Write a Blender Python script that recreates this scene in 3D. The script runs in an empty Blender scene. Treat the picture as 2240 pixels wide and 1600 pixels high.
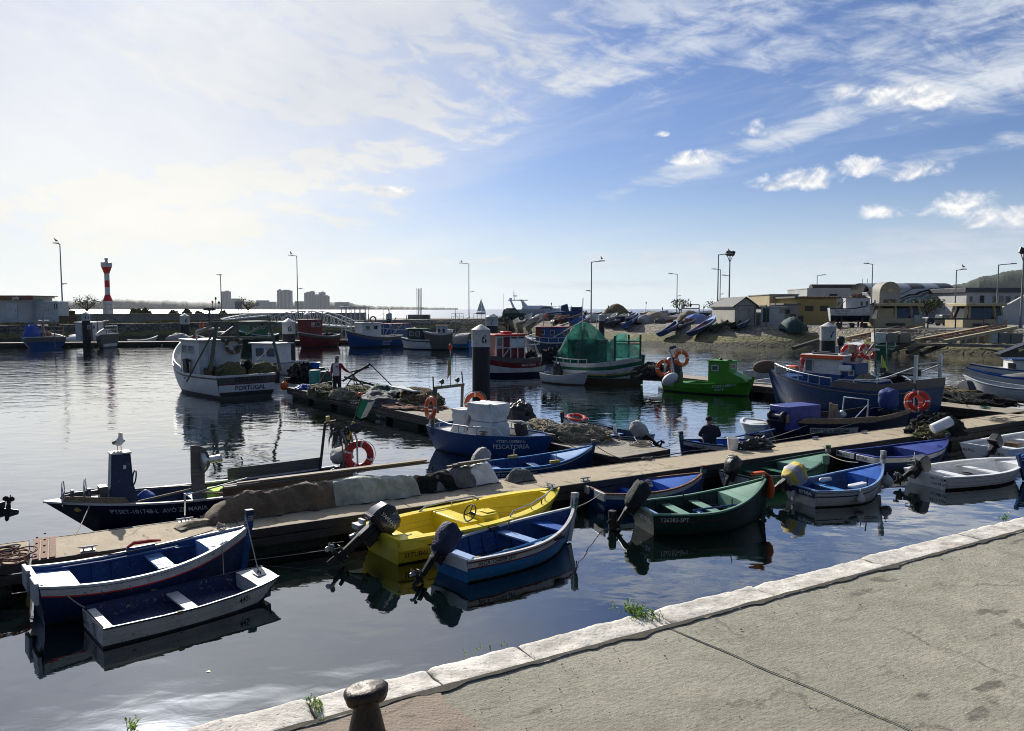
import bpy,bmesh,math,random
from mathutils import Vector,Matrix,noise
random.seed(7)
scene=bpy.context.scene
COL=scene.collection
PI=math.pi
R=math.radians
FPX,CX,CY,EYE=1682.0,1120.0,800.0,4.3
PITCH=math.atan(124/FPX)
cam_d=bpy.data.cameras.new("camera")
cam_d.sensor_width=36.0
cam_d.lens=36.0*FPX/2240.0
cam_d.clip_start=0.05
cam_d.clip_end=40000
cam=bpy.data.objects.new("camera",cam_d)
COL.objects.link(cam)
cam.location=(0,0,EYE)
cam.rotation_euler=(PI/2-PITCH,0,0)
scene.camera=cam
def ray(px,py):
 u,v=(px-CX)/FPX,(py-CY)/FPX
 return Vector((u,math.cos(PITCH)-v*math.sin(PITCH),-math.sin(PITCH)-v*math.cos(PITCH)))
def P(px,py,z=0.0):
 d=ray(px,py);t=(z-EYE)/d.z
 return Vector((d.x*t,d.y*t,z))
def PY(px,py,Y):
 d=ray(px,py);t=Y/d.y
 return Vector((d.x*t,Y,EYE+d.z*t))
class S:
 """a socket in a node tree with arithmetic"""
 def __init__(s,T,k):s.T,s.k=T,k
 def _m(s,op,*a,clamp=False):
  n=s.T.nodes.new('ShaderNodeMath');n.operation=op;n.use_clamp=clamp
  for i,v in enumerate((s,)+a):
   if isinstance(v,S):s.T.links.new(v.k,n.inputs[i])
   else:n.inputs[i].default_value=v
  return S(s.T,n.outputs[0])
 def __add__(s,o):return s._m('ADD',o)
 __radd__=__add__
 def __sub__(s,o):return s._m('SUBTRACT',o)
 def __rsub__(s,o):return(s*-1.0)+o
 def __mul__(s,o):return s._m('MULTIPLY',o)
 __rmul__=__mul__
 def __truediv__(s,o):return s._m('DIVIDE',o)
 def pw(s,o):return s._m('POWER',o)
 def mx(s,o):return s._m('MAXIMUM',o)
 def mn(s,o):return s._m('MINIMUM',o)
 def clamp(s):return s._m('ADD',0.0,clamp=True)
 def step(s,a,b):
  n=s.T.nodes.new('ShaderNodeMapRange');n.interpolation_type='SMOOTHSTEP';n.clamp=True
  s.T.links.new(s.k,n.inputs[0]);n.inputs[1].default_value=a;n.inputs[2].default_value=b
  n.inputs[3].default_value=0;n.inputs[4].default_value=1
  return S(s.T,n.outputs[0])
def cxyz(T,x,y,z):
 n=T.nodes.new('ShaderNodeCombineXYZ')
 for i,v in enumerate((x,y,z)):
  if isinstance(v,S):T.links.new(v.k,n.inputs[i])
  else:n.inputs[i].default_value=v
 return S(T,n.outputs[0])
def sxyz(T,v):
 n=T.nodes.new('ShaderNodeSeparateXYZ');T.links.new(v.k,n.inputs[0])
 return[S(T,o) for o in n.outputs]
def nz(T,vec,scale,detail=4,rough=.55,dist=0.0):
 n=T.nodes.new('ShaderNodeTexNoise')
 if vec is not None:T.links.new(vec.k,n.inputs['Vector'])
 n.inputs['Scale'].default_value=scale;n.inputs['Detail'].default_value=detail
 n.inputs['Roughness'].default_value=rough;n.inputs['Distortion'].default_value=dist
 return S(T,n.outputs['Fac'])
def mixc(T,f,a,b):
 n=T.nodes.new('ShaderNodeMix');n.data_type='RGBA'
 ins=[i for i in n.inputs if i.type=='RGBA']
 fi=[i for i in n.inputs if i.type=='VALUE'][0]
 if isinstance(f,S):T.links.new(f.k,fi)
 else:fi.default_value=f
 for v,i in((a,ins[0]),(b,ins[1])):
  if isinstance(v,S):T.links.new(v.k,i)
  else:i.default_value=(*v[:3],1)
 return S(T,[o for o in n.outputs if o.type=='RGBA'][0])
def tc(T,which='Object'):
 n=T.nodes.new('ShaderNodeTexCoord');return S(T,n.outputs[which])
SUN_EL,SUN_AZ=29.5,-26.0
sd=Vector((math.sin(R(SUN_AZ))*math.cos(R(SUN_EL)),math.cos(R(SUN_AZ))*math.cos(R(SUN_EL)),math.sin(R(SUN_EL))))
sun_l=bpy.data.lights.new("sun",'SUN');sun_l.energy=5.0;sun_l.angle=R(0.55);sun_l.color=(1,.95,.87)
sun_o=bpy.data.objects.new("sun",sun_l);COL.objects.link(sun_o)
sun_o.rotation_euler=sd.to_track_quat('Z','Y').to_euler();sun_o.location=sd*100
def build_world():
 w=bpy.data.worlds.new("World");scene.world=w;w.use_nodes=True
 T=w.node_tree;T.nodes.clear()
 sky=T.nodes.new('ShaderNodeTexSky');sky.sky_type='NISHITA';sky.sun_disc=False
 sky.sun_elevation=R(SUN_EL);sky.sun_rotation=R(SUN_AZ)
 sky.altitude=0;sky.air_density=1.0;sky.dust_density=0.6;sky.ozone_density=1.6
 g=tc(T,'Generated')
 x,y,z=sxyz(T,g)
 dot=(x*sd.x+y*sd.y+z*sd.z).mx(0.0)
 zc=z.mx(0.0)+0.10
 a=R(-40);ux,uy=math.sin(a),math.cos(a)
 px,py=x/zc,y/zc
 al=px*ux+py*uy
 ac=px*uy-py*ux
 wv=nz(T,cxyz(T,al*.6,ac*.6,0.0),1.0,3)
 st=nz(T,cxyz(T,al*.22,(ac+wv*.9)*1.0,3.3),1.5,9,.62,.4)
 big=nz(T,cxyz(T,al*.25,ac*.5,8.1),.9,3,.5)
 fine=nz(T,cxyz(T,al*.8,(ac+wv*.6)*2.2,1.7),3.2,9,.68,.6)
 az=x/(y.mx(0.02))
 azr=x._m('ARCTAN2',y);el=z._m('ARCSINE')
 veil=(dot.step(.82,.965)*.95+(azr*-1.0).step(-.05,.55)*.22+(big-.5)*.9+(st-.5)*.6).clamp()
 def patch(bx,by,rx,ry,slope=0.0):
  d=ray(bx,by).normalized();a0,e0=math.atan2(d.x,d.y),math.asin(d.z)
  q=azr-a0;e=(el-e0)+q*slope
  q=q/(rx/FPX*.92);e=e/(ry/FPX)
  return 1.0-(q*q+e*e)
 pf=None
 for bb in((900,45,330,75,.08),(1180,120,200,60,-.15),(1480,95,430,55,-.24),(1960,75,460,62,-.12),(2180,150,260,70,-.1),(1500,10,500,34,-.05),(830,417,90,14,.05),(1720,300,380,26,-.28),(2150,325,190,18,-.16),(500,390,640,46,-.22),(1500,560,640,26,-.06),(1950,560,420,44,-.10),(1300,622,330,12,0.0),(1000,575,330,12,0.0),(640,165,420,90,.12),(380,500,500,40,-.1),(2120,520,320,40,-.12)):
  v=patch(*bb);pf=v if pf is None else pf.mx(v)
 pn=nz(T,cxyz(T,azr*1.6-el*1.0,el*5.0+azr*1.2,1.0),7.5,9,.62,.5)
 streaks=(pf.mx(-2.0)*.62+(pn-.47)*3.6+(fine-.5)*1.2).step(-.05,1.25)
 hi=z.step(.10,.34)
 band=hi*((st-.46)*3.4+(fine-.5)*2.4).clamp()*.55
 cov=(veil*.84+streaks*.84+band*.8*(1.0-dot.step(.86,.95)*.8)+z.step(.42,.6)*((st-.38)*3.0).clamp()*.9).clamp()
 glow=dot.pw(6.0)*.08+dot.pw(30.0)*.08+dot.pw(700.0)*5.0+z.step(.42,.50)*dot.pw(7.0)*2.3
 nish=S(T,sky.outputs[0])
 vm=T.nodes.new('ShaderNodeVectorMath');vm.operation='MULTIPLY';T.links.new(nish.k,vm.inputs[0]);vm.inputs[1].default_value=(.041,.049,.069)
 base=S(T,vm.outputs[0])
 warm=dot.step(.76,.95)
 front=y.step(-.55,.45)*.78+.22
 hz=(1.0-z.step(-.03,.20)).pw(1.4)*.86
 base=mixc(T,hz*front,base,mixc(T,warm,(.61,.70,.76),(.60,.63,.635)))
 tx=((st-.5)*1.0+(pn-.5)*.7+(big-.5)*1.5+.58).clamp()
 c1=mixc(T,tx,(.31,.37,.50),(.62,.65,.69));c2=mixc(T,tx,(.345,.39,.49),(.62,.625,.625))
 cl=mixc(T,warm,c1,c2)
 low_glow=((azr+.47)*(azr+.47)*-6.0-(el-.12)*(el-.12)*48.0)._m('EXPONENT')
 cl=mixc(T,low_glow*.8,cl,(.74,.715,.64))
 lum=(1.0+glow)*front
 vs=T.nodes.new('ShaderNodeVectorMath');vs.operation='SCALE';T.links.new(cl.k,vs.inputs[0]);T.links.new(lum.k,vs.inputs['Scale'])
 out=mixc(T,cov*.95,base,S(T,vs.outputs[0]))
 cn=nz(T,cxyz(T,azr*1.0,el*1.25,2.0),30,7,.58,.3)
 cn2=nz(T,cxyz(T,azr*1.0,el*1.25,5.0),9,3,.5)
 fld=None
 blobs=[(1690,405,75,22),(1770,398,90,36),(1900,372,85,28),(2000,378,70,32),(1645,285,55,28),(1985,212,110,30),(2040,222,50,34),(1855,205,34,24),(1515,352,80,24),(2110,462,90,42),(1925,470,70,24),(2215,480,110,34),(2350,470,110,40),(840,417,75,11),(1445,296,22,10)]
 for bx,by,rx,ry in blobs:
  d=ray(bx,by).normalized()
  a0,e0=math.atan2(d.x,d.y),math.asin(d.z)
  q=(azr-a0)/(rx/FPX*.92);e=(el-e0)/(ry/FPX)
  e=e.mx(e*-1.9)
  f=1.0-(q*q+e*e)
  fld=f if fld is None else fld.mx(f)
 dens=(fld.mx(-3.0)*.85+(cn-.5)*3.4+(cn2-.5)*.8).step(.05,1.15)
 cn3=nz(T,cxyz(T,azr*1.0,el*1.25-.006,2.0),30,7,.58,.3)
 shade=((cn-cn3)*3.5+(cn-.5)*.8+.62).clamp()
 cc=mixc(T,shade,(.38,.43,.52),(.80,.79,.77))
 out=mixc(T,dens*.95,out,cc)
 below=z.step(-.03,.0)
 out=mixc(T,below,(.06,.07,.075),out)
 bg=T.nodes.new('ShaderNodeBackground');T.links.new(out.k,bg.inputs[0]);bg.inputs[1].default_value=1.0
 o=T.nodes.new('ShaderNodeOutputWorld');T.links.new(bg.outputs[0],o.inputs[0])
build_world()
scene.view_settings.view_transform='Standard'
scene.view_settings.look='None'
scene.view_settings.exposure=0.40
scene.view_settings.gamma=1.0
cy=scene.cycles
cy.use_denoising=True;cy.filter_width=1.0
cy.max_bounces=6;cy.diffuse_bounces=2;cy.glossy_bounces=3;cy.transmission_bounces=3;cy.transparent_max_bounces=8
cy.caustics_reflective=False;cy.caustics_refractive=False
cy.sample_clamp_indirect=4.0
cy.volume_bounces=0
MATS={}
def new_mat(name):
 m=bpy.data.materials.new(name);m.use_nodes=True
 T=m.node_tree;b=T.nodes['Principled BSDF']
 return m,T,b
def inp(T,b,key,v):
 if isinstance(v,S):T.links.new(v.k,b.inputs[key])
 elif isinstance(v,(tuple,list)):b.inputs[key].default_value=(*v[:3],1)
 else:b.inputs[key].default_value=v
def bump(T,b,h,dist=.01,strength=1.0):
 n=T.nodes.new('ShaderNodeBump');n.inputs['Distance'].default_value=dist;n.inputs['Strength'].default_value=strength
 T.links.new(h.k,n.inputs['Height']);T.links.new(n.outputs[0],b.inputs['Normal'])
def paint(name,rgb,rough=.45,wear=.35,under=(.16,.14,.11),scale=1.0,metal=0.0):
 """brushed paint: uneven tone, grime streaks, chips showing what is underneath"""
 m,T,b=new_mat(name)
 c=tc(T)
 n1=nz(T,c,2.3*scale,5,.6);n2=nz(T,c,14*scale,5,.65);n3=nz(T,c,46*scale,3,.6)
 cx,cyy,cz=sxyz(T,c)
 streak=nz(T,cxyz(T,cx*9.0,cyy*9.0,cz*1.2),1.6*scale,4,.6)
 dark=tuple(v*(.86-.22*wear) for v in rgb);lite=tuple(min(1,v*1.18+.012) for v in rgb)
 col=mixc(T,n1.step(.3,.7),dark,rgb)
 col=mixc(T,n2.step(.45,.75)*.4,col,lite)
 col=mixc(T,streak.step(.56,.78)*wear*.8,col,tuple(v*.35+.02 for v in rgb))
 if wear>=.2:
  seam=(cz*8.5+n1*.25)._m('FRACT');seam=seam.step(.0,.035)*(1.0-seam.step(.05,.09))
  col=mixc(T,seam*.55,col,tuple(v*.35 for v in rgb))
  scuff=nz(T,cxyz(T,cx*2.0,cyy*2.0,cz*14.0),2.5*scale,5,.7)
  col=mixc(T,scuff.step(.60,.72)*wear*.8,col,tuple(v*.6+.06 for v in rgb))
 chip=(n2*.6+n3*.4).step(.62-.05*wear,.65-.05*wear)*min(1,wear*2)
 col=mixc(T,chip,col,under)
 b.inputs['Specular IOR Level'].default_value=.32;inp(T,b,'Base Color',col);inp(T,b,'Roughness',n2*.25+(rough-.1));b.inputs['Metallic'].default_value=metal
 bump(T,b,n3*.5+n2-chip*.4,.004,.5)
 MATS[name]=m;return m
def plain(name,rgb,rough=.6,metal=0.0,var=.25,scale=6.0,bmp=.0,coat=0.0):
 m,T,b=new_mat(name)
 c=tc(T);n=nz(T,c,scale,6,.62);n2=nz(T,c,scale*6,3,.6)
 col=mixc(T,(n*.7+n2*.3).step(.3,.7),tuple(v*(1-var) for v in rgb),tuple(min(1,v*(1+var*.6)) for v in rgb))
 inp(T,b,'Base Color',col);inp(T,b,'Roughness',rough);b.inputs['Metallic'].default_value=metal
 b.inputs['Coat Weight'].default_value=coat
 if bmp:bump(T,b,n*.6+n2*.4,bmp,.8)
 MATS[name]=m;return m
def netting(name,rgb,rgb2,scale=30,bmp=.03):
 m,T,b=new_mat(name)
 c=tc(T);n=nz(T,c,scale,5,.7,1.5);n2=nz(T,c,scale*.12,4,.6)
 col=mixc(T,n.step(.4,.62),tuple(v*.25 for v in rgb),rgb)
 col=mixc(T,n2.step(.45,.6),col,mixc(T,n.step(.4,.62),tuple(v*.25 for v in rgb2),rgb2))
 inp(T,b,'Base Color',col);inp(T,b,'Roughness',.95);b.inputs['Specular IOR Level'].default_value=.1
 bump(T,b,n,bmp,1.0)
 MATS[name]=m;return m
def wood(name,rgb,rough=.75,sc=1.0):
 m,T,b=new_mat(name)
 c=tc(T);x,y,z=sxyz(T,c)
 g=nz(T,cxyz(T,x*1.5,y*14.0,z*14.0),2.2*sc,6,.65,.6);n=nz(T,c,3*sc,4)
 col=mixc(T,g.step(.3,.7),tuple(v*.45 for v in rgb),rgb)
 col=mixc(T,n.step(.5,.75)*.6,col,tuple(v*.6+.03 for v in rgb))
 inp(T,b,'Base Color',col);inp(T,b,'Roughness',rough);bump(T,b,g,.006,.7)
 MATS[name]=m;return m
def M(n):return MATS[n]
paint('white',(.60,.60,.58),.4,.45,(.25,.22,.17));paint('oldwhite',(.60,.59,.55),.55,.75,(.12,.11,.09))
paint('cleanwhite',(.80,.80,.78),.3,.08);paint('greywhite',(.50,.52,.52),.45,.4)
paint('navy',(.007,.024,.072),.4,.5,(.10,.10,.11));paint('darknavy',(.007,.013,.040),.35,.3,(.06,.06,.06))
paint('blue',(.009,.058,.20),.42,.45,(.14,.16,.18));paint('bright_blue',(.014,.092,.40),.42,.35,(.2,.22,.25))
paint('sky_blue',(.030,.19,.44),.42,.5,(.25,.25,.25));paint('pale_blue',(.22,.36,.62),.45,.5,(.3,.3,.3));paint('slate_blue',(.006,.042,.125),.55,.45)
paint('violet_blue',(.035,.060,.27),.4,.3);paint('inner_blue',(.010,.055,.19),.5,.6,(.16,.15,.13));paint('weathered_blue',(.016,.03,.10),.6,1.0,(.20,.18,.14))
paint('red',(.34,.018,.016),.4,.3);paint('dark_red',(.16,.012,.014),.45,.4);paint('bright_red',(.60,.03,.018),.4,.2);paint('orange',(.68,.11,.025),.4,.25)
paint('yellow',(.78,.62,.035),.32,.14,(.45,.36,.06));paint('dull_yellow',(.55,.42,.10),.5,.4);paint('dark_green',(.007,.034,.022),.42,.55,(.10,.10,.08));paint('pale_green',(.16,.30,.22),.5,.6,(.1,.16,.12))
paint('green',(.015,.12,.055),.4,.35);paint('vivid_green',(.055,.25,.012),.4,.22,(.10,.2,.03));paint('teal',(.06,.30,.25),.5,.4)
paint('rusty',(.20,.085,.05),.8,.9,(.45,.40,.36),1.6);paint('cream',(.44,.36,.21),.7,.3,(.3,.25,.16),.35);paint('pale_wall',(.36,.345,.30),.8,.35,(.3,.28,.24),.3)
paint('ochre_wall',(.44,.32,.12),.8,.35,(.3,.22,.1),.3);paint('grey_wall',(.30,.29,.25),.8,.45,(.2,.19,.17),.3);paint('white_wall',(.46,.46,.44),.8,.25,(.4,.4,.38),.25)
plain('black',(.012,.012,.013),.45);plain('rubber',(.018,.018,.018),.8);plain('gloss_black',(.012,.016,.02),.22,0,.2,8,0,.6);plain('charcoal',(.035,.038,.045),.5)
plain('letter_black',(.015,.015,.018),.6);plain('letter_white',(.62,.62,.60),.6,0,.35,20);plain('letter_blue',(.01,.025,.11),.6)
plain('steel',(.45,.46,.47),.3,.9,.3);plain('galvanised',(.38,.40,.41),.42,.75,.35);plain('dark_steel',(.07,.075,.08),.5,.5,.4);plain('iron',(.030,.022,.017),.42,.55,.6,14,.012)
plain('boot',(.012,.011,.012),.6,0,.4);plain('weed',(.012,.022,.010),.8,0,.6,12,.02)
plain('mast_grey',(.20,.21,.215),.5,.3);plain('lens_glass',(.03,.035,.04),.08,0,.1,3,0,.5);plain('dark_glass',(.018,.022,.026),.06,0,.1);plain('pane_glass',(.10,.125,.14),.08,0,.2)
plain('tyre',(.014,.014,.015),.85);plain('plastic_white',(.68,.69,.68),.4,0,.15);plain('plastic_grey',(.33,.34,.35),.5);plain('bucket_white',(.72,.71,.66),.45,0,.12)
plain('cover_navy',(.008,.018,.055),.75,0,.35,5,.06);plain('cover_grey',(.36,.35,.32),.85,0,.35,4,.06);plain('cover_dark',(.012,.017,.017),.85,0,.4,5,.05);plain('cover_black',(.011,.011,.013),.38,0,.5,7,.03)
plain('cover_blue',(.012,.04,.17),.75,0,.3,5,.02);plain('cover_red',(.22,.012,.03),.75,0,.3,5,.02);plain('cover_yellow',(.62,.47,.09),.8,0,.25,8,.02);plain('cover_stripe',(.36,.36,.37),.8,0,.2,8,.02);plain('tarp_white',(.62,.63,.62),.6,0,.18,3,.02)
plain('tarp_brown',(.135,.10,.062),.92,0,.45,3,.05);plain('tarp_sage',(.32,.34,.27),.6,0,.4,2.5,.035);plain('tarp_grey',(.12,.12,.115),.85,0,.4,5,.02);plain('tarp_tan',(.25,.21,.14),.9,0,.35,4,.02);plain('tarp_green',(.012,.05,.045),.8,0,.4,4,.03);plain('tarp_blue',(.02,.07,.32),.6,0,.35,4,.02);plain('tarp_lilac',(.03,.045,.24),.5,0,.5,6,.012)
plain('rope',(.34,.31,.25),.9,0,.4,40,.004);plain('green_rope',(.10,.20,.15),.9,0,.4,40,.004);plain('dark_rope',(.06,.06,.055),.9,0,.4,40)
plain('skin',(.26,.14,.09),.6,0,.2);plain('hair',(.22,.21,.20),.9,0,.3,30);plain('dark_hair',(.012,.01,.009),.8,0,.3,30);plain('shirt_grey',(.55,.54,.51),.9,0,.2);plain('shirt_red',(.24,.02,.025),.9,0,.3);plain('cloth_dark',(.016,.017,.021),.9,0,.3);plain('cloth_olive',(.07,.065,.05),.9,0,.3)
plain('feather_white',(.78,.78,.76),.8,0,.1);plain('feather_dark',(.02,.02,.022),.8,0,.3);plain('beak',(.6,.33,.04),.5);plain('flag_green',(.02,.22,.10),.9);plain('flag_red',(.55,.03,.03),.9);plain('flag_lime',(.50,.75,.08),.9,0,.1);plain('flag_pale',(.6,.58,.5),.9)
netting('net_tan',(.42,.36,.24),(.30,.31,.22));netting('net_green',(.07,.16,.12),(.03,.07,.06));netting('net_dark',(.045,.045,.042),(.02,.03,.03));netting('net_brown',(.22,.15,.08),(.16,.15,.07));netting('net_pink',(.42,.24,.18),(.20,.16,.11));netting('net_olive',(.20,.19,.09),(.10,.14,.08))
wood('plank_grey',(.17,.155,.13));wood('plank_brown',(.15,.095,.05));wood('plank_dark',(.042,.036,.030));wood('plank_tan',(.30,.22,.13));wood('board_grey',(.135,.125,.105));wood('deck_tan',(.24,.145,.09));wood('pile_black',(.013,.013,.015),.7,.5);wood('timber_green',(.13,.135,.09))
plain('bark',(.06,.045,.032),.95,0,.5,12,.02)
class MB:
 def __init__(s):s.v,s.f,s.m,s.T,s.mi=[],[],[],Matrix.Identity(4),0
 def add(s,vs,fs,mi=None):
  o=len(s.v);s.v+=[tuple(s.T@Vector(p)) for p in vs]
  s.f+=[tuple(i+o for i in f) for f in fs]
  if isinstance(mi,(list,tuple)):s.m+=list(mi)
  else:s.m+=[s.mi if mi is None else mi]*len(fs)
  return s
 def box(s,c,d,rz=0,mi=None,taper=1.0,ry=0):
  x,y,z=d[0]/2,d[1]/2,d[2]/2;t=taper
  vs=[(-x,-y,-z),(x,-y,-z),(x,y,-z),(-x,y,-z),(-x*t,-y*t,z),(x*t,-y*t,z),(x*t,y*t,z),(-x*t,y*t,z)]
  m=Matrix.Translation(c)@Matrix.Rotation(rz,4,'Z')@Matrix.Rotation(ry,4,'Y')
  return s.add([m@Vector(p) for p in vs],[(3,2,1,0),(4,5,6,7),(0,1,5,4),(1,2,6,5),(2,3,7,6),(3,0,4,7)],mi)
 def beam(s,p,q,w,h,mi=None):
  p,q=Vector(p),Vector(q);d=q-p;L=d.length
  X=d.normalized();Z=Vector((0,0,1));Yv=Z.cross(X)
  if Yv.length<1e-3:Yv=Vector((0,1,0))
  Yv.normalize();Zv=X.cross(Yv)
  vs=[p+X*a*L+Yv*b*w/2+Zv*c*h/2 for a in(0,1) for b,c in((-1,-1),(1,-1),(1,1),(-1,1))]
  return s.add(vs,[(3,2,1,0),(4,5,6,7),(0,1,5,4),(1,2,6,5),(2,3,7,6),(3,0,4,7)],mi)
 def tube(s,pts,r,n=8,mi=None,closed=False,flat=1.0):
  pts=[Vector(p) for p in pts];k=len(pts)
  rs=r if isinstance(r,(list,tuple)) else[r]*k
  vs,fs=[],[]
  prev=None
  for i,p in enumerate(pts):
   if closed:d=pts[(i+1)%k]-pts[i-1]
   else:d=pts[min(i+1,k-1)]-pts[max(i-1,0)]
   if d.length<1e-9:d=Vector((0,0,1))
   d.normalize()
   if prev is None:
    a=Vector((0,0,1)) if abs(d.z)<.9 else Vector((1,0,0))
    u=d.cross(a).normalized()
   else:
    u=prev-d*prev.dot(d)
    u=u.normalized() if u.length>1e-6 else d.orthogonal().normalized()
   prev=u;w=d.cross(u)
   for j in range(n):
    t=2*PI*j/n
    vs.append(p+(u*math.cos(t)+w*math.sin(t)*flat)*rs[i])
  for i in range(k if closed else k-1):
   a,b=i*n,((i+1)%k)*n
   for j in range(n):
    fs.append((a+j,a+(j+1)%n,b+(j+1)%n,b+j))
  if not closed:
   fs.append(tuple(range(n-1,-1,-1)));fs.append(tuple((k-1)*n+j for j in range(n)))
  return s.add(vs,fs,mi)
 def lathe(s,prof,n=20,c=(0,0,0),axis='Z',mi=None,mis=None):
  """prof: (radius, height) pairs"""
  vs,fs,ms=[],[],[]
  for r,h in prof:
   for j in range(n):
    t=2*PI*j/n;a,b=r*math.cos(t),r*math.sin(t)
    vs.append({'Z':(a,b,h),'X':(h,a,b),'Y':(b,h,a)}[axis])
  vs=[Vector(v)+Vector(c) for v in vs]
  for i in range(len(prof)-1):
   for j in range(n):
    fs.append((i*n+j,i*n+(j+1)%n,(i+1)*n+(j+1)%n,(i+1)*n+j));ms.append((mis[i] if mis else(mi if mi is not None else s.mi)))
  fs.append(tuple(range(n-1,-1,-1)));ms.append(mis[0] if mis else(mi if mi is not None else s.mi))
  k=len(prof)-1
  fs.append(tuple(k*n+j for j in range(n)));ms.append(mis[-1] if mis else(mi if mi is not None else s.mi))
  return s.add(vs,fs,ms)
 def prism(s,poly,t,mat=None,mi=None):
  """poly in local XY, extruded along local Z by t; mat places it"""
  mat=mat or Matrix.Identity(4);n=len(poly)
  vs=[mat@Vector((x,y,0)) for x,y in poly]+[mat@Vector((x,y,t)) for x,y in poly]
  fs=[tuple(range(n-1,-1,-1)),tuple(range(n,2*n))]+[(i,(i+1)%n,n+(i+1)%n,n+i) for i in range(n)]
  return s.add(vs,fs,mi)
 def grid(s,fn,nu,nv,mi=None,wrap=False):
  vs=[fn(i/nu,j/nv) for i in range(nu+1) for j in range(nv+1)]
  w=nv+1
  fs=[(i*w+j,(i+1)*w+j,(i+1)*w+j+1,i*w+j+1) for i in range(nu) for j in range(nv)]
  if callable(mi):
   mi=[mi((i+.5)/nu,(j+.5)/nv) for i in range(nu) for j in range(nv)]
  return s.add(vs,fs,mi)
 def ball(s,c,r,n=14,m=9,mi=None,disp=0,seed=0,fr=2.0):
  r=r if isinstance(r,(tuple,list)) else(r,r,r);c=Vector(c)
  def fn(u,v):
   t,p=2*PI*u,PI*v
   d=Vector((math.cos(t)*math.sin(p),math.sin(t)*math.sin(p),-math.cos(p)))
   k=1+(disp*noise.fractal(d*fr+Vector((seed*7.3,seed*1.7,0)),1.0,2.0,4) if disp else 0)
   return c+Vector((d.x*r[0],d.y*r[1],d.z*r[2]))*k
  return s.grid(fn,n,m,mi)
 def torus(s,c,Rr,r,n=32,k=10,axis=None,mi=None,flat=1.0):
  """axis: matrix placing the ring (ring lies in local XY)"""
  mt=axis or Matrix.Identity(4)
  vs,fs,ms=[],[],[]
  for i in range(n):
   a=2*PI*i/n
   for j in range(k):
    b=2*PI*j/k
    vs.append(Vector(c)+mt@Vector(((Rr+r*math.cos(b))*math.cos(a),(Rr+r*math.cos(b))*math.sin(a),r*math.sin(b)*flat)))
  for i in range(n):
   for j in range(k):
    fs.append((i*k+j,((i+1)%n)*k+j,((i+1)%n)*k+(j+1)%k,i*k+(j+1)%k))
    ms.append(mi(i/n) if callable(mi) else(mi if mi is not None else s.mi))
  return s.add(vs,fs,ms)
 def build(s,name,mats,parent=None,ang=35,bevel=0,solid=0,fix=True):
  me=bpy.data.meshes.new(name);me.from_pydata(s.v,[],s.f)
  mats=mats if isinstance(mats,(list,tuple)) else[mats]
  for m in mats:me.materials.append(M(m) if isinstance(m,str) else m)
  if len(mats)>1:
   me.polygons.foreach_set('material_index',s.m)
  if fix:
   bm=bmesh.new();bm.from_mesh(me)
   bmesh.ops.remove_doubles(bm,verts=bm.verts,dist=1e-5)
   bmesh.ops.recalc_face_normals(bm,faces=bm.faces)
   bm.to_mesh(me);bm.free()
  me.polygons.foreach_set('use_smooth',[True]*len(me.polygons))
  me.set_sharp_from_angle(angle=R(ang))
  me.update()
  o=bpy.data.objects.new(name,me);COL.objects.link(o)
  if parent:o.parent=parent
  if bevel:
   b=o.modifiers.new('bevel','BEVEL');b.width=bevel;b.segments=2;b.limit_method='ANGLE';b.angle_limit=R(40)
  if solid:
   b=o.modifiers.new('solid','SOLIDIFY');b.thickness=solid
  return o
def tag(o,label,cat,group=None):
 o['label']=label;o['category']=cat
 if group:o['group']=group
 return o
def thing(name,label,cat,loc=(0,0,0),rz=0,group=None,rx=0,ry=0):
 o=bpy.data.objects.new(name,None);COL.objects.link(o);o.empty_display_size=.2
 o.location=loc;o.rotation_euler=(rx,ry,rz);return tag(o,label,cat,group)
def struct(o):o['kind']='structure';return o
def stuff(o):o['kind']='stuff';return o
def kids(o):return[c for c in bpy.data.objects if c.parent==o]
def copy_tree(o,parent=None,label=None):
 c=o.copy();COL.objects.link(c)
 if parent:c.parent=parent
 if label:c['label']=label
 for k in kids(o):copy_tree(k,c)
 return c
_txt={}
def text_geo(s,bold=0.0):
 k=(s,bold)
 if k not in _txt:
  cu=bpy.data.curves.new('t','FONT');cu.body=s;cu.align_x='LEFT';cu.resolution_u=2;cu.offset=bold
  o=bpy.data.objects.new('t',cu);COL.objects.link(o)
  me=bpy.data.meshes.new_from_object(o.evaluated_get(bpy.context.evaluated_depsgraph_get()))
  _txt[k]=([v.co.copy() for v in me.vertices],[tuple(p.vertices) for p in me.polygons])
  bpy.data.objects.remove(o);bpy.data.curves.remove(cu);bpy.data.meshes.remove(me)
 return _txt[k]
def text_mb(s,fn,size,bold=.01,stretch=1.0):
 """fn(x, z) -> point for text coordinates in metres"""
 mb=MB();vs,fs=text_geo(s,bold)
 mb.add([fn(v.x*size*stretch,v.y*size) for v in vs],fs);return mb
def text_w(s,size,bold=.01,stretch=1.0):
 vs,_=text_geo(s,bold);return max(v.x for v in vs)*size*stretch
def rope(name,pts,r,mat,label=None,cat='rope',sag=0,parent=None,n=6,group=None):
 pts=[Vector(p) for p in pts]
 if len(pts)==2:
  a,b=pts;pts=[a.lerp(b,i/12)-Vector((0,0,sag*4*(i/12)*(1-i/12))) for i in range(13)]
 o=MB().tube(pts,r,n).build(name,mat,parent)
 if label:tag(o,label,cat,group)
 return o
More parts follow.
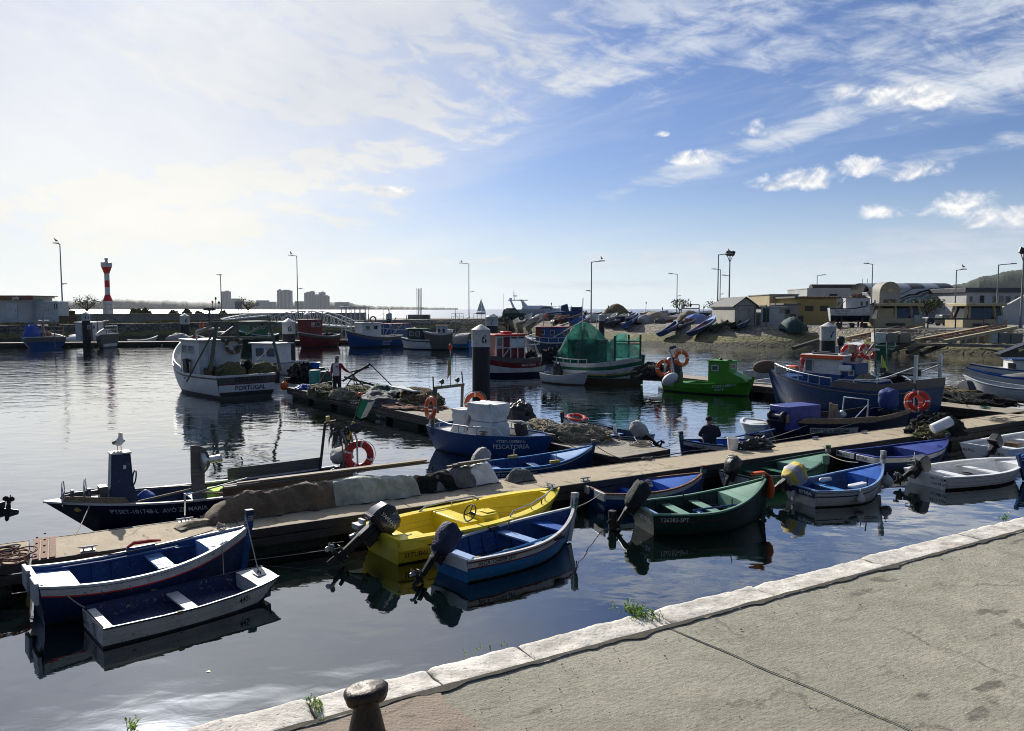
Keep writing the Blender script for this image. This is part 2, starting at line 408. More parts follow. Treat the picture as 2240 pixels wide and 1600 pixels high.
def lump(c,size,seed,n=40,m=20,amp=.35,fr=2.2,flat=True,rz=0,sharp=0):
 """a heap: dome with folds and creases, sitting on z = c.z"""
 mb=MB();c=Vector(c);rot=Matrix.Rotation(rz,3,'Z')
 def fn(u,v):
  t,p=2*PI*u,PI/2*v
  d=Vector((math.cos(t)*math.cos(p),math.sin(t)*math.cos(p),math.sin(p)))
  if u>.999:d=Vector((math.cos(p),0,math.sin(p)))
  q=d*fr+Vector((seed*3.7,seed*9.1,seed))
  k=1+amp*noise.fractal(q,1.0,2.0,5)
  if sharp:k-=sharp*abs(noise.noise(q*1.7))
  h=math.sin(p)**.8;k+=.10*(.5-abs(noise.noise(q*4.1)))+.05*noise.noise(q*9.0)
  return c+rot@Vector((d.x*size[0]*k,d.y*size[1]*k,max(0,h*size[2]*k)))
 return mb.grid(fn,n,m)
def ring_axis(nrm):
 return Vector(nrm).to_track_quat('Z','Y').to_matrix().to_4x4()
def lifebuoy(c,nrm,label,Rr=.29,r=.075,cols=('bright_red','white'),text=None,roll=0,rope_loop=True):
 t=thing('lifebuoy',label,'lifebuoy',c,group='lifebuoys on the boats and pontoons')
 ax=ring_axis(nrm)@Matrix.Rotation(roll,4,'Z')
 MB().torus((0,0,0),Rr,r,40,10,ax,flat=.75,mi=lambda a:1 if((a*4+.06)%1)<.13 else 0).build('ring',list(cols),t)
 if rope_loop:
  pts=[]
  for i in range(48):
   a=2*PI*i/48;k=Rr+r+.006+.035*abs(math.sin(2*a));pts.append(ax@Vector((k*math.cos(a),k*math.sin(a),0)))
  MB().tube(pts,.008,5,closed=True).build('grab_line','rope',t)
 if text:
  mb=MB()
  for s,a0 in text:
   adv=0
   for ch in s:
    if ch!=' ':
     vs,fs=text_geo(ch,.012);w=max(v.x for v in vs)
     def fn(v,a0=a0,adv=adv):
      rr=Rr-.042+v.y*.1;an=a0-(adv+v.x*.1)/Rr
      return ax@Vector((rr*math.cos(an),rr*math.sin(an),r*.75*math.sqrt(max(.05,1-((rr-Rr)/r)**2))+.004))
     mb.add([fn(v) for v in vs],fs)
     adv+=w*.1+.016
    else:adv+=.05
  mb.build('lettering','letter_black',t,fix=False)
 return t
class Hull:
 def __init__(s,L,B,zs,zm,zb,tw=.72,um=.42,q=2.1,n=2.6,rake=.35,trake=.08,keel=.18,fl=.12,um_z=.35,rise=.75):
  s.L,s.B,s.a,s.c,s.e,s.tw,s.um,s.q,s.n,s.rake,s.trake,s.keel,s.fl,s.uz,s.rise=L,B,zs,zm,zb,tw,um,q,n,rake,trake,keel,fl,um_z,rise
 def b(s,u):
  if u<s.um:k=s.tw+(1-s.tw)*math.sin(PI/2*u/s.um)
  else:k=max(0.0,1-((u-s.um)/(1-s.um))**s.q)
  return max(.012,s.B/2*k)
 def zs(s,u):
  if u<s.uz:t=1-u/s.uz;return s.c+(s.a-s.c)*t*t
  t=(u-s.uz)/(1-s.uz);return s.c+(s.e-s.c)*t*t
 def zk(s,u):
  return-s.keel if u<s.rise else-s.keel+(s.keel+.03)*((u-s.rise)/(1-s.rise))**2
 def y(s,u,z):
  H=s.zs(u)-s.zk(u);d=min(1,max(0,(s.zs(u)-z)/H))
  n=s.n if u<.5 else s.n+(1.15-s.n)*((u-.5)/.5)**1.3
  return s.b(u)*max(0.0,1-d**n)**(1/n)*(1-s.fl*d)
 def x(s,u,z):
  d=s.zs(u)-z;x=u*s.L
  x-=s.rake*d/s.e*max(0,(u-.45)/.55)**2
  x+=s.trake*d/max(.2,s.a)*max(0,1-u/.3)**2
  return x
 def pt(s,u,d,side=1,off=0.0):
  z=s.zs(u)-d;y=s.y(u,z)
  return Vector((s.x(u,z),side*(y+off),z))
def boat(name,label,cat,Spx,Npx,B,zm=None,group=None,hull='blue',bands=(),boot=None,bootz=.028,inner='inner_blue',floor=None,rail='blue',railw=.05,railh=.035,deck=None,sterndeck=None,thwarts=(),stem=None,transom=None,texts=(),ttexts=(),zf=.06,ribs=0,ribmat=None,world=False,N=28,stembar='',tilt=(0,0),z0=0,deckz=.03,blunt=False,th=.035,rubrail=None,**kw):
 if world:Sw,Nw=Vector(Spx),Vector(Npx)
 else:Sw,Nw=P(*Spx),P(*Npx)
 d=Nw-Sw;L=math.hypot(d.x,d.y);rz=math.atan2(d.y,d.x)
 zs_,zb_=Sw.z-z0,Nw.z-z0
 if zm is None:zm=min(zs_,zb_)*.9
 h=Hull(L,B,zs_,zm,zb_,**kw)
 t=thing(name,label,cat,(Sw.x,Sw.y,z0),rz,group,rx=tilt[0],ry=tilt[1])
 h.t,h.rz=t,rz
 us=[i/N for i in range(N+1)]
 def rows(u):
  top=h.zs(u);r=[0.0]
  for w,_ in bands:r.append(r[-1]+w)
  lim=max(r[-1]+.02,top-bootz);k=max(.02,top-bootz)
  if r[-1]>k:r=[v*(k-.01)/r[-1] for v in r]
  lo=r[-1]
  for f in(.25,.5,.75,1):r.append(lo+(max(lo+.005,k)-lo)*f)
  zk=h.zk(u);full=top-zk
  for f in(.3,.6,.82,.94,1):r.append(min(full,r[len(bands)+4]+(max(r[len(bands)+4]+.004,full)-r[len(bands)+4])*f))
  return r
 mats=[hull]+[m for _,m in bands]+[boot or('weed' if z0==0 and not world else hull)]
 rowm=list(range(1,len(bands)+1))+[0]*4+[len(mats)-1]*5
 mb=MB()
 for sd_ in(1,-1):
  vs,fs,ms=[],[],[]
  rr=[rows(u) for u in us];k=len(rr[0])
  for u,r in zip(us,rr):
   for dd in r:vs.append(h.pt(u,dd,sd_))
  for i in range(N):
   for j in range(k-1):
    fs.append((i*k+j,(i+1)*k+j,(i+1)*k+j+1,i*k+j+1));ms.append(rowm[j])
  mb.add(vs,fs,ms)
 mb.build('hull',mats,t,40)
 if h.tw>.1:
  mb=MB();zz=[h.zk(0)+(h.zs(0)-h.zk(0))*i/8 for i in range(9)]
  prof=[(h.y(0,z),z) for z in zz]
  ring=[(y,z) for y,z in prof]+[(-y,z) for y,z in reversed(prof)]
  vs=[(h.x(0,z)-.012,y,z) for y,z in ring]+[(h.x(0,z)+.03,y,z) for y,z in ring];n=len(ring)
  fs=[tuple(range(n)),tuple(range(2*n-1,n-1,-1))]+[(i,(i+1)%n,n+(i+1)%n,n+i) for i in range(n)]
  mb.add(vs,fs);mb.build('transom',transom or hull,t)
 mb=MB();fi=1
 ui=[.012]+us[1:-1]+[.985]
 for sd_ in(1,-1):
  vs,fs=[],[]
  for u in ui:
   top=h.zs(u)
   for f in(0,.25,.5,.75,1):
    z=top-.01-(top-.01-zf)*f
    y=max(.004,h.y(u,max(z,h.zk(u)+.03))-th);vs.append((h.x(u,z)+(.03 if u<.05 else(-.04 if u>.95 else 0)),sd_*y,z))
  for i in range(len(ui)-1):
   for j in range(4):fs.append((i*5+j,i*5+j+1,(i+1)*5+j+1,(i+1)*5+j))
  mb.add(vs,fs,0)
 for i in range(len(ui)-1):
  q=[]
  for u in(ui[i],ui[i+1]):
   y=max(.004,h.y(u,max(zf,h.zk(u)+.03))-th);x=h.x(u,zf)+(.03 if u<.05 else(-.04 if u>.95 else 0));q.append((x,y))
  mb.add([(q[0][0],q[0][1],zf),(q[0][0],-q[0][1],zf),(q[1][0],-q[1][1],zf),(q[1][0],q[1][1],zf)],[(0,1,2,3)],1)
 mb.build('lining',[inner,floor or inner],t,50)
 if ribs:
  for i in range(ribs):
   u=.1+.72*i/max(1,ribs-1)
   for sd_ in(1,-1):
    pts=[Vector((h.x(u,z),sd_*(h.y(u,z)-th-.012),z)) for z in[h.zs(u)-.03-(h.zs(u)-.03-zf)*f for f in(0,.3,.6,1)]]
    mb=MB();[mb.beam(a_,b_,.03,.03) for a_,b_ in zip(pts,pts[1:])];mb.build('rib',ribmat or inner,t)
 mb=MB()
 for sd_ in(1,-1):
  pr=[]
  for u in us:
   p=h.pt(u,0,sd_);i0=max(0,u-.01);i1=min(1,u+.01)
   tg=(h.pt(i1,0,sd_)-h.pt(i0,0,sd_));nn=Vector((tg.y,-tg.x,0)).normalized()*(1 if sd_<0 else-1)
   pr.append((p,nn))
  vs,fs=[],[]
  for p,nn in pr:
   o_=p+nn*.018;i_=p-nn*(railw-.018)
   if sd_*i_.y<.002:i_=Vector((i_.x,sd_*.002,i_.z))
   for q_,zz in((o_,-railh*.55),(o_,railh*.45),(i_,railh*.45),(i_,-railh*.55)):vs.append((q_.x,q_.y,q_.z+zz))
  for i in range(N):
   for j in range(4):fs.append((i*4+j,(i+1)*4+j,(i+1)*4+(j+1)%4,i*4+(j+1)%4))
  fs+=[(0,1,2,3),tuple(N*4+j for j in(3,2,1,0))]
  mb.add(vs,fs)
 if h.tw>.1:mb.box((h.x(0,h.zs(0))+.015,0,h.zs(0)+.004),(.06,h.b(0)*2-.03,railh))
 mb.build('gunwale',rail,t,40)
 if rubrail:
  dd,rm=rubrail;mb=MB()
  for sd_ in(1,-1):mb.tube([h.pt(u,dd,sd_,.008) for u in us[:-1]],.018,6)
  mb.build('rub_rail',rm,t)
 def deckmesh(u0,u1,nm,mat,dz):
  mb=MB();k=8
  vs,fs=[],[]
  for i in range(k+1):
   u=u0+(u1-u0)*i/k;z=h.zs(u)-dz;y=max(.006,h.y(u,z)-.012)
   x=h.x(u,z)-(.02 if u>.97 else 0)
   for f in(1,.5,0,-.5,-1):vs.append((x,y*f,z+.02*(1-f*f)))
  for i in range(k):
   for j in range(4):fs.append((i*5+j,(i+1)*5+j,(i+1)*5+j+1,i*5+j+1))
  e=0 if u1>.9 else k
  b5=len(vs);ue=u0 if e==0 else u1;ze=h.zs(ue)
  for f in(1,.5,0,-.5,-1):
   zl=max(zf,ze-.32);yy=max(.006,h.y(ue,zl)-.04);x=h.x(ue,ze)
   vs.append((x,yy*f,zl))
  for j in range(4):fs.append((e*5+j,e*5+j+1,b5+j+1,b5+j))
  mb.add(vs,fs);mb.build(nm,mat,t,30)
 if deck:deckmesh(deck[0],.995,'foredeck',deck[1],deckz)
 if sterndeck:deckmesh(.01,sterndeck[0],'stern_deck',sterndeck[1],sterndeck[2] if len(sterndeck)>2 else .05)
 for u,mat,w,dz in thwarts:
  z=h.zs(u)-dz;y0,y1=h.y(u-w/2/L,z)-th,h.y(u+w/2/L,z)-th;x=h.x(u,z)
  MB().prism([(x-w/2,-y0),(x+w/2,-y1),(x+w/2,y1),(x-w/2,y0)],.035,Matrix.Translation((0,0,z-.035))).build('thwart',mat,t,bevel=.006)
 if stem:
  hp,w,m1,m2=stem
  mb=MB();zt=h.zs(1)
  zz=[h.zk(1)-.0+(zt-h.zk(1))*i/8 for i in range(9)]
  pts=[Vector((h.x(1,z),0,z)) for z in zz]
  for a_,b_ in zip(pts,pts[1:]):mb.beam(a_,b_,w,w*1.5)
  dirv=(pts[-1]-pts[-2]).normalized()
  top=pts[-1]+Vector((dirv.x*.4,0,1)).normalized()*hp
  if hp>.01:mb.beam(pts[-1]-dirv*.02,top,w*1.35,w*1.6)
  if hp>.06:
   tv=(top-pts[-1]).normalized();mb.beam(top-tv*hp*.32,top+tv*.004,w*1.35+.008,w*1.6+.008,1)
  mb.build('stem_post',[m1,m2 or m1],t,bevel=.006)
  h.post=top
 for sx,u0,dd,size,side,mat in texts:
  u0x=u0*L;rev=1 if side<0 else-1
  def fn(x,z):
   u=(u0x+rev*x)/L;return h.pt(min(.99,max(.005,u)),dd-z,side,.004)
  text_mb(sx,fn,size).build('lettering',mat,t,fix=False)
 for sx,y0,dd,size,mat in ttexts:
  def fn(x,z):zz=h.zs(0)-dd+z;return Vector((h.x(0,zz)-.016,y0-x,zz))
  text_mb(sx,fn,size).build('lettering',mat,t,fix=False)
 return h
def outboard(h,y=0.0,tilt=60,sc=1.0,cowl='gloss_black',leg='black',cover=None,prop='steel',xo=0.0,stripe=None,text=None,dz=.0,turn=0,covsize=(.24,.2,.27),seed=1,band=None):
 """engine on the transom: leg as the part, cowling / cover / propeller as its sub-parts"""
 zt=h.zs(0)-dz
 base=Matrix.Translation((h.x(0,zt)-.05+xo,y,zt))@Matrix.Rotation(R(turn),4,'Z')@Matrix.Rotation(R(tilt),4,'Y')@Matrix.Scale(sc,4)
 mb=MB();mb.T=base
 mb.box((-.02,0,-.10),(.10,.2,.26));mb.box((.06,0,-.13),(.05,.16,.2))
 mb.box((-.13,0,-.10),(.13,.13,.30));mb.box((-.13,0,-.40),(.11,.06,.42),taper=1.3);mb.box((-.16,0,-.565),(.26,.13,.014))
 mb.lathe([(.01,.14),(.03,.11),(.038,.0),(.038,-.10),(.025,-.17)],12,(-.13,0,-.68),'X');mb.box((-.13,0,-.63),(.13,.03,.14));mb.prism([(-.08,0),(.07,0),(-.02,-.17),(-.09,-.17)],.02,Matrix.Translation((-.13,.01,-.70))@Matrix.Rotation(R(90),4,'X'))
 mb.tube([(.1,.05,.03),(.3,.06,.05),(.52,.06,.03)],[.018,.02,.026],8)
 lg=mb.build('outboard_motor',leg,h.t,40,bevel=.006)
 mb=MB();mb.T=base
 for k in range(3):
  a=k*2*PI/3+.5;rt=Matrix.Translation((-.34,0,-.68))@Matrix.Rotation(a,4,'X')@Matrix.Rotation(R(38),4,'Z')
  mb.prism([(-.03,.02),(.03,.02),(.045,.055),(.042,.09),(.01,.11),(-.03,.09),(-.04,.055)],.008,rt@Matrix.Rotation(R(90),4,'Y')@Matrix.Rotation(R(90),4,'Z') if False else rt)
 mb.lathe([(.03,-.03),(.035,.03),(.02,.06)],10,(-.34,0,-.68),'X')
 mb.build('propeller',prop,lg,40)
 mb=MB();mb.T=base
 if cover:
  def fn(u,v):
   t_,p=2*PI*(u if u<.999 else 0),PI*v
   d=Vector((math.cos(t_)*math.sin(p),math.sin(t_)*math.sin(p),-math.cos(p)))
   q=d*1.0;e=.62
   q=Vector([math.copysign(abs(c_)**e,c_) for c_ in d])
   k=1+.16*noise.fractal(d*2.2+Vector((seed*5,0,seed)),1,2,4)
   zz=q.z*covsize[2]*k;w=1-.22*max(0,-q.z)
   return Vector((-.10+q.x*covsize[0]*k*w,q.y*covsize[1]*k*w,.26+zz))
  mb.grid(fn,28,18,mi=(lambda u,v:1 if int(v*9)%3==1 else 0) if band else None)
  mb.build('motor_cover',[cover,band] if band else cover,lg,60)
 else:
  prof=[(-.32,.04),(.10,.04),(.15,.12),(.15,.34),(.08,.44),(-.16,.50),(-.30,.42),(-.345,.22)]
  w=[.13,.13,.15,.15,.12,.1,.12,.15]
  n=len(prof);vs=[]
  for s_ in(-1,1):
   for(a,b_),ww in zip(prof,w):vs.append((a,s_*ww,b_))
  cvx=[(a*.9-.01,0,b_*.9+.03) for a,b_ in prof]
  mb.add(vs,[tuple(range(n)),tuple(range(2*n-1,n-1,-1))]+[(i,n+i,n+(i+1)%n,(i+1)%n) for i in range(n)])
  cw=mb.build('cowling',cowl,lg,30,bevel=.025)
  mb=MB();mb.T=base;mb.box((-.10,0,.085),(.49,.318,.02));mb.box((-.10,0,.115),(.47,.314,.008),mi=1)
  mb.build('cowling_seam',['black',stripe or 'plastic_grey'],lg)
  if text:
   for sgn in(1,-1):
    W=text_w(text,.085,.02)
    def fn(x,z):return base@Vector((-.08-sgn*(x-W/2),sgn*.156,.22+z+(x if sgn<0 else x)*.1))
    text_mb(text,fn,.085,.02).build('lettering','letter_white',lg,fix=False)
 return lg
def mat_water():
 m,T,b=new_mat('water')
 c=tc(T);x,y,z=sxyz(T,c)
 sea=(y-x*1.13-178.0).step(-2,6)
 far=y.step(16,42)
 w1=nz(T,cxyz(T,x*.9,y*1.15,0.0),.9,2,.5,.3)
 w2=nz(T,cxyz(T,x*.8,y*1.3,4.0),2.6,3,.5,.4)
 w3=nz(T,cxyz(T,x,y,7.0),7.5,3,.55,.3)
 patch=nz(T,cxyz(T,x*.5,y*.9,2.0),.22,3,.55,.5).step(.36,.64)
 amp=far*.85+.05
 hh=w1*.030*(amp*.8+.12)+w2*.017*amp*(patch*.8+.25)+w3*.0042*amp*patch+w1*.008+w2*.0016
 s1=nz(T,cxyz(T,x*.5,y*.8,0.0),.35,4,.6,.5)
 hh2=hh*(1.0-sea)+s1*sea*.55
 bump(T,b,hh2,1.0,1.0)
 inp(T,b,'Base Color',mixc(T,nz(T,c,.12,3),(.0015,.0045,.0042),(.002,.006,.005)))
 inp(T,b,'Roughness',sea*.30+.025)
 b.inputs['IOR'].default_value=1.8;b.inputs['Specular IOR Level'].default_value=.5
 b.inputs['Coat Weight'].default_value=1.0;b.inputs['Coat IOR'].default_value=1.8;inp(T,b,'Coat Roughness',sea*.30+.02)
 T.links.new(b.inputs['Normal'].links[0].from_socket,b.inputs['Coat Normal'])
 return m
def mat_concrete(name,rgb,rgb2,ang=0.0,speck=.5,sc=1.0,joint=None,world=True):
 m,T,b=new_mat(name)
 c=tc(T);x,y,z=sxyz(T,c)
 ca,sa=math.cos(ang),math.sin(ang)
 al,ac=x*ca+y*sa,y*ca-x*sa
 n1=nz(T,c,.9*sc,6,.62);n2=nz(T,c,5*sc,6,.65);n3=nz(T,c,34*sc,4,.6)
 br=nz(T,cxyz(T,al*3.0,ac*60.0,z),1.4*sc,4,.6)
 sp=nz(T,c,120*sc,2,.5)
 col=mixc(T,(n1*.6+n2*.4).step(.34,.66),rgb2,rgb)
 col=mixc(T,br.step(.46,.66)*.26,col,tuple(v*.62 for v in rgb))
 col=mixc(T,n3.step(.50,.68)*.55,col,tuple(v*.52 for v in rgb))
 col=mixc(T,sp.step(.62,.72)*speck,col,tuple(min(.8,v*2.0) for v in rgb))
 st=nz(T,cxyz(T,al*1.0,ac*2.6,3.0),1.5*sc,4,.6)
 col=mixc(T,(st.step(.60,.66)*n2.step(.38,.55))*.72,col,tuple(v*.30 for v in rgb2))
 mo=nz(T,c,2.2*sc,6,.7)
 col=mixc(T,mo.step(.56,.72)*.4,col,(rgb2[0]*.55,rgb2[1]*.58,rgb2[2]*.42))
 vc=T.nodes.new('ShaderNodeTexVoronoi');vc.feature='DISTANCE_TO_EDGE';vc.inputs['Scale'].default_value=.55*sc;wv=nz(T,c,2.0,5,.6)
 vv=cxyz(T,x+wv*1.0,y+n2*.5,z);T.links.new(vv.k,vc.inputs['Vector'])
 crack=S(T,vc.outputs['Distance']).step(.016,.004)*n1.step(.44,.54)
 col=mixc(T,crack*.5,col,tuple(v*.25 for v in rgb2))
 big=nz(T,c,.45*sc,3,.5);col=mixc(T,big.step(.42,.62)*.35,col,tuple(v*.62 for v in rgb2))
 inp(T,b,'Base Color',col);inp(T,b,'Roughness',.9);b.inputs['Specular IOR Level'].default_value=.25
 gr=nz(T,c,60*sc,4,.7)
 bump(T,b,n3*.8+br*.35+n2*.8+gr*.25,.009,1.0)
 MATS[name]=m;return m
mat_concrete('quay_concrete',(.37,.345,.27),(.22,.21,.16),R(30),.6)
mat_concrete('pontoon_concrete',(.48,.40,.28),(.37,.305,.21),R(90),.2,.8)
mat_concrete('finger_concrete',(.40,.35,.28),(.28,.245,.19),R(90),.2,.8)
mat_concrete('far_concrete',(.26,.245,.21),(.19,.18,.155),0,.1,.2)
def mat_stone():
 m,T,b=new_mat('limestone')
 c=tc(T);n1=nz(T,c,6,6,.65);n2=nz(T,c,30,5,.65);n3=nz(T,c,80,3,.6);n4=nz(T,c,2.2,4)
 col=mixc(T,n1.step(.35,.65),(.44,.41,.35),(.68,.64,.56))
 pit=(n2*.7+n3*.3).step(.52,.42)
 pit2=n2.step(.40,.33)
 col=mixc(T,pit2*.75,col,(.12,.105,.09));col=mixc(T,n4.step(.55,.72)*.35,col,(.30,.20,.17))
 col=mixc(T,n3.step(.6,.7)*.35,col,(.25,.235,.21))
 inp(T,b,'Base Color',col);inp(T,b,'Roughness',.88)
 bump(T,b,n2*1.0+n1*1.0+n3*.3,.009,1.0)
 MATS['limestone']=m
mat_stone()
def mat_rubble(name,rgb,mortar,sc=1.1,weed=True,axis='XZ'):
 """irregular stone masonry with weed growing up from the tide line"""
 m,T,b=new_mat(name)
 c=tc(T);x,y,z=sxyz(T,c)
 v=T.nodes.new('ShaderNodeTexVoronoi');v.feature='DISTANCE_TO_EDGE';v.inputs['Scale'].default_value=sc
 wob=nz(T,c,1.3,4)
 vec=cxyz(T,x*1.0+wob*.8,y*1.0+wob*.6,z*1.5);T.links.new(vec.k,v.inputs['Vector'])
 v2=T.nodes.new('ShaderNodeTexVoronoi');v2.inputs['Scale'].default_value=sc;T.links.new(vec.k,v2.inputs['Vector'])
 e=S(T,v.outputs['Distance']);cc=S(T,v2.outputs['Color'])
 r,g,bb=[S(T,o) for o in(lambda n:(T.links.new(cc.k,n.inputs[0]),n.outputs)[1])(T.nodes.new('ShaderNodeSeparateColor'))]
 n=nz(T,c,5,5)
 col=mixc(T,r*.7+n*.3,tuple(k*.55 for k in rgb),tuple(k*1.25 for k in rgb))
 col=mixc(T,e.step(.10,.03),col,mortar)
 if weed:
  zz=z+(nz(T,c,.7,5)-.5)*.9
  col=mixc(T,zz.step(1.35,.95)*.8*n.step(.25,.55),col,(.13,.125,.035));col=mixc(T,zz.step(.62,.40)*.85,col,(.045,.042,.032))
 inp(T,b,'Base Color',col);inp(T,b,'Roughness',.95);b.inputs['Specular IOR Level'].default_value=.2
 bump(T,b,e.step(0,.2)+n*.3,.06,1.0)
 MATS[name]=m
mat_rubble('slope_stone',(.25,.225,.175),(.11,.10,.08),1.3)
mat_rubble('wall_stone',(.12,.115,.10),(.035,.033,.03),1.2)
def mat_foliage(name,a,b_,sc=3):
 m,T,b=new_mat(name);c=tc(T);n=nz(T,c,sc,3)
 inp(T,b,'Base Color',mixc(T,n.step(.35,.65),a,b_));inp(T,b,'Roughness',.8);b.inputs['Specular IOR Level'].default_value=.2
 MATS[name]=m
mat_foliage('leaf_dark',(.035,.05,.018),(.075,.085,.03));mat_foliage('leaf_olive',(.06,.07,.025),(.13,.125,.05));mat_foliage('grass',(.10,.11,.03),(.20,.17,.06),.8);mat_foliage('weed_leaf',(.06,.14,.015),(.20,.30,.04),9)
mat_foliage('far_wood',(.016,.026,.018),(.035,.046,.03),.05);mat_foliage('hill_wood',(.016,.030,.018),(.050,.062,.038),.025)
mb=MB()
xs=[-7000,-300,300,7000];ysv=[-40,250,9000]
mb.add([(a,b,0) for b in ysv for a in xs],[(r*4+i,r*4+i+1,r*4+5+i,r*4+4+i) for r in range(2) for i in range(3)])
struct(mb.build('water',mat_water(),fix=False))
mb=MB();mb.add([(-7000,-40,-2.2),(7000,-40,-2.2),(7000,9000,-2.2),(-7000,9000,-2.2)],[(0,1,2,3)])
struct(mb.build('seabed','weed',fix=False))
QZ=2.2
ka,kb=P(400,1593,QZ),P(1876,1220,QZ)
qd=(kb-ka).normalized();qn=Vector((qd.y,-qd.x,0))
K0=ka
def Q(s,t,z=QZ):p=K0+qd*s+qn*t;return Vector((p.x,p.y,z))
KW=.285
def quay():
 mb=MB()
 def fn(u,v):
  s,t=-14+50*u,KW+.012+18*v**1.6
  p=Q(s,t);p.z+=.004*noise.fractal(Vector((p.x*1.5,p.y*1.5,0)),1,2,4);return p
 mb.grid(fn,160,40)
 struct(mb.build('quay_pavement','quay_concrete',fix=False))
 mb=MB();s0,s1=-14,36
 a=[Q(s0,.0,QZ-.25),Q(s1,.0,QZ-.25),Q(s1,.0,-2),Q(s0,.0,-2),Q(s0,18.5,QZ-.25),Q(s1,18.5,QZ-.25),Q(s1,18.5,-2),Q(s0,18.5,-2)]
 mb.add(a,[(0,1,2,3),(4,7,6,5),(0,4,5,1),(1,5,6,2),(3,2,6,7),(0,3,7,4)])
 struct(mb.build('quay_base','wall_stone'))
 p0,p1=P(1455,1372,QZ),P(1995,1603,QZ);d=(p1-p0);n=Vector((d.y,-d.x,0)).normalized()
 mb=MB();N=60;vs=[]
 for i in range(N+1):
  c=p0+d*(i/N*1.9);w=.005+.003*noise.noise(c*6)
  o=n*(.012*noise.noise(c*3+Vector((3,0,0))))
  vs+=[c+o+n*w+Vector((0,0,.0075)),c+o-n*w+Vector((0,0,.0075))]
 mb.add(vs,[(2*i,2*i+1,2*i+3,2*i+2) for i in range(N)])
 struct(mb.build('pavement_joint','weed',fix=False))
 c=P(800,1640,QZ);mb=MB();pts=[]
 for i in range(40):
  a=2*PI*i/40;k=.44*(1+.22*noise.noise(Vector((math.cos(a)*2,math.sin(a)*2,4))))
  e=max(abs(math.cos(a)),abs(math.sin(a)))**.75
  pp=c+qd*(k*math.cos(a)/e*1.15+.05)+qn*(k*math.sin(a)/e*.8+.03);pts.append(Vector((pp.x,pp.y,QZ+.0085)))
 mb.add([c+Vector((0,0,.0085))]+pts,[(0,1+i,1+(i+1)%40) for i in range(40)])
 struct(mb.build('pavement_patch',mat_concrete('patch_concrete',(.36,.29,.225),(.27,.215,.165),0,.4,1.6),fix=False))
quay()
def kerb():
 cuts=[]
 for px,py in((400,1593),(665,1522),(930,1458),(1131,1411),(1425,1334),(1640,1279),(1880,1219),(2095,1166),(2330,1108)):
  p=P(px,py,QZ);cuts.append((p-K0).dot(qd))
 cuts=[cuts[0]-1.5,cuts[0]-.75]+cuts+[cuts[-1]+.9]
 desc=['far left end','left of the rusty bollard','weeds in its right joint','just behind the rusty bollard','short and low, right of the bollard','long, with a diagonal joint at its left','right of the bright green weeds','with a thin joint at mid quay','opposite the yellow and grey covered motor','opposite the white tilted motor dinghy','at the right picture edge','outside right']
 for i in range(len(cuts)-1):
  s0,s1=cuts[i]+.006,cuts[i+1]-.006;L=s1-s0;sk=.05*math.sin(i*2.3)
  tilt=.010*math.sin(i*1.9+1);inset=.012*math.sin(i*3.1)
  def edge(a,b,rr=.022):
   return a
  mb=MB();nu,nv=max(14,int(L*42)),16
  prof=[(0.0,-.26),(0.0,-.10),(0.0,-.04),(.006,-.012),(.022,.0)]+[(.022+(KW-.044)*k/9,.0) for k in range(1,9)]+[(KW-.016,0),(KW-.003,-.006),(KW,-.035),(KW,-.26)]
  k=len(prof);vs=[]
  for a in range(nu+1):
   u=a/nu
   for t,h in prof:
    s=s0+L*u+sk*(t-.12)
    eu=min(u,1-u)*L
    drop=-.014*max(0,1-eu/.03)**2
    p=Q(s,t+inset*(1-t/KW),QZ+.000+h+drop+tilt*(t/KW-.5))
    f=noise.fractal(p*7+Vector((i,0,0)),1,2,5)
    p.z+=(.0115*f+.008*noise.noise(p*2.2))*(1 if h>-.2 else 0)
    p+=qn*(.018*noise.fractal(p*6+Vector((9,i,0)),1,2,4)*(1-min(1,t/.05)) if h>-.2 else 0)
    vs.append(p)
  fs=[(a*k+j,(a+1)*k+j,(a+1)*k+j+1,a*k+j+1) for a in range(nu) for j in range(k-1)]
  fs+=[tuple(range(k)),tuple(nu*k+j for j in range(k-1,-1,-1))]
  mb.add(vs,fs)
  tag(mb.build('kerb_stone','limestone',None,60),'pale limestone kerb block on the quay edge, '+desc[i],'kerb stone','limestone kerb blocks along the quay edge')
kerb()
def weeds(px,py,z,n,size,label,seed,flower=False,spread=.12,along=.3):
 rnd=random.Random(seed);c=P(px,py,z);mb=MB()
 for i in range(n):
  b=c+qn*rnd.gauss(0,spread)+qd*rnd.gauss(0,spread*along)
  hgt=size*rnd.uniform(.4,1.1);lean=Vector((rnd.uniform(-1,1),rnd.uniform(-1,1),0))*hgt*.7
  tip=b+lean+Vector((0,0,hgt));mb.tube([b,b.lerp(tip,.5)+Vector((0,0,hgt*.1)),tip],[.0025,.002,.001],4,mi=0)
  for k in range(7):
   q=b.lerp(tip,rnd.uniform(.15,1));l=size*rnd.uniform(.18,.42);a=rnd.uniform(0,2*PI)
   dv=Vector((math.cos(a),math.sin(a),rnd.uniform(-.1,.7)))*l;sv=Vector((-math.sin(a),math.cos(a),0))*l*.28
   mb.add([q,q+dv*.5+sv,q+dv,q+dv*.5-sv],[(0,1,2,3)],1 if(flower and rnd.random()<.05) else 0)
 tag(mb.build('weed_tuft',['weed_leaf','flag_lime'],fix=False),label,'weeds','weed tufts in the kerb joints')
weeds(1395,1345,QZ,80,.055,'bright green weed tuft spilling over a kerb joint, the largest one',1,spread=.07,along=.7)
weeds(690,1545,QZ,40,.032,'low weeds with tiny yellow flowers in the kerb joint left of the bollard',2,True,.075,.25)
weeds(1062,1424,QZ-.05,10,.035,'small green sprigs growing out of the quay face below the kerb',3,spread=.03,along=3)
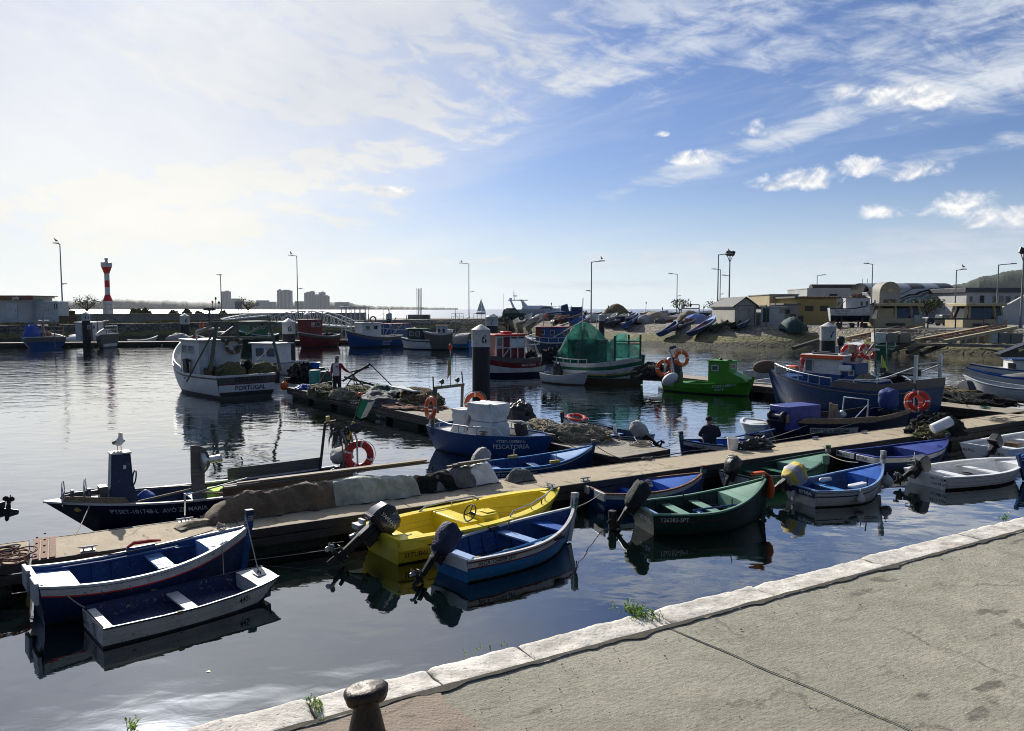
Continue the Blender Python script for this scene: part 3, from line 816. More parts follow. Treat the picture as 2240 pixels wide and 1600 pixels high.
weeds(2192,1140,QZ-.05,8,.08,'spindly flowering weed at the kerb near the right picture edge',4,True,.03,1)
weeds(288,1598,QZ-.15,9,.07,'little star shaped sprig at the bottom left of the quay edge',5,spread=.015,along=1)
def kerb_soil():
 mb=MB();N=900;vs=[]
 for i in range(N+1):
  s=-3+16*i/N;a=.012+.02*max(0,noise.noise(Vector((s*5,1,0))));b_=.016+.05*max(0,noise.fractal(Vector((s*3.5,5,0)),1,2,5)+.15)
  vs+=[Q(s,KW-a,QZ+.011),Q(s,KW+b_,QZ+.0105)]
 mb.add(vs,[(2*i,2*i+1,2*i+3,2*i+2) for i in range(N)]);struct(mb.build('kerb_soil',plain('soil',(.055,.048,.032),.95,0,.5,20,.01) or 'soil',fix=False))
 rnd=random.Random(11);mb=MB()
 for i in range(900):
  s=rnd.uniform(-2,12);t=KW+abs(rnd.gauss(0,.25)) if i%2 else rnd.uniform(KW,4.5);r=rnd.uniform(.002,.007)*(1.6 if rnd.random()<.06 else 1);c=Q(s,t,QZ+.006+r*.4)
  if s>9 or t>4:r*=1.4
  mb.add([c+Vector((rnd.uniform(.6,1.2)*r*math.cos(a),rnd.uniform(.6,1.2)*r*math.sin(a),rnd.uniform(-.4,0)*r)) for a in(0,1.6,3.1,4.7)]+[c+Vector((0,0,r*rnd.uniform(.4,.9)))],[(0,1,4),(1,2,4),(2,3,4),(3,0,4)],i%3)
 stuff(mb.build('grit',['soil','limestone','patch_concrete'],fix=False))
kerb_soil()
def bollard():
 c=P(803,1648,QZ)
 top=PY(800,1502,c.y-.03).z-QZ
 t=thing('mooring_bollard','rusty black mushroom shaped iron mooring bollard on the quay','bollard',(c.x,c.y,QZ),R(12))
 h=top
 MB().lathe([(.150,.0),(.135,.015),(.110,.05),(.088,h*.30),(.072,h*.52),(.060,h*.68),(.058,h*.76),(.066,h*.82)],32).build('post','iron',t)
 mb=MB()
 def fn(u,v):
  a=2*PI*(u if u<.999 else 0);p=PI*v
  r=.100*math.sin(p)**.42;z=h*.885-.031*math.cos(p)*(1 if v>.5 else 1.35)
  k=1+.05*noise.noise(Vector((math.cos(a)*2,math.sin(a)*2,v*3)))+.012*noise.noise(Vector((math.cos(a)*9,math.sin(a)*9,v*9)))
  return(r*k*math.cos(a)*1.06,r*k*math.sin(a),z*(1+.02*(k-1))+.012*math.sin(a+2.2)+(.016*math.sin(3*a) if v<.35 else 0))
 mb.grid(fn,40,20);mb.build('cap','iron',t,60)
bollard()
DZ=.5
def pontoon(label,a,b,w,left,mat,skirt=.42,step=3.2,ext=0):
 """a -> b is the near edge of the deck; the deck reaches w to the other side"""
 a,b=Vector((*a[:2],0)),Vector((*b[:2],0));d=b-a;L=d.length;rz=math.atan2(d.y,d.x);s=1 if left else-1
 t=thing('pontoon',label,'pontoon',a,rz,'floating pontoons of the harbour')
 k=max(1,round(L/step))
 for i in range(k):
  x0,x1=L*i/k+.006,L*(i+1)/k-.006
  MB().box(((x0+x1)/2,s*w/2,DZ-.05),(x1-x0,w-.1,.1)).build('deck_slab',mat,t,bevel=.012)
 for y in(.025,w-.025):
  mb=MB();mb.box((L/2,s*y,DZ-.07),(L,.05,.15));mb.box((L/2,s*(y if y<.5 else y),DZ-.24),(L,.036,.15));mb.build('fender_board','plank_dark',t,bevel=.006)
 for x in(.0,L):MB().box((x+(.02 if x==0 else-.02),s*w/2,DZ-.13),(.05,w,.24)).build('end_board','plank_dark',t)
 n=max(2,round(L/2.4))
 for i in range(n):
  x=L*(i+.5)/n;MB().box((x,s*w/2,-.05),(L/n*.78,w*.86,.6)).build('float','weed',t,bevel=.05)
 return t,L,s
A0=P(69,1229,DZ);A1=P(1710,996,DZ);md=(A1-A0).normalized()
a_near,b_near=A0,A0+md*34
main_w=1.30
t,L,s=pontoon('long pale concrete walkway pontoon running across the harbour behind the small boats',a_near,b_near,main_w,True,'pontoon_concrete')
mb=MB()
for k in range(3):mb.box((.05+.11*k,main_w/2,DZ+.012),(.085,main_w-.06,.022))
for k in range(8):mb.lathe([(.018,DZ+.02),(.018,DZ+.04)],8,(.05+.11*(k%2),.15+.19*k,0))
mb.build('hinge_plate','rusty',t,bevel=.004)
ml=Vector((-md.y,md.x,0))
def MP(s,tt,z=DZ):p=A0+md*s+ml*tt;return Vector((p.x,p.y,z))
pontoon('short pontoon section at the left picture edge beyond the rusty hinge',A0-md*7.06,A0-md*.06,main_w,True,'pontoon_concrete')
F0=P(1352,1002,DZ);F1=P(628,848,DZ)
pontoon('finger pontoon heaped with nets, leading out to the trawler with the white wheelhouse',F0,F1,2.0,False,'finger_concrete')
G0=P(2228,907,DZ);G1=P(1440,821,DZ)
pontoon('finger pontoon on the right behind the big blue fishing boat',G0,G1,1.7,False,'finger_concrete')
H0=P(-120,752,DZ);H1=P(1120,742,DZ)
pontoon('low far pontoon below the stone breakwater wall where the far boats lie',H0,H1,2.0,True,'finger_concrete',step=9)
def wpt(px,py,z):return P(px,py,z)
top=[(-150,8),(-65,98),(-3,168),(5,128),(13,108),(21,104),(26.5,97),(33.5,95),(36,94),(38,80),(54,76),(110,66)]
foot=[(-149,7),(-64,97),(-1,164),(5.5,118),(10.5,92),(15.5,85.5),(24.5,84),(28.5,86),(35,88),(36.8,78),(46,70.5),(110,56)]
LZ=2.2
def land():
 mb=MB();n=len(top)
 back=[(-360,330),(-66+14,98+30),(-3+14,196),(16,200),(30,204),(60,210),(80,220),(95,230),(120,250),(170,260),(240,260),(400,200)]
 back[0]=(-150-16,8+14);back[1]=(-65-16,98+14);back[2]=(-3-14,168+13)
 vs=[(*p,LZ) for p in top]+[(*p,LZ) for p in back]
 fs=[(i,i+1,n+i+1,n+i) for i in range(n-1)]
 mb.add(vs,fs,0)
 vs=[(*p,LZ) for p in back]+[(p[0]*1.0-2,p[1]+4,-1) for p in back];mb.add(vs,[(i,i+1,n+i+1,n+i) for i in range(n-1)],0)
 struct(mb.build('quayside_ground','far_concrete',fix=True))
 mb=MB()
 def lerp(pl,s):
  i=min(len(pl)-2,int(s));f=s-i;return(pl[i][0]*(1-f)+pl[i+1][0]*f,pl[i][1]*(1-f)+pl[i+1][1]*f)
 def fn(u,v):
  s=u*(n-1);a,b=lerp(top,s),lerp(foot,s);z=LZ+.004-(LZ+.7)*v
  vv=v*(LZ+.7)/LZ
  p=Vector((a[0]+(b[0]-a[0])*vv,a[1]+(b[1]-a[1])*vv,z))
  if 0<v<1:p.z+=.10*noise.fractal(p*.5,1,2,4)
  return p
 steep=lambda u,v:1 if(u*(n-1)<2) else 0
 mb.grid(fn,264,14,mi=steep)
 struct(mb.build('stone_slope',['slope_stone','wall_stone'],ang=60))
land()
def grass_strip():
 rnd=random.Random(3);mb=MB()
 a,b=Vector((-150,8,LZ)),Vector((-3,168,LZ));d=b-a;nrm=Vector((-d.y,d.x,0)).normalized()
 for i in range(5200):
  s=rnd.uniform(.3,.82);p=a+d*s+nrm*abs(rnd.gauss(0,2.0));h=rnd.uniform(.05,.32)*(1+.6*noise.noise(p*.2))
  an=rnd.uniform(0,PI);w=Vector((math.cos(an),math.sin(an),0))*rnd.uniform(.12,.4)
  l=Vector((rnd.uniform(-.1,.1),rnd.uniform(-.1,.1),0))
  mb.add([p-w,p+w,p+w*.4+l+Vector((0,0,h)),p-w*.5+l+Vector((0,0,h*.8))],[(0,1,2,3)])
 stuff(mb.build('grass','grass',fix=False))
grass_strip()
BA,BB=Vector((-150,8,0)),Vector((-3,168,0));BD=(BB-BA).normalized();BN=Vector((-BD.y,BD.x,0));rzq=math.atan2(BD.y,BD.x)
def BW(px,t,z):
 """point on the breakwater t metres behind its edge, seen at picture column px"""
 r=ray(px,700);k=r.x/r.y;o=BA+BN*t
 s=(k*o.y-o.x)/(BD.x-k*BD.y);p=o+BD*s;return Vector((p.x,p.y,z))
p0,p1=BW(165,5,LZ),BW(800,5,LZ)
w_=thing('parapet_wall','long low grey concrete parapet wall on the breakwater behind the grass','wall',p0,rzq)
Lw=(p1-p0).length
MB().box((Lw/2,0,.62),(Lw,.5,1.25)).build('wall_body','far_concrete',w_);MB().box((Lw/2,-.03,1.31),(Lw,.68,.14)).build('coping','far_concrete',w_,bevel=.03)
p0,p1=BW(-120,5,LZ),BW(166,5,LZ)
w_=thing('wooden_fence','brown plank fence at the left end of the breakwater parapet','fence',BW(127,4.5,LZ),rzq)
Lw=(BW(168,4.5,LZ)-BW(127,4.5,LZ)).length
mb=MB();[mb.box((Lw*(i+.5)/22,0,.55+.03*math.sin(i*5)),(Lw/22*.9,.05,1.1)) for i in range(22)];mb.build('boards','plank_brown',w_)
mb=MB();[mb.box((Lw/2,.06,z),(Lw,.06,.1)) for z in(.25,.85)];mb.build('rails','plank_dark',w_)
def ridge(name,mat,xs,ys,prof,depth,seed,tree=1.0,step=6.0):
 """a long wooded bank: front at distance ys, height profile prof(x)"""
 mb=MB();n=int((xs[1]-xs[0])/step);vs=[]
 for i in range(n+1):
  x=xs[0]+(xs[1]-xs[0])*i/n;hh=prof(x);y=ys(x)
  rough=tree*(noise.fractal(Vector((x*.03,seed,0)),1,2,5)+.55*noise.noise(Vector((x*.16,seed,3))))
  for j,(f,k) in enumerate(((0,-1),(0,.35),(.06,.8),(.2,1.0),(.55,1.04),(1,.2))):
   jt=tree*.8*noise.noise(Vector((x*.08,j*3.1,seed)))
   z=-1 if k<0 else max(.3,hh*k+(rough+jt)*(1 if hh>3 else .25*hh/3))
   vs.append((x*(1+f*depth/y),y+f*depth,z))
 fs=[(i*6+j,(i+1)*6+j,(i+1)*6+j+1,i*6+j+1) for i in range(n) for j in range(5)]
 mb.add(vs,fs);o=mb.build(name,mat,ang=50);return struct(o)
def smooth(pts):
 def f(x):
  if x<=pts[0][0]:return pts[0][1]
  for(a_,b_),(c_,d_) in zip(pts,pts[1:]):
   if x<=c_:t_=(x-a_)/(c_-a_);t_=t_*t_*(3-2*t_);return b_+(d_-b_)*t_
  return pts[-1][1]
 return f
FD=4200.0
k=FD/FPX
def fx(px):return(px-CX)/FPX*FD
def fz(py):return EYE+(676-py)*k
fp=smooth([(fx(-400),fz(655)),(fx(60),fz(657)),(fx(180),fz(659)),(fx(260),fz(655)),(fx(350),fz(658)),(fx(470),fz(662)),(fx(520),fz(656)),(fx(580),fz(661)),(fx(690),fz(661)),(fx(760),fz(661)),(fx(790),fz(668)),(fx(830),fz(671)),(fx(1000),fz(674.2))])
ridge('far_shore','far_wood',(fx(-420),fx(1002)),lambda x:FD,fp,500,2,4.2,7.0)
HD=2600.0
hp=smooth([((1930-CX)/FPX*HD,4),((1985-CX)/FPX*HD,52),((2040-CX)/FPX*HD,68),((2090-CX)/FPX*HD,92),((2150-CX)/FPX*HD,122),((2210-CX)/FPX*HD,142),((2260-CX)/FPX*HD,152),((2500-CX)/FPX*HD,190)])
ridge('hill','hill_wood',((1930-CX)/FPX*HD,(2560-CX)/FPX*HD),lambda x:HD,hp,900,5,3.2,5.0)
GNEAR='small boats moored along the long pontoon'
def windings(h,mat,n=5,r=.014,nm='rope_winding'):
 p=h.post;mb=MB();c=Vector((p.x,0,p.z-.10))
 for i in range(n):
  mb.torus((c.x-i*.004,0,c.z-i*.022),.055,r,14,6,Matrix.Rotation(.25*math.sin(i*2),4,'X'))
 mb.build(nm,mat,h.t)
def W(h,x,y,z):return h.t.matrix_basis@Vector((x,y,z))
hA=boat('rowing_boat','old blue rowing boat with white band, red line and tall stem post','boat',(71,1262,.60),(544,1150,.76),1.34,group=GNEAR,hull='navy',zm=.50,bands=[(.035,'navy'),(.095,'oldwhite'),(.022,'bright_red')],inner='inner_blue',floor='weathered_blue',rail='greywhite',deck=(.76,'pale_blue'),sterndeck=(.17,'pale_blue',.08),thwarts=[(.56,'pale_blue',.24,.10)],stem=(.26,.075,'blue','navy'),transom='navy',ribs=9,rake=.12,tw=.80)
windings(hA,'rope',4)
mb=MB();mb.tube([(.16,.52,.50),(1.0,.50,.47),(2.05,.42,.50)],[.02,.024,.03],8);mb.box((2.25,.40,.50),(.5,.10,.018),rz=-.1);o=mb.build('oar','blue',None);o.matrix_basis=hA.t.matrix_basis.copy();tag(o,'long blue oar laid along the far gunwale of the old blue boat','oar')
mb=MB();mb.box((1.5,.22,.14),(1.4,.06,.03),rz=.05);mb.box((1.1,-.1,.13),(1.2,.05,.03),rz=-.03);mb.build('stringer','red',hA.t)
MB().box((1.55,.60,.53),(.42,.07,.10)).build('oarlock_block','blue',hA.t,bevel=.01);MB().box((1.62,-.56,.50),(.28,.07,.07)).build('oarlock_block','slate_blue',hA.t,bevel=.01)
mb=MB();mb.tube([W(hA,1.35,.60,.585),W(hA,1.45,.61,.64),W(hA,1.7,.61,.63),W(hA,1.85,.6,.61)],[.02,.03,.03,.015],8);tag(mb.build('red_strap','bright_red'),'crumpled red strap lying on the far gunwale of the old blue boat','strap')
for sgn in(1,-1):
 mb=MB();mb.box((-.03,sgn*.34,.50),(.05,.36,.30),taper=1.1);mb.build('transom_board','greywhite',hA.t,bevel=.01)
mb=MB();mb.add([Vector(v) for v in((0,0,0),(.03,.08,0),(.11,.09,0),(.05,.14,0),(.07,.22,0),(0,.17,0),(-.07,.22,0),(-.05,.14,0),(-.11,.09,0),(-.03,.08,0))],[tuple(range(10))])
pm=hA.pt(.90,.30,-1,.004);pm2=hA.pt(.94,.30,-1,.004);dx=(pm2-pm).normalized();mb.T=Matrix.Identity(4)
mb.v=[tuple(pm+dx*v[0]*.45+Vector((0,0,v[1]*.45))) for v in mb.v];mb.build('star_emblem','letter_white',hA.t,fix=False)
def punt():
 S0,N0=P(202,1353,.27),P(578,1253,.32);d=N0-S0;L=math.hypot(d.x,d.y)
 L*=1.04;t=thing('punt','shabby white square ended punt with blue inside, nearest boat at the lower left','boat',(S0.x,S0.y,.025),math.atan2(d.y,d.x),GNEAR)
 st=[(0,.49,.245,-.1),(.1,.505,.238,-.1),(.3,.53,.225,-.1),(.5,.53,.222,-.1),(.7,.49,.235,-.1),(.85,.43,.255,-.09),(.94,.37,.275,-.02),(1.0,.30,.29,.10)]
 def outer(i,f,s):
  u,b,zt,zb=st[i];z=zt-(zt-zb)*f;x=u*L-.17*f*max(0,(u-.8)/.2);return Vector((x,s*b*(1-.13*f),z))
 mb=MB()
 for s in(1,-1):
  vs=[outer(i,f,s) for i in range(8) for f in(0,.22,.48,.68,1)]
  mb.add(vs,[(i*5+j,(i+1)*5+j,(i+1)*5+j+1,i*5+j+1) for i in range(7) for j in range(4)],[1 if(j==3) else 0 for i in range(7) for j in range(4)])
 for i in(0,7):
  vs=[outer(i,f,s) for f in(0,.22,.48,.68,1) for s in(1,-1)];mb.add(vs,[(2*j,2*j+1,2*j+3,2*j+2) for j in range(4)],[0,0,0,1])
 vs=[outer(i,1,s) for i in range(8) for s in(1,-1)];mb.add(vs,[(2*i,2*i+1,2*i+3,2*i+2) for i in range(7)],1)
 mb.build('hull',['oldwhite','boot'],t,30)
 mb=MB();zf=.035
 for s in(1,-1):
  vs=[]
  for i in range(7):
   a,b=outer(i,0,s),outer(i,.6,s);x=a.x+(.03 if i==0 else 0);vs+=[(x,a.y-s*.025,a.z-.004),(x,b.y-s*.025,zf)]
  mb.add(vs,[(2*i,2*i+1,2*i+3,2*i+2) for i in range(6)],0)
 vs=[(outer(i,0,1).x+(.03 if i==0 else 0),s*(abs(outer(i,.6,1).y)-.025),zf) for i in range(7) for s in(1,-1)];mb.add(vs,[(2*i,2*i+1,2*i+3,2*i+2) for i in range(6)],1)
 e=outer(0,0,1);mb.add([(.03,-.46,zf),(.03,.46,zf),(.03,.46,.24),(.03,-.46,.24)],[(0,1,2,3)],0)
 mb.build('lining',['weathered_blue','weathered_blue'],t)
 for s in(1,-1):
  pts=[outer(i,0,s)+Vector((0,-s*.008,.004)) for i in range(8)];mb=MB()
  for a,b in zip(pts,pts[1:]):mb.beam(a,b,.036,.024)
  mb.build('gunwale','navy',t,bevel=.004)
 mb=MB();vs=[(outer(i,0,1).x,s*(outer(i,0,1).y-.012)*f,outer(i,0,1).z+.006+.012*(1-f)) for i in range(4,8) for s,f in((1,1),(1,0),(-1,1))]
 mb.add(vs,[(3*i+j,3*i+3+j,3*i+4+j,3*i+1+j) for i in range(1,3) for j in range(2)])
 a=outer(5,0,1);mb.add([(a.x,a.y-.03,a.z),(a.x,-a.y+.03,a.z),(a.x,-a.y+.06,.05),(a.x,a.y-.06,.05)],[(0,1,2,3)])
 mb.build('foredeck','oldwhite',t)
 MB().box((L*.93,0,.298),(.14,.20,.014)).build('deck_plate','greywhite',t,bevel=.003)
 mb=MB();mb.tube([(L*.93,-.04,.30),(L*.93,-.04,.335),(L*.93,.04,.335),(L*.93,.04,.30)],.012,6);mb.build('cleat','iron',t)
 MB().box((L*.475,0,.15),(.17,.96,.025)).build('thwart','oldwhite',t,bevel=.005)
 MB().box((.085,0,.205),(.13,.90,.022)).build('stern_seat','oldwhite',t,bevel=.005)
 for s in(1,-1):MB().box((L*.38,s*.535,.228),(.07,.045,.045)).build('oarlock_block','plank_tan',t,bevel=.006)
 text_mb('4450SE 5',lambda x,z:(lambda q,zz:(lambda b,zt,zb:Vector((q*L-.05,-(b*(1-.13*(zt-zz)/(zt-zb)))-.022,zz)))(.475-(q-.74)*.62,.245+(q-.74)*.17,-.08))(.74+x/L,.10+z+(x/L)*.14),.125,.012,.82).build('lettering','letter_black',t,fix=False)
 for s,y0,z0,sz in(('STOS',.44,.145,.10),('SANTOS',.46,.055,.10),('SETU',.0,.125,.11),('BAL',-.04,.03,.11)):
  text_mb(s,lambda x,z:Vector((-.006,y0-x,z0+z)),sz,.01,.8).build('lettering','letter_black',t,fix=False)
 return t,L
tB,LB=punt()
mb=MB();mb.add([tuple(tB.matrix_basis@Vector(p)) for p in((.55,-.40,.05),(.95,-.42,.05),(.95,-.20,.05),(.60,-.18,.05),(.57,-.39,.12),(.93,-.41,.12),(.94,-.21,.12),(.62,-.19,.12))],[(3,2,1,0),(4,5,6,7),(0,1,5,4),(1,2,6,5),(2,3,7,6),(3,0,4,7)])
tag(mb.build('foam_block','plastic_white',bevel=.03),'white foam block lying on the floor of the shabby punt','foam block')
TB=lambda x,y,z:tB.matrix_basis@Vector((x,y,z))
rope('mooring_rope',[TB(.02,.46,.25),W(hA,.22,-.45,.55)],.009,'rope','pale mooring rope from the stern of the shabby punt to the old blue boat',sag=.03)
rope('mooring_rope',[TB(LB*.93,.03,.33),W(hA,hA.L-.06,-.02,.95)],.009,'rope','pale rope from the shabby punt bow up to the blue stem post',sag=.02)
rope('mooring_rope',[TB(LB*.78,.43,.26),W(hA,hA.L-.5,-.18,.78)],.007,'rope','thin rope hanging from the blue foredeck onto the far side of the shabby punt',sag=.06)
rope('mooring_rope',[W(hA,hA.L-.55,.05,.78),W(hA,.9,.55,.56)],.008,'dark_rope','dark rope stretched along the inside of the old blue boat',sag=.05)
mb=MB();c=W(hA,hA.L-.45,0,.79)
for i in range(7):mb.torus(c+Vector((.02*math.sin(i*2.1),.02*math.cos(i*3.3),.012*i)),.05+.012*math.sin(i),.009,16,6,Matrix.Rotation(.4*math.sin(i*1.7),4,'X')@Matrix.Rotation(.4*math.cos(i),4,'Y'))
tag(mb.build('rope_coil','rope'),'knotted rope coil on the pale foredeck of the old blue boat','rope')
hC=boat('motorboat','yellow fibreglass motorboat with dark red rubbing strip and black outboard','boat',(829,1166,.45),(1222,1068,.62),1.62,group=GNEAR,hull='yellow',zm=.44,bands=[(.13,'yellow'),(.03,'dark_red')],inner='yellow',rail='yellow',railw=.17,railh=.05,deck=(.90,'yellow'),tw=.80,q=2.9,n=3.4,rake=.35,zf=.05,th=.13,texts=[('SETUBAL',.025,.32,.12,-1,'letter_black')],deckz=.0,keel=.2,fl=.18)
def yellow_fit():
 h,t=hC,hC.t;L=h.L
 mb=MB();mb.box((.30,-.50,.36),(.58,.40,.22),taper=.9);mb.box((.28,.50,.36),(.5,.40,.22),taper=.9);mb.box((.34,0,.24),(.2,1.1,.3));mb.build('stern_box','yellow',t,bevel=.03)
 mb=MB();mb.box((L*.40,.12,.25),(.34,1.16,.40));mb.build('seat_box','yellow',t,bevel=.03)
 mb=MB();mb.box((L*.48,-.32,.30),(.42,.55,.50),taper=.85);mb.build('console','yellow',t,bevel=.025)
 MB().box((L*.50,-.34,.565),(.22,.26,.012)).build('console_tray','yellow',t,bevel=.01)
 ax=Matrix.Rotation(R(-62),4,'Y')
 mb=MB();c=Vector((L*.40,-.36,.60));mb.torus(c,.155,.013,32,8,ax)
 for a in(0,2.1,4.2):mb.tube([c,c+(ax@Vector((.15*math.cos(a),.15*math.sin(a),0)))],.010,6)
 mb.tube([c,c+(ax@Vector((0,0,-.12)))],.03,8);mb.build('steering_wheel','black',t)
 for s in(1,-1):
  pts=[h.pt(u,0,s,-.10)+Vector((0,0,z)) for u,z in((.56,.03),(.58,.11),(.7,.12),(.82,.13),(.92,.12),(.945,.03))]
  if s==1:pts=pts[:0]+[h.pt(u,0,s,-.08)+Vector((0,0,z)) for u,z in((.30,.02),(.34,.10),(.48,.11),(.60,.10),(.63,.02))]
  mb=MB();mb.tube(pts,.016,8)
  for p in pts[2:4]:mb.tube([p,p-Vector((0,0,.12))],.012,6)
  mb.build('grab_rail','steel',t)
 MB().box((L*.955,.02,.66),(.14,.26,.03),rz=.1).build('bow_plate','dark_steel',t,bevel=.01)
 mb=MB();mb.tube([(L*.95,-.04,.67),(L*.95,-.04,.73),(L*.95,.1,.73),(L*.95,.1,.67)],.014,6);mb.tube([(L*.95,-.10,.735),(L*.95,.16,.735)],.013,6);mb.build('cleat','galvanised',t)
 mb=MB()
 for z in(.30,.20):mb.tube([Vector((h.x(u,z),s2*(h.y(u,z)-.128),z)) for u in[i/16 for i in range(1,16)] for s2 in(1,)],.006,5)
 mb.build('moulded_seam','dull_yellow',t)
 rope('bow_line',[h.pt(.78,0,-1,-.08)+Vector((0,0,.1)),h.pt(.78,.3,-1,.03)],.012,'cover_black',sag=-.04,parent=t)
 MB().tube([(.25,-.5,.475),(.33,-.5,.475),(.36,-.48,.475),(.33,-.47,.475)],.006,6).build('hatch_handle','steel',t)
yellow_fit()
outboard(hC,.02,54,1.06,text='YAMAHA',stripe='dark_red',turn=-6,prop='steel')
mb=MB();mb.box((-.16,.42,.50),(.16,.26,.10));mb.box((-.10,.42,.58),(.06,.2,.08));mb.beam((-.06,.42,.4),(-.34,.42,.34),.08,.06);mb.build('auxiliary_bracket','greywhite',hC.t,bevel=.01)
hD=boat('rowing_boat','sky blue rowing boat with white and dark red name band, navy covered outboard','boat',(982,1213,.39),(1256,1109,.64),1.30,group=GNEAR,hull='sky_blue',zm=.39,bands=[(.022,'dark_red'),(.105,'white'),(.024,'dark_red')],inner='inner_blue',floor='navy',rail='white',railw=.055,thwarts=[(.56,'pale_blue',.20,.09),(.80,'bright_blue',.26,.10),(.10,'pale_blue',.30,.10)],stem=(.26,.07,'white','white'),transom='sky_blue',rake=.16,ribs=8,ribmat='inner_blue',n=3.0,texts=[('XICA 124089 5PT',.06,.115,.095,-1,'letter_black')],zf=.04,rubrail=(.022,'dark_red'))
zt=hD.zs(0);MB().box((hD.x(0,zt-.08)-.018,0,zt-.085),(.024,hD.b(0)*2-.02,.17)).build('transom_band','white',hD.t)
windings(hD,'green_rope',7,.016)
outboard(hD,.12,46,.80,cover='cover_navy',seed=3,turn=4,covsize=(.24,.20,.34))
mb=MB();mb.tube([(.35,-.38,.34),(1.3,-.50,.40),(2.0,-.46,.42)],[.016,.02,.02],8);mb.box((.28,-.37,.335),(.4,.1,.015),rz=-.12);o=mb.build('oar','sky_blue');o.matrix_basis=hD.t.matrix_basis.copy();tag(o,'sky blue oar resting inside the near gunwale of the sky blue boat','oar')
mb=MB();mb.ball((.22,-.42,.37),(.10,.07,.035),14,8,disp=.15);o=mb.build('sponge','plank_tan');o.matrix_basis=hD.t.matrix_basis.copy();tag(o,'tan sponge on the stern corner of the sky blue boat','sponge')
MB().box((hD.L*.66,-.555,.39),(.24,.09,.06)).build('oarlock_block','black',hD.t,bevel=.01)
MB().box((hD.L*.50,.60,.40),(.20,.09,.07)).build('oarlock_block','black',hD.t,bevel=.01)
MB().tube([(hD.L*.60,.52,.36),(hD.L*.60,.50,.52)],.014,6).build('thole_pin','plank_tan',hD.t)
MB().lathe([(.01,-.02),(.05,0),(.045,.07),(.01,.09)],12,(hD.L*.32,0,.05)).build('floor_plug','navy',hD.t)
rope('hanging_line',[(hD.L-.02,-.05,.70),(hD.L+.02,-.06,.38)],.01,'green_rope',sag=0,parent=hD.t)
hE=boat('rowing_boat','bright blue boat with pink edged rail and split white transom, close against the pontoon','boat',(1298,1071,.42),(1538,1034,.56),1.20,group=GNEAR,hull='blue',zm=.38,bands=[(.02,'rusty'),(.10,'oldwhite')],inner='bright_blue',rail='rusty',deck=(.60,'bright_blue'),stem=(.16,.06,'navy','dark_red'),transom='blue',thwarts=[(.34,'bright_blue',.18,.10)],ttexts=[('TRES',-.12,.36,.13,'letter_white')],zf=.05,rake=.1)
windings(hE,'green_rope',4)
for s in(1,-1):MB().box((-.035,s*.36,.37),(.045,.42,.17),taper=1.08).build('transom_board','greywhite',hE.t,bevel=.008)
mb=MB();[mb.torus(W(hE,1.35,-.1+.02*i,.40+.02*i),.07,.010,16,6,Matrix.Rotation(.5*i,4,'X')) for i in range(4)];tag(mb.build('rope_coil','rope'),'pinkish rope coil hanging inside the bright blue boat','rope')
hF=boat('rowing_boat','dark green rowing boat with white registration number and pale green thwarts, centre front','boat',(1403,1112,.44),(1677,1045,.86),1.36,group=GNEAR,hull='dark_green',zm=.42,bands=[(.025,'dark_red'),(.12,'dark_green'),(.016,'dark_red')],inner='dark_green',rail='pale_green',deck=(.70,'pale_green'),thwarts=[(.30,'pale_green',.20,.10),(.52,'pale_green',.20,.10),(.08,'pale_blue',.26,.12)],stem=(.05,.07,'dark_green',None),transom='dark_green',rake=.10,ribs=7,texts=[('126283-SPT',.045,.145,.115,-1,'letter_white')],ttexts=[('SETUBAL',.10,.20,.12,'letter_white')],n=3.0)
outboard(hF,.18,36,.76,cover='cover_dark',seed=5,prop='black',covsize=(.23,.23,.40))
mb=MB();mb.lathe([(.01,-.19),(.075,-.18),(.08,-.06),(.076,0),(.08,.06),(.075,.18),(.01,.19)],14,(-.52,.20,.20),'Z');o=mb.build('fender','black');o.matrix_basis=hF.t.matrix_basis.copy();tag(o,'black ribbed cylinder fender at the stern of the dark green boat','fender')
mb=MB();mb.box((hF.L*.52,.05,.16),(.34,.5,.16));o=mb.build('crate','blue',bevel=.015);o.matrix_basis=hF.t.matrix_basis.copy();tag(o,'blue crate on the floor of the dark green boat','crate')
mb=MB();mb.tube([(.9,-.40,.43),(1.9,-.44,.48)],.02,8);o=mb.build('oar','blue');o.matrix_basis=hF.t.matrix_basis.copy();tag(o,'blue oar shaft along the near side of the dark green boat','oar')
mb=MB();p=hF.pt(.985,0,-1,.05)
def vest(u,v):
 a=(u-.5)*2;x=p.x-.03+.06*math.sin(v*PI*2)*.3+.05*(v-.5);s=.17*a
 if u<.35:q=Vector((hF.L-.42+u,.02,.93+.02*math.sin(v*6)))
 f=u
 base=[Vector((hF.L-.34,.0,.96)),Vector((hF.L-.10,-.02,.97)),Vector((hF.L+.04,-.05,.90)),Vector((hF.L+.05,-.08,.70)),Vector((hF.L+.03,-.08,.48))]
 i=min(3,int(f*4));b=base[i].lerp(base[i+1],f*4-i)
 r=.050+.02*math.sin(f*9)+(.02 if f>.5 else 0);an=2*PI*(v if v<.999 else 0)
 return b+Vector((.6*r*math.cos(an)*(1 if f>.5 else .4),r*1.3*math.sin(an),r*.55*math.cos(an)*(1 if f<.5 else .4)))
mb.grid(vest,20,12);o=mb.build('life_vest','orange',ang=60);o.matrix_basis=hF.t.matrix_basis.copy();tag(o,'faded orange life vest draped over the dark green bow','life vest')
MB().tube([(hF.L*.60,-.50,.44),(hF.L*.60,-.50,.62)],.013,6).build('thole_pin','black',hF.t);MB().tube([(hF.L*.44,.58,.40),(hF.L*.44,.58,.56)],.013,6).build('thole_pin','black',hF.t)
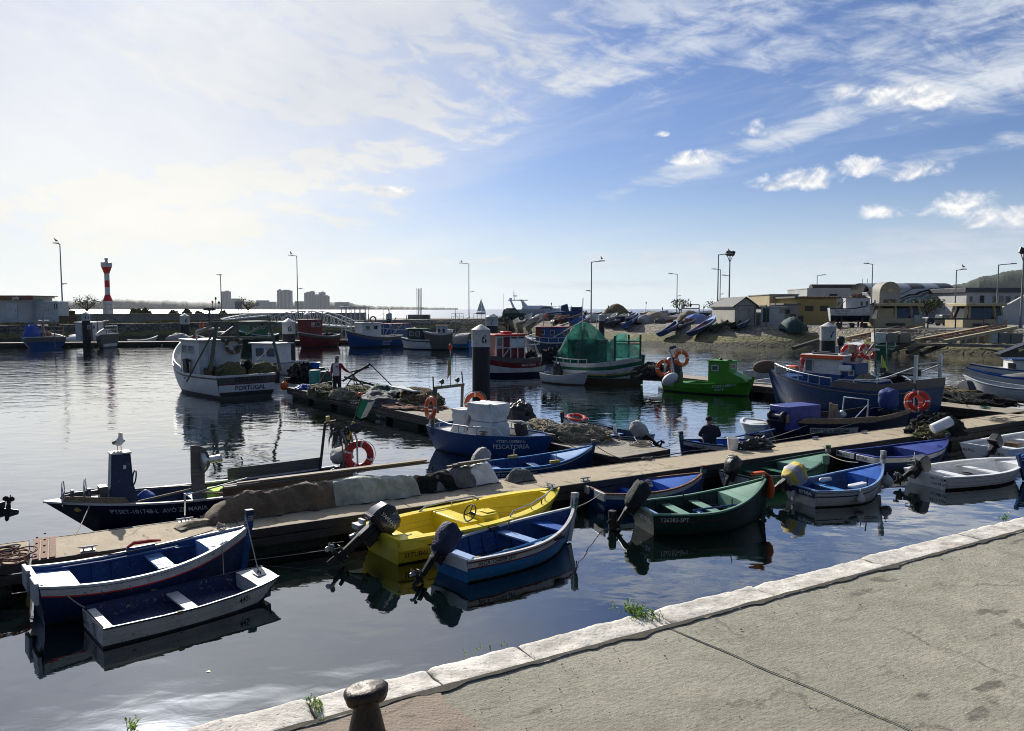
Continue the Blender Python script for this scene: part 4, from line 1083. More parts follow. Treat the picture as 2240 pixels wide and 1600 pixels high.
hG=boat('rowing_boat','mid green boat with white transom and black bagged outboard beside the pontoon','boat',(1605,1038,.40),(1811,988,.62),1.30,group=GNEAR,hull='green',zm=.38,bands=[(.03,'pale_green'),(.05,'dark_green')],inner='dark_green',rail='dark_green',deck=(.62,'pale_green'),thwarts=[(.3,'green',.2,.1),(.48,'green',.18,.1)],stem=(.16,.06,'dark_green','green'),transom='white',ttexts=[('JOÃO',.52,.15,.14,'letter_black'),('SETUBAL',-.02,.28,.10,'letter_black')],rake=.12)
outboard(hG,-.0,24,.72,cover='cover_black',seed=9,prop='black',covsize=(.24,.23,.34))
windings(hG,'rope',5)
mb=MB();mb.lathe([(.05,-.12),(.085,-.1),(.09,.1),(.05,.12)],12,(hG.L*.72,-.66,.62));o=mb.build('fender','green_rope');o.matrix_basis=hG.t.matrix_basis.copy();tag(o,'green wrapped fender by the foredeck of the mid green boat','fender')
hH=boat('rowing_boat','white boat with blue stripe and blue inside, yellow and grey striped motor cover','boat',(1749,1065,.38),(1931,1013,.73),1.36,group=GNEAR,hull='white',zm=.37,bands=[(.05,'navy'),(.065,'white'),(.028,'navy')],inner='blue',floor='inner_blue',rail='pale_blue',deck=(.74,'bright_blue'),thwarts=[(.42,'sky_blue',.18,.12),(.1,'sky_blue',.26,.1)],stem=(.28,.06,'white','white'),transom='white',rake=.1,q=2.3,n=3.0,rubrail=(.02,'white'))
mb=MB()
zt=hH.zs(0);mb.box((-.022,0,zt-.075),(.02,hH.b(0)*2-.01,.15));mb.build('transom_band','navy',hH.t)
text_mb('SETUBAL',lambda x,z:Vector((-.034,-.02-x,zt-.11+z)),.10).build('lettering','letter_white',hH.t,fix=False)
MB().box((-.05,.12,.16),(.07,.06,.22)).build('rudder_fitting','white',hH.t,bevel=.01)
outboard(hH,.30,60,.88,cover='cover_yellow',band='cover_stripe',seed=12,prop='black',covsize=(.26,.26,.30))
windings(hH,'rope',4)
def ballfender(h,x,y,z,r,mat,label,rz=1.25):
 o=MB();o.lathe([(.012,r*rz+.05),(.02,r*rz),(r*.55,r*.95),(r*.93,r*.4),(r,0),(r*.93,-r*.4),(r*.6,-r*.85),(.01,-r)],18,(x,y,z));o=o.build('fender',mat,ang=60);o.matrix_basis=h.t.matrix_basis.copy();tag(o,label,'fender','fenders hung on boats');return o
ballfender(hH,hH.L*.97,-.20,.34,.13,'oldwhite','dirty white ball fender on the bow of the white and blue boat')
ballfender(hH,hH.L*.42,-.74,.17,.09,'oldwhite','weathered long fender hanging on the near side of the white and blue boat',2.2)
mb=MB();mb.box((hH.L*.47,.42,.36),(.34,.10,.10));o=mb.build('fender','plastic_white',bevel=.045);o.matrix_basis=hH.t.matrix_basis.copy();tag(o,'white sausage fender inside the far side of the white and blue boat','fender','fenders hung on boats')
mb=MB();mb.box((hH.L*.60,-.25,.34),(.55,.22,.09),rz=.2);o=mb.build('jerrycan','plastic_white',bevel=.04);o.matrix_basis=hH.t.matrix_basis.copy();tag(o,'white plastic can lying inside the white and blue boat','can')
MB().tube([(hH.L*.55,-.60,.36),(hH.L*.55,-.60,.60)],.014,6).build('thole_pin','black',hH.t)
hI=boat('rowing_boat','violet blue boat with white name boards and red rail by the pontoon','boat',(1873,993,.44),(2073,961,.62),1.36,group=GNEAR,hull='navy',zm=.40,bands=[(.03,'red'),(.12,'white')],inner='navy',floor='plank_brown',rail='violet_blue',deck=(.58,'violet_blue'),thwarts=[(.2,'violet_blue',.2,.1)],stem=(.16,.06,'navy',None),transom='navy',rake=.1,q=2.6)
for s,tx,y0 in((1,'MAR LEÃO',.62),(-1,'SETÚBAL',-.06)):
 MB().box((-.03,s*.35,.36),(.035,.62,.155)).build('name_board','white',hI.t,bevel=.006)
 text_mb(tx,lambda x,z:Vector((-.052,y0-x,.325+z)),.11,.012,.85).build('lettering','letter_black',hI.t,fix=False)
mb=MB();[mb.torus(W(hI,hI.L*.8+.03*i,.05*(i%2),.66+.008*i),.06,.012,14,6,Matrix.Rotation(.3*i,4,'Y')) for i in range(4)];tag(mb.build('rope_coil','dark_rope'),'dark rope heap on the violet blue foredeck','rope')
hJ=boat('dinghy','white fibreglass dinghy with tilted black outboard at the right front','boat',(2023,1035,.33),(2231,1001,.46),1.50,group=GNEAR,hull='cleanwhite',zm=.32,bands=[(.03,'black'),(.10,'cleanwhite'),(.008,'plastic_grey'),(.09,'cleanwhite'),(.008,'plastic_grey')],inner='cleanwhite',rail='cleanwhite',railw=.09,thwarts=[(.30,'cleanwhite',.24,.10),(.60,'cleanwhite',.22,.09)],deck=(.86,'cleanwhite'),tw=.78,q=2.7,n=3.2,rake=.2,zf=.05,boot='boot',bootz=.05,deckz=.06,ttexts=[('VAI E VEM',-.14,.11,.10,'letter_black'),('126248-5PT',-.13,.235,.10,'letter_black')])
outboard(hJ,.18,62,.88,cowl='charcoal',prop='steel',seed=2,stripe='slate_blue')
rope('tie_line',[(-.2,.1,.62),(-.1,.26,.58),(-.25,.30,.5),(-.22,.08,.52),(-.1,.2,.66)],.014,'green_rope',parent=hJ.t)
mb=MB();mb.tube([(hJ.L*.45,.40,.32),(hJ.L*.75,.22,.40)],.016,8);o=mb.build('oar','plastic_white');o.matrix_basis=hJ.t.matrix_basis.copy();tag(o,'white oar inside the white dinghy with the tilted outboard','oar')
hK=boat('dinghy','white clinker dinghy with pale grey inside, moored behind the front white dinghy','boat',(2152,977,.42),(2345,932,.6),1.55,group=GNEAR,hull='cleanwhite',zm=.40,bands=[(.03,'navy'),(.1,'cleanwhite')],inner='greywhite',rail='cleanwhite',railw=.08,thwarts=[(.22,'cleanwhite',.22,.1),(.55,'cleanwhite',.22,.1)],tw=.85,ttexts=[('RAFAEL',.66,.20,.12,'letter_black'),('SETUBAL',-.1,.20,.12,'letter_black')])
outboard(hK,-.30,45,.8,cowl='black',seed=4)
mb=MB();mb.box((hK.L*.35,.1,.3),(.3,.36,.12));o=mb.build('battery_box','plank_brown',bevel=.01);o.matrix_basis=hK.t.matrix_basis.copy();tag(o,'brown box inside the white clinker dinghy','box')
hL=boat('rowing_boat','bright blue boat cut by the right picture edge beside the front white dinghy','boat',(2470,965,.5),(2228,1002,.62),1.4,group=GNEAR,hull='blue',bands=[(.04,'navy'),(.03,'white')],inner='inner_blue',rail='bright_blue',deck=(.7,'bright_blue'),stem=(.1,.06,'blue',None))
hX=boat('motorboat','boat outside the left edge, only its black tilted outboard shows','boat',tuple(P(-70,1160,0)+Vector((0,0,.36))),tuple(P(-70,1160,0)+Vector((-4.2,.6,.6))),1.6,world=True,group=GNEAR,hull='white',inner='greywhite',rail='white',tw=.8)
outboard(hX,0,80,1.2,cowl='black',prop='black',seed=3)
def in_boat(h,o,label,cat):o.matrix_basis=h.t.matrix_basis.copy();return tag(o,label,cat)
def tank(h,u,y,col,label,z=.07):
 mb=MB();x=h.L*u;mb.box((x,y,z+.11),(.38,.26,.2));mb.lathe([(.035,0),(.035,.04)],10,(x+.08,y,z+.21));mb.tube([(x-.1,y,z+.21),(x-.1,y,z+.26),(x+.02,y,z+.26),(x+.02,y,z+.21)],.012,6);in_boat(h,mb.build('fuel_tank',col,bevel=.035),label,'fuel tank')
def pail(h,u,y,col,label,z=.07):
 x=h.L*u;in_boat(h,MB().lathe([(.10,0),(.13,.22),(.14,.22),(.14,.24),(.12,.24),(.095,.02)],18,(x,y,z)).build('bucket',col),label,'bucket')
def coil(h,u,y,mat,label,z=.08,n=7,r=.13):
 mb=MB();x=h.L*u;rnd=random.Random(int(u*100)+n)
 for i in range(n):mb.torus((x+rnd.uniform(-.03,.03),y+rnd.uniform(-.03,.03),z+.014*i),r*rnd.uniform(.75,1.1),.011,18,6,Matrix.Rotation(rnd.uniform(-.2,.2),4,'X'))
 in_boat(h,mb.build('rope_coil',mat),label,'rope')
coil(hD,.42,-.1,'rope','rope coil on the floor of the sky blue boat')
coil(hF,.40,-.2,'green_rope','green rope coil between the thwarts of the dark green boat');pail(hF,.62,.2,'charcoal','dark bucket under the foredeck of the dark green boat')
coil(hA,.38,.1,'dark_rope','dark rope coil on the floor of the old blue boat');pail(hA,.46,-.15,'plastic_grey','grey bucket on the floor of the old blue boat');coil(hC,.72,.1,'rope','rope coil on the floor of the yellow motorboat bow',.09);pail(hC,.62,-.3,'blue','blue bucket in the yellow motorboat',.07)
coil(hJ,.48,.1,'dark_rope','dark rope coil in the front white dinghy');coil(hI,.35,-.1,'rope','rope coil on the brown floor of the violet blue boat')
GMID='fishing boats beyond the long pontoon'
CAMP=Vector((0,0,EYE))
def LC(h,px,py,off=0.0):
 """boat coordinates of a picture point, on the lengthwise plane y = off of the boat"""
 m=h.t.matrix_basis.inverted();o=m@CAMP;d=m.to_3x3()@ray(px,py);return o+d*((off-o.y)/d.y)
def LX(h,px,py,x=0.0):
 m=h.t.matrix_basis.inverted();o=m@CAMP;d=m.to_3x3()@ray(px,py);return o+d*((x-o.x)/d.x)
def at(h,o):o.matrix_basis=h.t.matrix_basis.copy();return o
def window(parent,c,w,hgt,axis,frame='greywhite',pane='pane_glass',t=.05,fw=.045):
 """axis 'x': window in a wall facing +-x, 'y': facing +-y"""
 mb=MB();c=Vector(c)
 for a,b,ww,hh in((0,hgt/2,w+fw,fw),(0,-hgt/2,w+fw,fw),(w/2,0,fw,hgt-fw),(-w/2,0,fw,hgt-fw)):
  mb.box(c+Vector(((a if axis=='y' else 0),(a if axis=='x' else 0),b)),((ww,t,hh) if axis=='y' else(t,ww,hh)))
 f=mb.build('window',frame,parent)
 MB().box(c,((w-fw,t*.6,hgt-fw) if axis=='y' else(t*.6,w-fw,hgt-fw))).build('pane',pane,f)
 return f
def cabin(h,x0,x1,w,z0,z1,mat,roof,wins=(),split=None,over=.12,rt=.07,lean=.0,frame='greywhite',pane='pane_glass',yc=0,name='wheelhouse'):
 """walls (two colours when split), roof slab and windows ((side, along, z, w, h)); lean slopes the front"""
 t=h.t;z=split[0] if split else z1;mb=MB()
 def block(za,zb,mi):
  fa,fb=lean*(za-z0)/(z1-z0),lean*(zb-z0)/(z1-z0)
  mb.add([(x0,yc-w/2,za),(x1-fa,yc-w/2,za),(x1-fa,yc+w/2,za),(x0,yc+w/2,za),(x0,yc-w/2,zb),(x1-fb,yc-w/2,zb),(x1-fb,yc+w/2,zb),(x0,yc+w/2,zb)],[(3,2,1,0),(4,5,6,7),(0,1,5,4),(1,2,6,5),(2,3,7,6),(3,0,4,7)],mi)
 block(z0,z,0)
 if split:block(z,z1,1)
 c=mb.build(name,[mat,split[1]] if split else mat,t,bevel=.015)
 MB().box(((x0+x1-lean)/2,yc,z1+rt/2),(x1-x0-lean+over*2,w+over*2,rt)).build('roof',roof,t,bevel=.02)
 for sd_,a,zz,ww,hh in wins:
  if sd_ in 'PS':window(c,(a,yc+(w/2 if sd_=='P' else-w/2),zz),ww,hh,'y',frame,pane)
  else:window(c,((x1-lean*(zz-z0)/(z1-z0)) if sd_=='F' else x0,a,zz),ww,hh,'x',frame,pane)
 return c
def rail(h,side,u0,u1,hgt,mat,n=5,r=.018,inset=.05,mid=False,name='rail'):
 mb=MB();us=[u0+(u1-u0)*i/14 for i in range(15)]
 f=lambda u,z:h.pt(u,0,side,-inset)+Vector((0,0,z))
 mb.tube([f(u,hgt) for u in us],r,6)
 if mid:mb.tube([f(u,hgt*.5) for u in us],r*.8,6)
 for i in range(n):u=u0+(u1-u0)*i/(n-1);mb.tube([f(u,0),f(u,hgt)],r*.9,6)
 return mb.build(name,mat,h.t)
def board(h,side,u0,u1,hgt,mat,name='wash_board',th=.03,rnd=.0,off=-.02,dz=0.0):
 mb=MB();N=16;vs=[]
 for i in range(N+1):
  k=i/N;u=u0+(u1-u0)*k;p=h.pt(u,0,side,off);q=h.pt(u,0,side,off-th);e=min(1,min(k,1-k)/.1) if rnd else 1;hh=hgt*(1-rnd+rnd*math.sqrt(max(0,1-(1-e)**2)))
  vs+=[p+Vector((0,0,dz)),p+Vector((0,0,hh+dz)),q+Vector((0,0,hh+dz)),q+Vector((0,0,dz))]
 fs=[(i*4+j,(i+1)*4+j,(i+1)*4+(j+1)%4,i*4+(j+1)%4) for i in range(N) for j in range(4)]+[(0,1,2,3),tuple(N*4+j for j in(3,2,1,0))]
 mb.add(vs,fs);return mb.build(name,mat,h.t,bevel=.004)
hM=boat('fishing_boat','long dark blue open fishing boat with blue steering post, cone hauler and tan wash boards','boat',(757,1030,.56),(95,1098,.74),1.62,group=GMID,hull='darknavy',zm=.52,bands=[(.035,'navy')],inner='navy',floor='navy',rail='oldwhite',railw=.07,deck=(.80,'oldwhite'),tw=.80,q=2.6,rake=.85,zf=.06,thwarts=[(.55,'pale_blue',.2,.14)],texts=[('PTSET-101748-L  AVÓ ZÉ MARIA',.845,.20,.125,1,'letter_white')],deckz=.0,keel=.2,um=.5)
def fit_M():
 h,t=hM,hM.t
 b=LC(h,265,1082);tp=LC(h,262,990)
 mb=MB();hh=tp.z-h.zs(.8)
 mb.add([(b.x+x*s,y*s,z) for z,s in((h.zs(.8)-.02,1.25),(h.zs(.8)+hh*.3,.95),(h.zs(.8)+hh*.98,.80)) for x,y in((-.21,-.19),(.21,-.19),(.21,.19),(-.21,.19))],[(i*4+j,i*4+(j+1)%4,i*4+4+(j+1)%4,i*4+4+j) for i in(0,1) for j in range(4)]+[(8,9,10,11)])
 c=mb.build('steering_post','navy',t,bevel=.01)
 MB().box((b.x,0,h.zs(.8)+hh+.0),(.37,.34,.03)).build('post_top','oldwhite',t,bevel=.006)
 mb=MB();mb.torus((b.x-.24,.03,h.zs(.8)+hh*.42),.14,.014,24,8,Matrix.Rotation(R(80),4,'Y'));mb.build('steering_wheel','black',t)
 MB().box((b.x-.05,.175,h.zs(.8)+hh*.70),(.05,.012,.07)).build('padlock','plastic_white',c)
 h.post_top=W(h,b.x,0,h.zs(.8)+hh+.015)
 w=LC(h,178,1090,.1);zc=h.zs(.9)+.14
 mb=MB();mb.lathe([(.03,-.32),(.05,-.30),(.05,-.16),(.10,-.15),(.10,-.10),(.06,-.08),(.06,.12),(.11,.13),(.11,.17),(.04,.19),(.03,.28)],18,(w.x,.12,zc),'X');mb.box((w.x-.36,.12,zc-.02),(.14,.26,.26));mb.build('winch_drum','dark_steel',t)
 for x in(-.06,.30):
  mb=MB();ax=Matrix.Rotation(R(90),4,'Y')@Matrix.Rotation(R(12),4,'X');c0=Vector((w.x+x,.14,zc+.06));mb.torus(c0,.235,.011,36,6,ax)
  for a in(.4,2.5,4.6):mb.tube([c0,c0+ax@Vector((.23*math.cos(a),.23*math.sin(a),0))],.008,5)
  mb.build('winch_wheel','steel',t)
 q=LC(h,432,1090,.35);tp=LC(h,440,972,.35);zt=tp.z;z0=.35
 mb=MB();prof=[(-.13,z0),(.10,z0),(.12,zt-.55),(.11,zt),(.0,zt),(-.16,zt-.08),(-.24,zt-.25),(-.25,zt-.42),(-.20,zt-.52),(-.14,zt-.58)]
 mb.prism(prof,.07,Matrix.Translation((q.x,.42,0))@Matrix.Rotation(R(90),4,'X'));mb.build('hauler_plate','board_grey',t,bevel=.01)
 mb=MB();mb.lathe([(.17,.0),(.20,.02),(.19,.05),(.10,.09),(.085,.16),(.075,.17),(.065,.46),(.075,.48),(.06,.48),(.05,.30)],24,(0,0,0),'Z');m=Matrix.Translation((q.x-.04,.42,zt-.34))@Matrix.Rotation(R(200),4,'Z')@Matrix.Rotation(R(90),4,'Y')@Matrix.Rotation(R(0),4,'X')
 mb.v=[tuple(m@Vector(v)) for v in mb.v];mb.build('hauler_drum','steel',t)
 mb=MB();mb.tube([(q.x+.02,.35,.75),(q.x+1.1,.1,.78),(q.x+1.3,.0,.55)],.016,6);mb.build('brace_rod','dark_steel',t)
 mb=MB();mb.tube([(q.x+.05,.38,.7),(q.x+1.5,.2,.50)],.022,6);mb.tube([(q.x-.05,.45,.62),(q.x-.7,.50,.50)],.02,6);mb.build('boat_hook','plank_tan',t)
 board(h,1,.775,.955,.13,'plank_tan',rnd=1.0);board(h,-1,.80,.955,.12,'plank_dark',rnd=1.0)
 u1,u0=LC(h,500,1045,-.7).x/h.L,LC(h,700,1012,-.7).x/h.L
 board(h,-1,u0,u1,.27,'board_grey');board(h,-1,u0,u1,.10,'navy','wash_strake',off=-.002,dz=-.1)
 board(h,1,.02,.50,.20,'plank_brown')
 rope('rail_line',[h.pt(.62,0,1)+Vector((0,0,.12)),h.pt(.42,0,1)+Vector((0,0,.34))],.016,'oldwhite',parent=t);rope('rail_post',[h.pt(.62,0,1),h.pt(.62,0,1)+Vector((0,0,.16))],.02,'oldwhite',parent=t)
 e=h.pt(.93,.13,1,.006);MB().ball((0,0,0),(.075,.008,.045),12,8).build('bow_emblem','dull_yellow',t).location=e
 s=LC(h,700,1010,-.6);sp=LC(h,712,925,-.6)
 mb=MB();mb.tube([(s.x,-.62,.5),(sp.x,-.62,sp.z),(sp.x-.25,-.58,sp.z+.02)],.035,8);mb.build('stern_post','plank_dark',t);MB().box((sp.x-.06,-.60,sp.z+.09),(.08,.08,.12)).build('stern_lamp','dull_yellow',t,bevel=.01)
 outboard(h,-.35,20,.9,cover='cover_grey',seed=6,prop='black',covsize=(.30,.26,.20),dz=-.05)
fit_M()
def buoy_M():
 h=hM;c=LC(h,785,997,.15);Wc=h.t.matrix_basis@c
 mb=MB();a,b=LC(h,782,1045,.15),LC(h,780,960,.15);mb.tube([(a.x,.17,.5),(b.x,.17,b.z-.03),(b.x+.04,.17,b.z+.1),(b.x+.1,.17,b.z+.16)],.022,8);mb.build('buoy_stand','galvanised',h.t)
 lifebuoy(Wc,CAMP-Wc+Vector((-5,0,0)),'red lifebuoy with black lettering standing at the stern of the long dark blue boat',.27,.085,('bright_red','plastic_white'),[('AVO ZE',2.0),('MARIA',.35),('PORTUGAL',-1.95+.75*0+PI*0+.0+.0+0)],roll=-.35)
buoy_M()
def dan_buoys():
 h=hM
 base=h.t.matrix_basis@LC(h,742,1030,-.2);tip=PY(790,868,base.y+.1)
 t=thing('marker_pole','slanting marker pole with green and pale flag and red tip at the blue boat stern','marker buoy',base,0)
 d=tip-base
 mb=MB();mb.tube([d*0,d*.55],.022,8,0);mb.tube([d*.42,d*.66],.04,10,1);mb.tube([d*.6,d],.016,8,2);mb.ball(d*1.0+Vector((-.03,0,.05)),.05,10,7,3);mb.build('pole',['black','dull_yellow','black','bright_red'],t)
 n=Vector((.55,0,-.35));q0,q1=d*.98,d*.76
 mb=MB()
 def fn(u,v):return(q0.lerp(q1,u)+Vector((.34*v*(1-.3*u),.05*math.sin(v*5+u*3),-.10*v-.05*math.sin(v*4))))
 mb.grid(fn,8,8,mi=lambda u,v:0 if v<.5 else 1);mb.build('flag',['flag_green','flag_pale'],t)
 base2=PY(752,1020,base.y);rnd=random.Random(5)
 t2=thing('marker_bundle','bundle of black rag flags on sticks at the stern of the long dark blue boat','marker buoys',base2,0)
 c=PY(742,945,base.y)-base2
 for i in range(3):
  p=c+Vector((rnd.uniform(-.2,.2),.02*i,rnd.uniform(-.05,.1)));mb=MB();mb.tube([Vector((.08*i,0,-.25)),p],.014,6);mb.build('stick','plank_tan',t2)
 for i in range(26):
  a=rnd.uniform(0,2*PI);s=c+Vector((rnd.gauss(0,.10),rnd.gauss(0,.05),rnd.gauss(0,.05)));l=rnd.uniform(.15,.42);w=rnd.uniform(.015,.045)
  dx=math.cos(a)*l*.6;mb=MB();pts=[s,s+Vector((dx*.6,.03,.06)),s+Vector((dx,.05,-l*.5)),s+Vector((dx*1.05,.05,-l))]
  vs=[];
  for k,p in enumerate(pts):ww=w*(1,1.2,.8,.15)[k];vs+=[p+Vector((-ww,.01,0)),p+Vector((ww,-.01,0))]
  mb.add(vs,[(2*k,2*k+1,2*k+3,2*k+2) for k in range(3)]);mb.build('rag','cover_black' if i%5 else 'plastic_grey',t2,fix=False)
 p=PY(778,938,base.y)-base2;MB().ball(p,(.16,.04,.11),12,8,disp=.25,seed=2).build('rag','cover_black',t2)
dan_buoys()
def gull(loc,rz,label,s=1.0,dark=False):
 t=thing('gull',label,'bird',loc,rz,'birds perched round the harbour')
 mb=MB();mb.tube([(-.17,0,.13),(-.10,0,.15),(0,0,.19),(.08,0,.235),(.11,0,.29),(.12,0,.335),(.135,0,.365),(.17,0,.37)],[.02,.055,.078,.065,.042,.036,.04,.018],12)
 mb.v=[tuple(Vector(v)*s) for v in mb.v];mb.build('body','feather_dark' if dark else 'feather_white',t)
 for y in(1,-1):
  mb=MB();mb.tube([(.06,y*.06,.22),(-.05,y*.075,.19),(-.18,y*.05,.13),(-.28,y*.02,.10)],[.03,.045,.03,.006],8,flat=.45);mb.v=[tuple(Vector(v)*s) for v in mb.v];mb.build('wing','feather_dark',t)
  mb=MB();mb.tube([(.0,y*.03,.13),(.005,y*.03,.0)],.007,6);mb.box((.02,y*.03,.005),(.06,.035,.008));mb.v=[tuple(Vector(v)*s) for v in mb.v];mb.build('leg','beak',t)
 mb=MB();mb.tube([(.165,0,.37),(.20,0,.366),(.225,0,.355)],[.013,.010,.004],8);mb.v=[tuple(Vector(v)*s) for v in mb.v];mb.build('beak','beak',t)
 return t
gull(hM.post_top,R(-50),'white breasted gull with dark wings standing on the blue steering post',1.0)
mb=MB();c=LC(hM,318,1078,.0)
def bag(u,v):
 a=2*PI*(u if u<.999 else 0);r=.17*math.sin(PI*min(1,v*1.08))**.6*(1-.62*max(0,v-.62)/.38);z=.36*v
 k=1+.22*noise.fractal(Vector((math.cos(a)*1.8,math.sin(a)*1.8,v*3)),1,2,4)
 return Vector((c.x+r*k*math.cos(a),r*k*math.sin(a),.40+z))
mb.grid(bag,22,14);tag(at(hM,mb.build('plastic_bag','tarp_blue',ang=60)),'knotted blue plastic bag behind the blue steering post','bag')
mb=MB();c=LC(hM,500,1075,0);mb.box((c.x,-.1,.42),(.7,.5,.22));tag(at(hM,mb.build('crate','flag_lime',bevel=.02)),'lime green fish crate in the long dark blue boat','crate')
c=LC(hM,520,1090,.3);o=lump((c.x,.2,.38),(.32,.28,.2),8,20,10).build('net_heap','net_tan');tag(at(hM,o),'cream net heap inside the long dark blue boat','net')
hN=boat('fishing_boat','blue boat with white tarpaulin wrapped console, white tube rails and timber arch','boat',(962,926,.74),(1214,953,.80),1.75,group=GMID,hull='blue',zm=.68,bands=[(.04,'blue'),(.05,'blue'),(.006,'navy')],inner='oldwhite',floor='pale_blue',rail='blue',railw=.06,tw=.7,q=2.4,rake=.5,trake=.25,zf=.22,deck=(.80,'blue'),sterndeck=(.2,'oldwhite',.12),texts=[('PTSET-123083-L',.665,.17,.12,-1,'letter_white'),('PESCATORIA',.635,.35,.185,-1,'letter_white')],keel=.25)
def fit_N():
 h,t=hN,hN.t
 MB().prism([(0,-.12),(.26,-.03),(.26,.03),(0,.12)],.10,Matrix.Translation((h.L-.25,0,h.zs(1)-.07))).build('bow_cap','plank_brown',t,bevel=.01)
 for s in(1,-1):
  p0=LC(h,955,930,s*-.6 if s==-1 else .6)
 x=.30;zt=LC(h,990,846,0).z
 mb=MB()
 for s in(1,-1):mb.beam((x,s*.66,.5),(x+.12,s*.60,zt),.07,.09)
 mb.beam((x+.12,-.70,zt),(x+.12,.66,zt),.08,.09);mb.beam((x,-.64,zt-.3),(x+.25,-.64,zt-.75),.05,.05);mb.build('arch','timber_green',t,bevel=.006)
 for y in(-.35,.35):
  mb=MB();mb.tube([(x+.12,y,zt+.04),(x+.12,y,zt+.12)],.012,6);mb.lathe([(.03,-.08),(.075,.02),(.08,.04)],14,(x+.12,y,zt+.17),'X');mb.build('deck_lamp','black',t)
 mb=MB();mb.tube([(x+.12,-.70,zt-.2),(x+.12,-.72,zt+.35)],.022,6);mb.tube([(x+.12,.62,zt),(x+.0,.70,zt+.40)],.02,6);mb.build('aerial','dark_steel',t)
 mb=MB();mb.tube([(x+.12,.05,zt),(x+.12,.05,zt+1.12)],.014,6,0);mb.ball((x+.12,.05,zt+1.2),(.05,.05,.11),8,6,1);mb.build('flag_pole',['oldwhite','bright_red'],t)
 mb=MB();mb.grid(lambda u,v:(x+.14+.10*v+.05*u*v,.05-.24*v-.10*u*math.sin(v*2),zt+1.0-.62*u-.20*v),10,8,mi=lambda u,v:0 if v+u*.2<.6 else 1);mb.build('flag',['flag_green','flag_red'],t)
 for(pa,pb,w,zt_,sd_,seed) in((1035,1105,1.0,880,0,3),(1000,1040,.9,893,.1,8)):
  a,b=LC(h,pa,975,0),LC(h,pb,975,0);zz=LC(h,(pa+pb)/2,zt_,0).z;mb=MB()
  def fn(u,v):
   an=2*PI*(u if u<.999 else 0);d=Vector((math.cos(an),math.sin(an)));e=.42
   q=Vector([math.copysign(abs(c_)**e,c_) for c_ in d])
   flare=1.0+(.16*(1-v)**2)+(.10*max(0,v-.6))-.12*math.exp(-((v-.58)/.10)**2)
   nv=Vector((d.x*2.0,d.y*2.0,v*2.6+seed));k=flare*(1+.16*noise.fractal(nv,1,2,4)-.22*abs(noise.noise(nv*1.6))+.04)
   if v>.985:k*=.02
   return Vector(((a.x+b.x)/2+q.x*(b.x-a.x)/2*.84*k,q.y*w*.40*k,.30+(zz-.30)*min(1,v*1.03)+.03*noise.noise(Vector((d.x*2,d.y*2,seed)))))
  mb.grid(fn,44,24);o=mb.build('console_cover','tarp_white',t,25)
  if seed==3:
   mb=MB();zl=.30+(zz-.3)*.57
   mb.tube([Vector(((a.x+b.x)/2+math.copysign(abs(math.cos(k_))**.35,math.cos(k_))*(b.x-a.x)*.395,math.copysign(abs(math.sin(k_))**.35,math.sin(k_))*w*.385,zl)) for k_ in[2*PI*i/40 for i in range(40)]],.012,5,closed=True);mb.build('tie_rope','rope',t)
 for s in(-1,1):
  f=lambda u,z:h.pt(u,0,s,-.06)+Vector((0,0,z))
  mb=MB();mb.tube([f(.02,.02),f(.04,.30),f(.12,.27),f(.25,.22),f(.45,.22),f(.60,.25),f(.66,.20),f(.70,.01)],.024,8)
  for u in(.14,.34,.5):mb.tube([f(u,0),f(u+.01,.24)],.018,6)
  mb.build('grab_rail','white',t)
 c=h.pt(.56,0,-1,-.05);mb=MB();mb.box(c+Vector((0,0,.05)),(.16,.10,.04));mb.box(c+Vector((0,0,.12)),(.28,.05,.04));mb.tube([c,c+Vector((0,0,.12))],.03,8);mb.build('cleat','plank_tan',t,bevel=.008)
 mb=MB();mb.box((h.L*.70,.1,.70),(.10,.26,.62),ry=-.25);mb.box((h.L*.745,.1,.78),(.08,.2,.45),ry=-.3);mb.build('net_roller','plank_dark',t,bevel=.02)
fit_N()
for px,py,lab,r in((942,892,'orange lifebuoy hanging on the left post of the timber arch',.2),(1040,882,'orange lifebuoy behind the white tarpaulin console under the arch',0)):
 c=hN.t.matrix_basis@LC(hN,px,py,-.72 if px<1000 else .5);lifebuoy(c,Vector((-.7,-.5,.1)) if px<1000 else Vector((.3,-1,.1)),lab,.27,.075,('orange','plastic_white'))
hO=boat('rowing_boat','open mid blue boat with grey canvas motor cover, moored at the inner pontoon corner','boat',(1050,1021,.40),(1298,974,.70),1.28,group=GMID,hull='slate_blue',zm=.40,bands=[(.05,'blue'),(.028,'white'),(.13,'slate_blue')],inner='inner_blue',rail='sky_blue',deck=(.68,'pale_blue'),thwarts=[(.48,'blue',.2,.12),(.15,'pale_blue',.26,.12)],stem=(.14,.07,'slate_blue','plank_tan'),transom='timber_green',ribs=8,rake=.15,texts=[('LUZ DO MAR  0660SE-5PT',.04,.19,.10,-1,'letter_white')])
outboard(hO,.1,50,.85,cover='cover_grey',seed=14,prop='black',covsize=(.22,.2,.30))
for u,s in((.36,1),(.55,-1)):
 p=hO.pt(u,0,s,-.03);mb=MB();mb.box(p+Vector((0,0,.05)),(.26,.09,.08));mb.build('oarlock_block','dull_yellow',hO.t,bevel=.015);MB().tube([p+Vector((.03,0,.08)),p+Vector((.04,0,.24))],.014,6).build('thole_pin','oldwhite',hO.t)
hP=boat('rowing_boat','small blue and white boat with a red lifebuoy on its bow beyond the net heap','boat',(1413,955,.42),(1230,913,.66),1.25,group=GMID,hull='white',zm=.40,bands=[(.03,'navy'),(.03,'white'),(.03,'navy')],inner='navy',rail='navy',deck=(.72,'navy'),stem=(.17,.07,'navy','dark_red'),transom='greywhite',thwarts=[(.4,'pale_blue',.2,.1)],rake=.1)
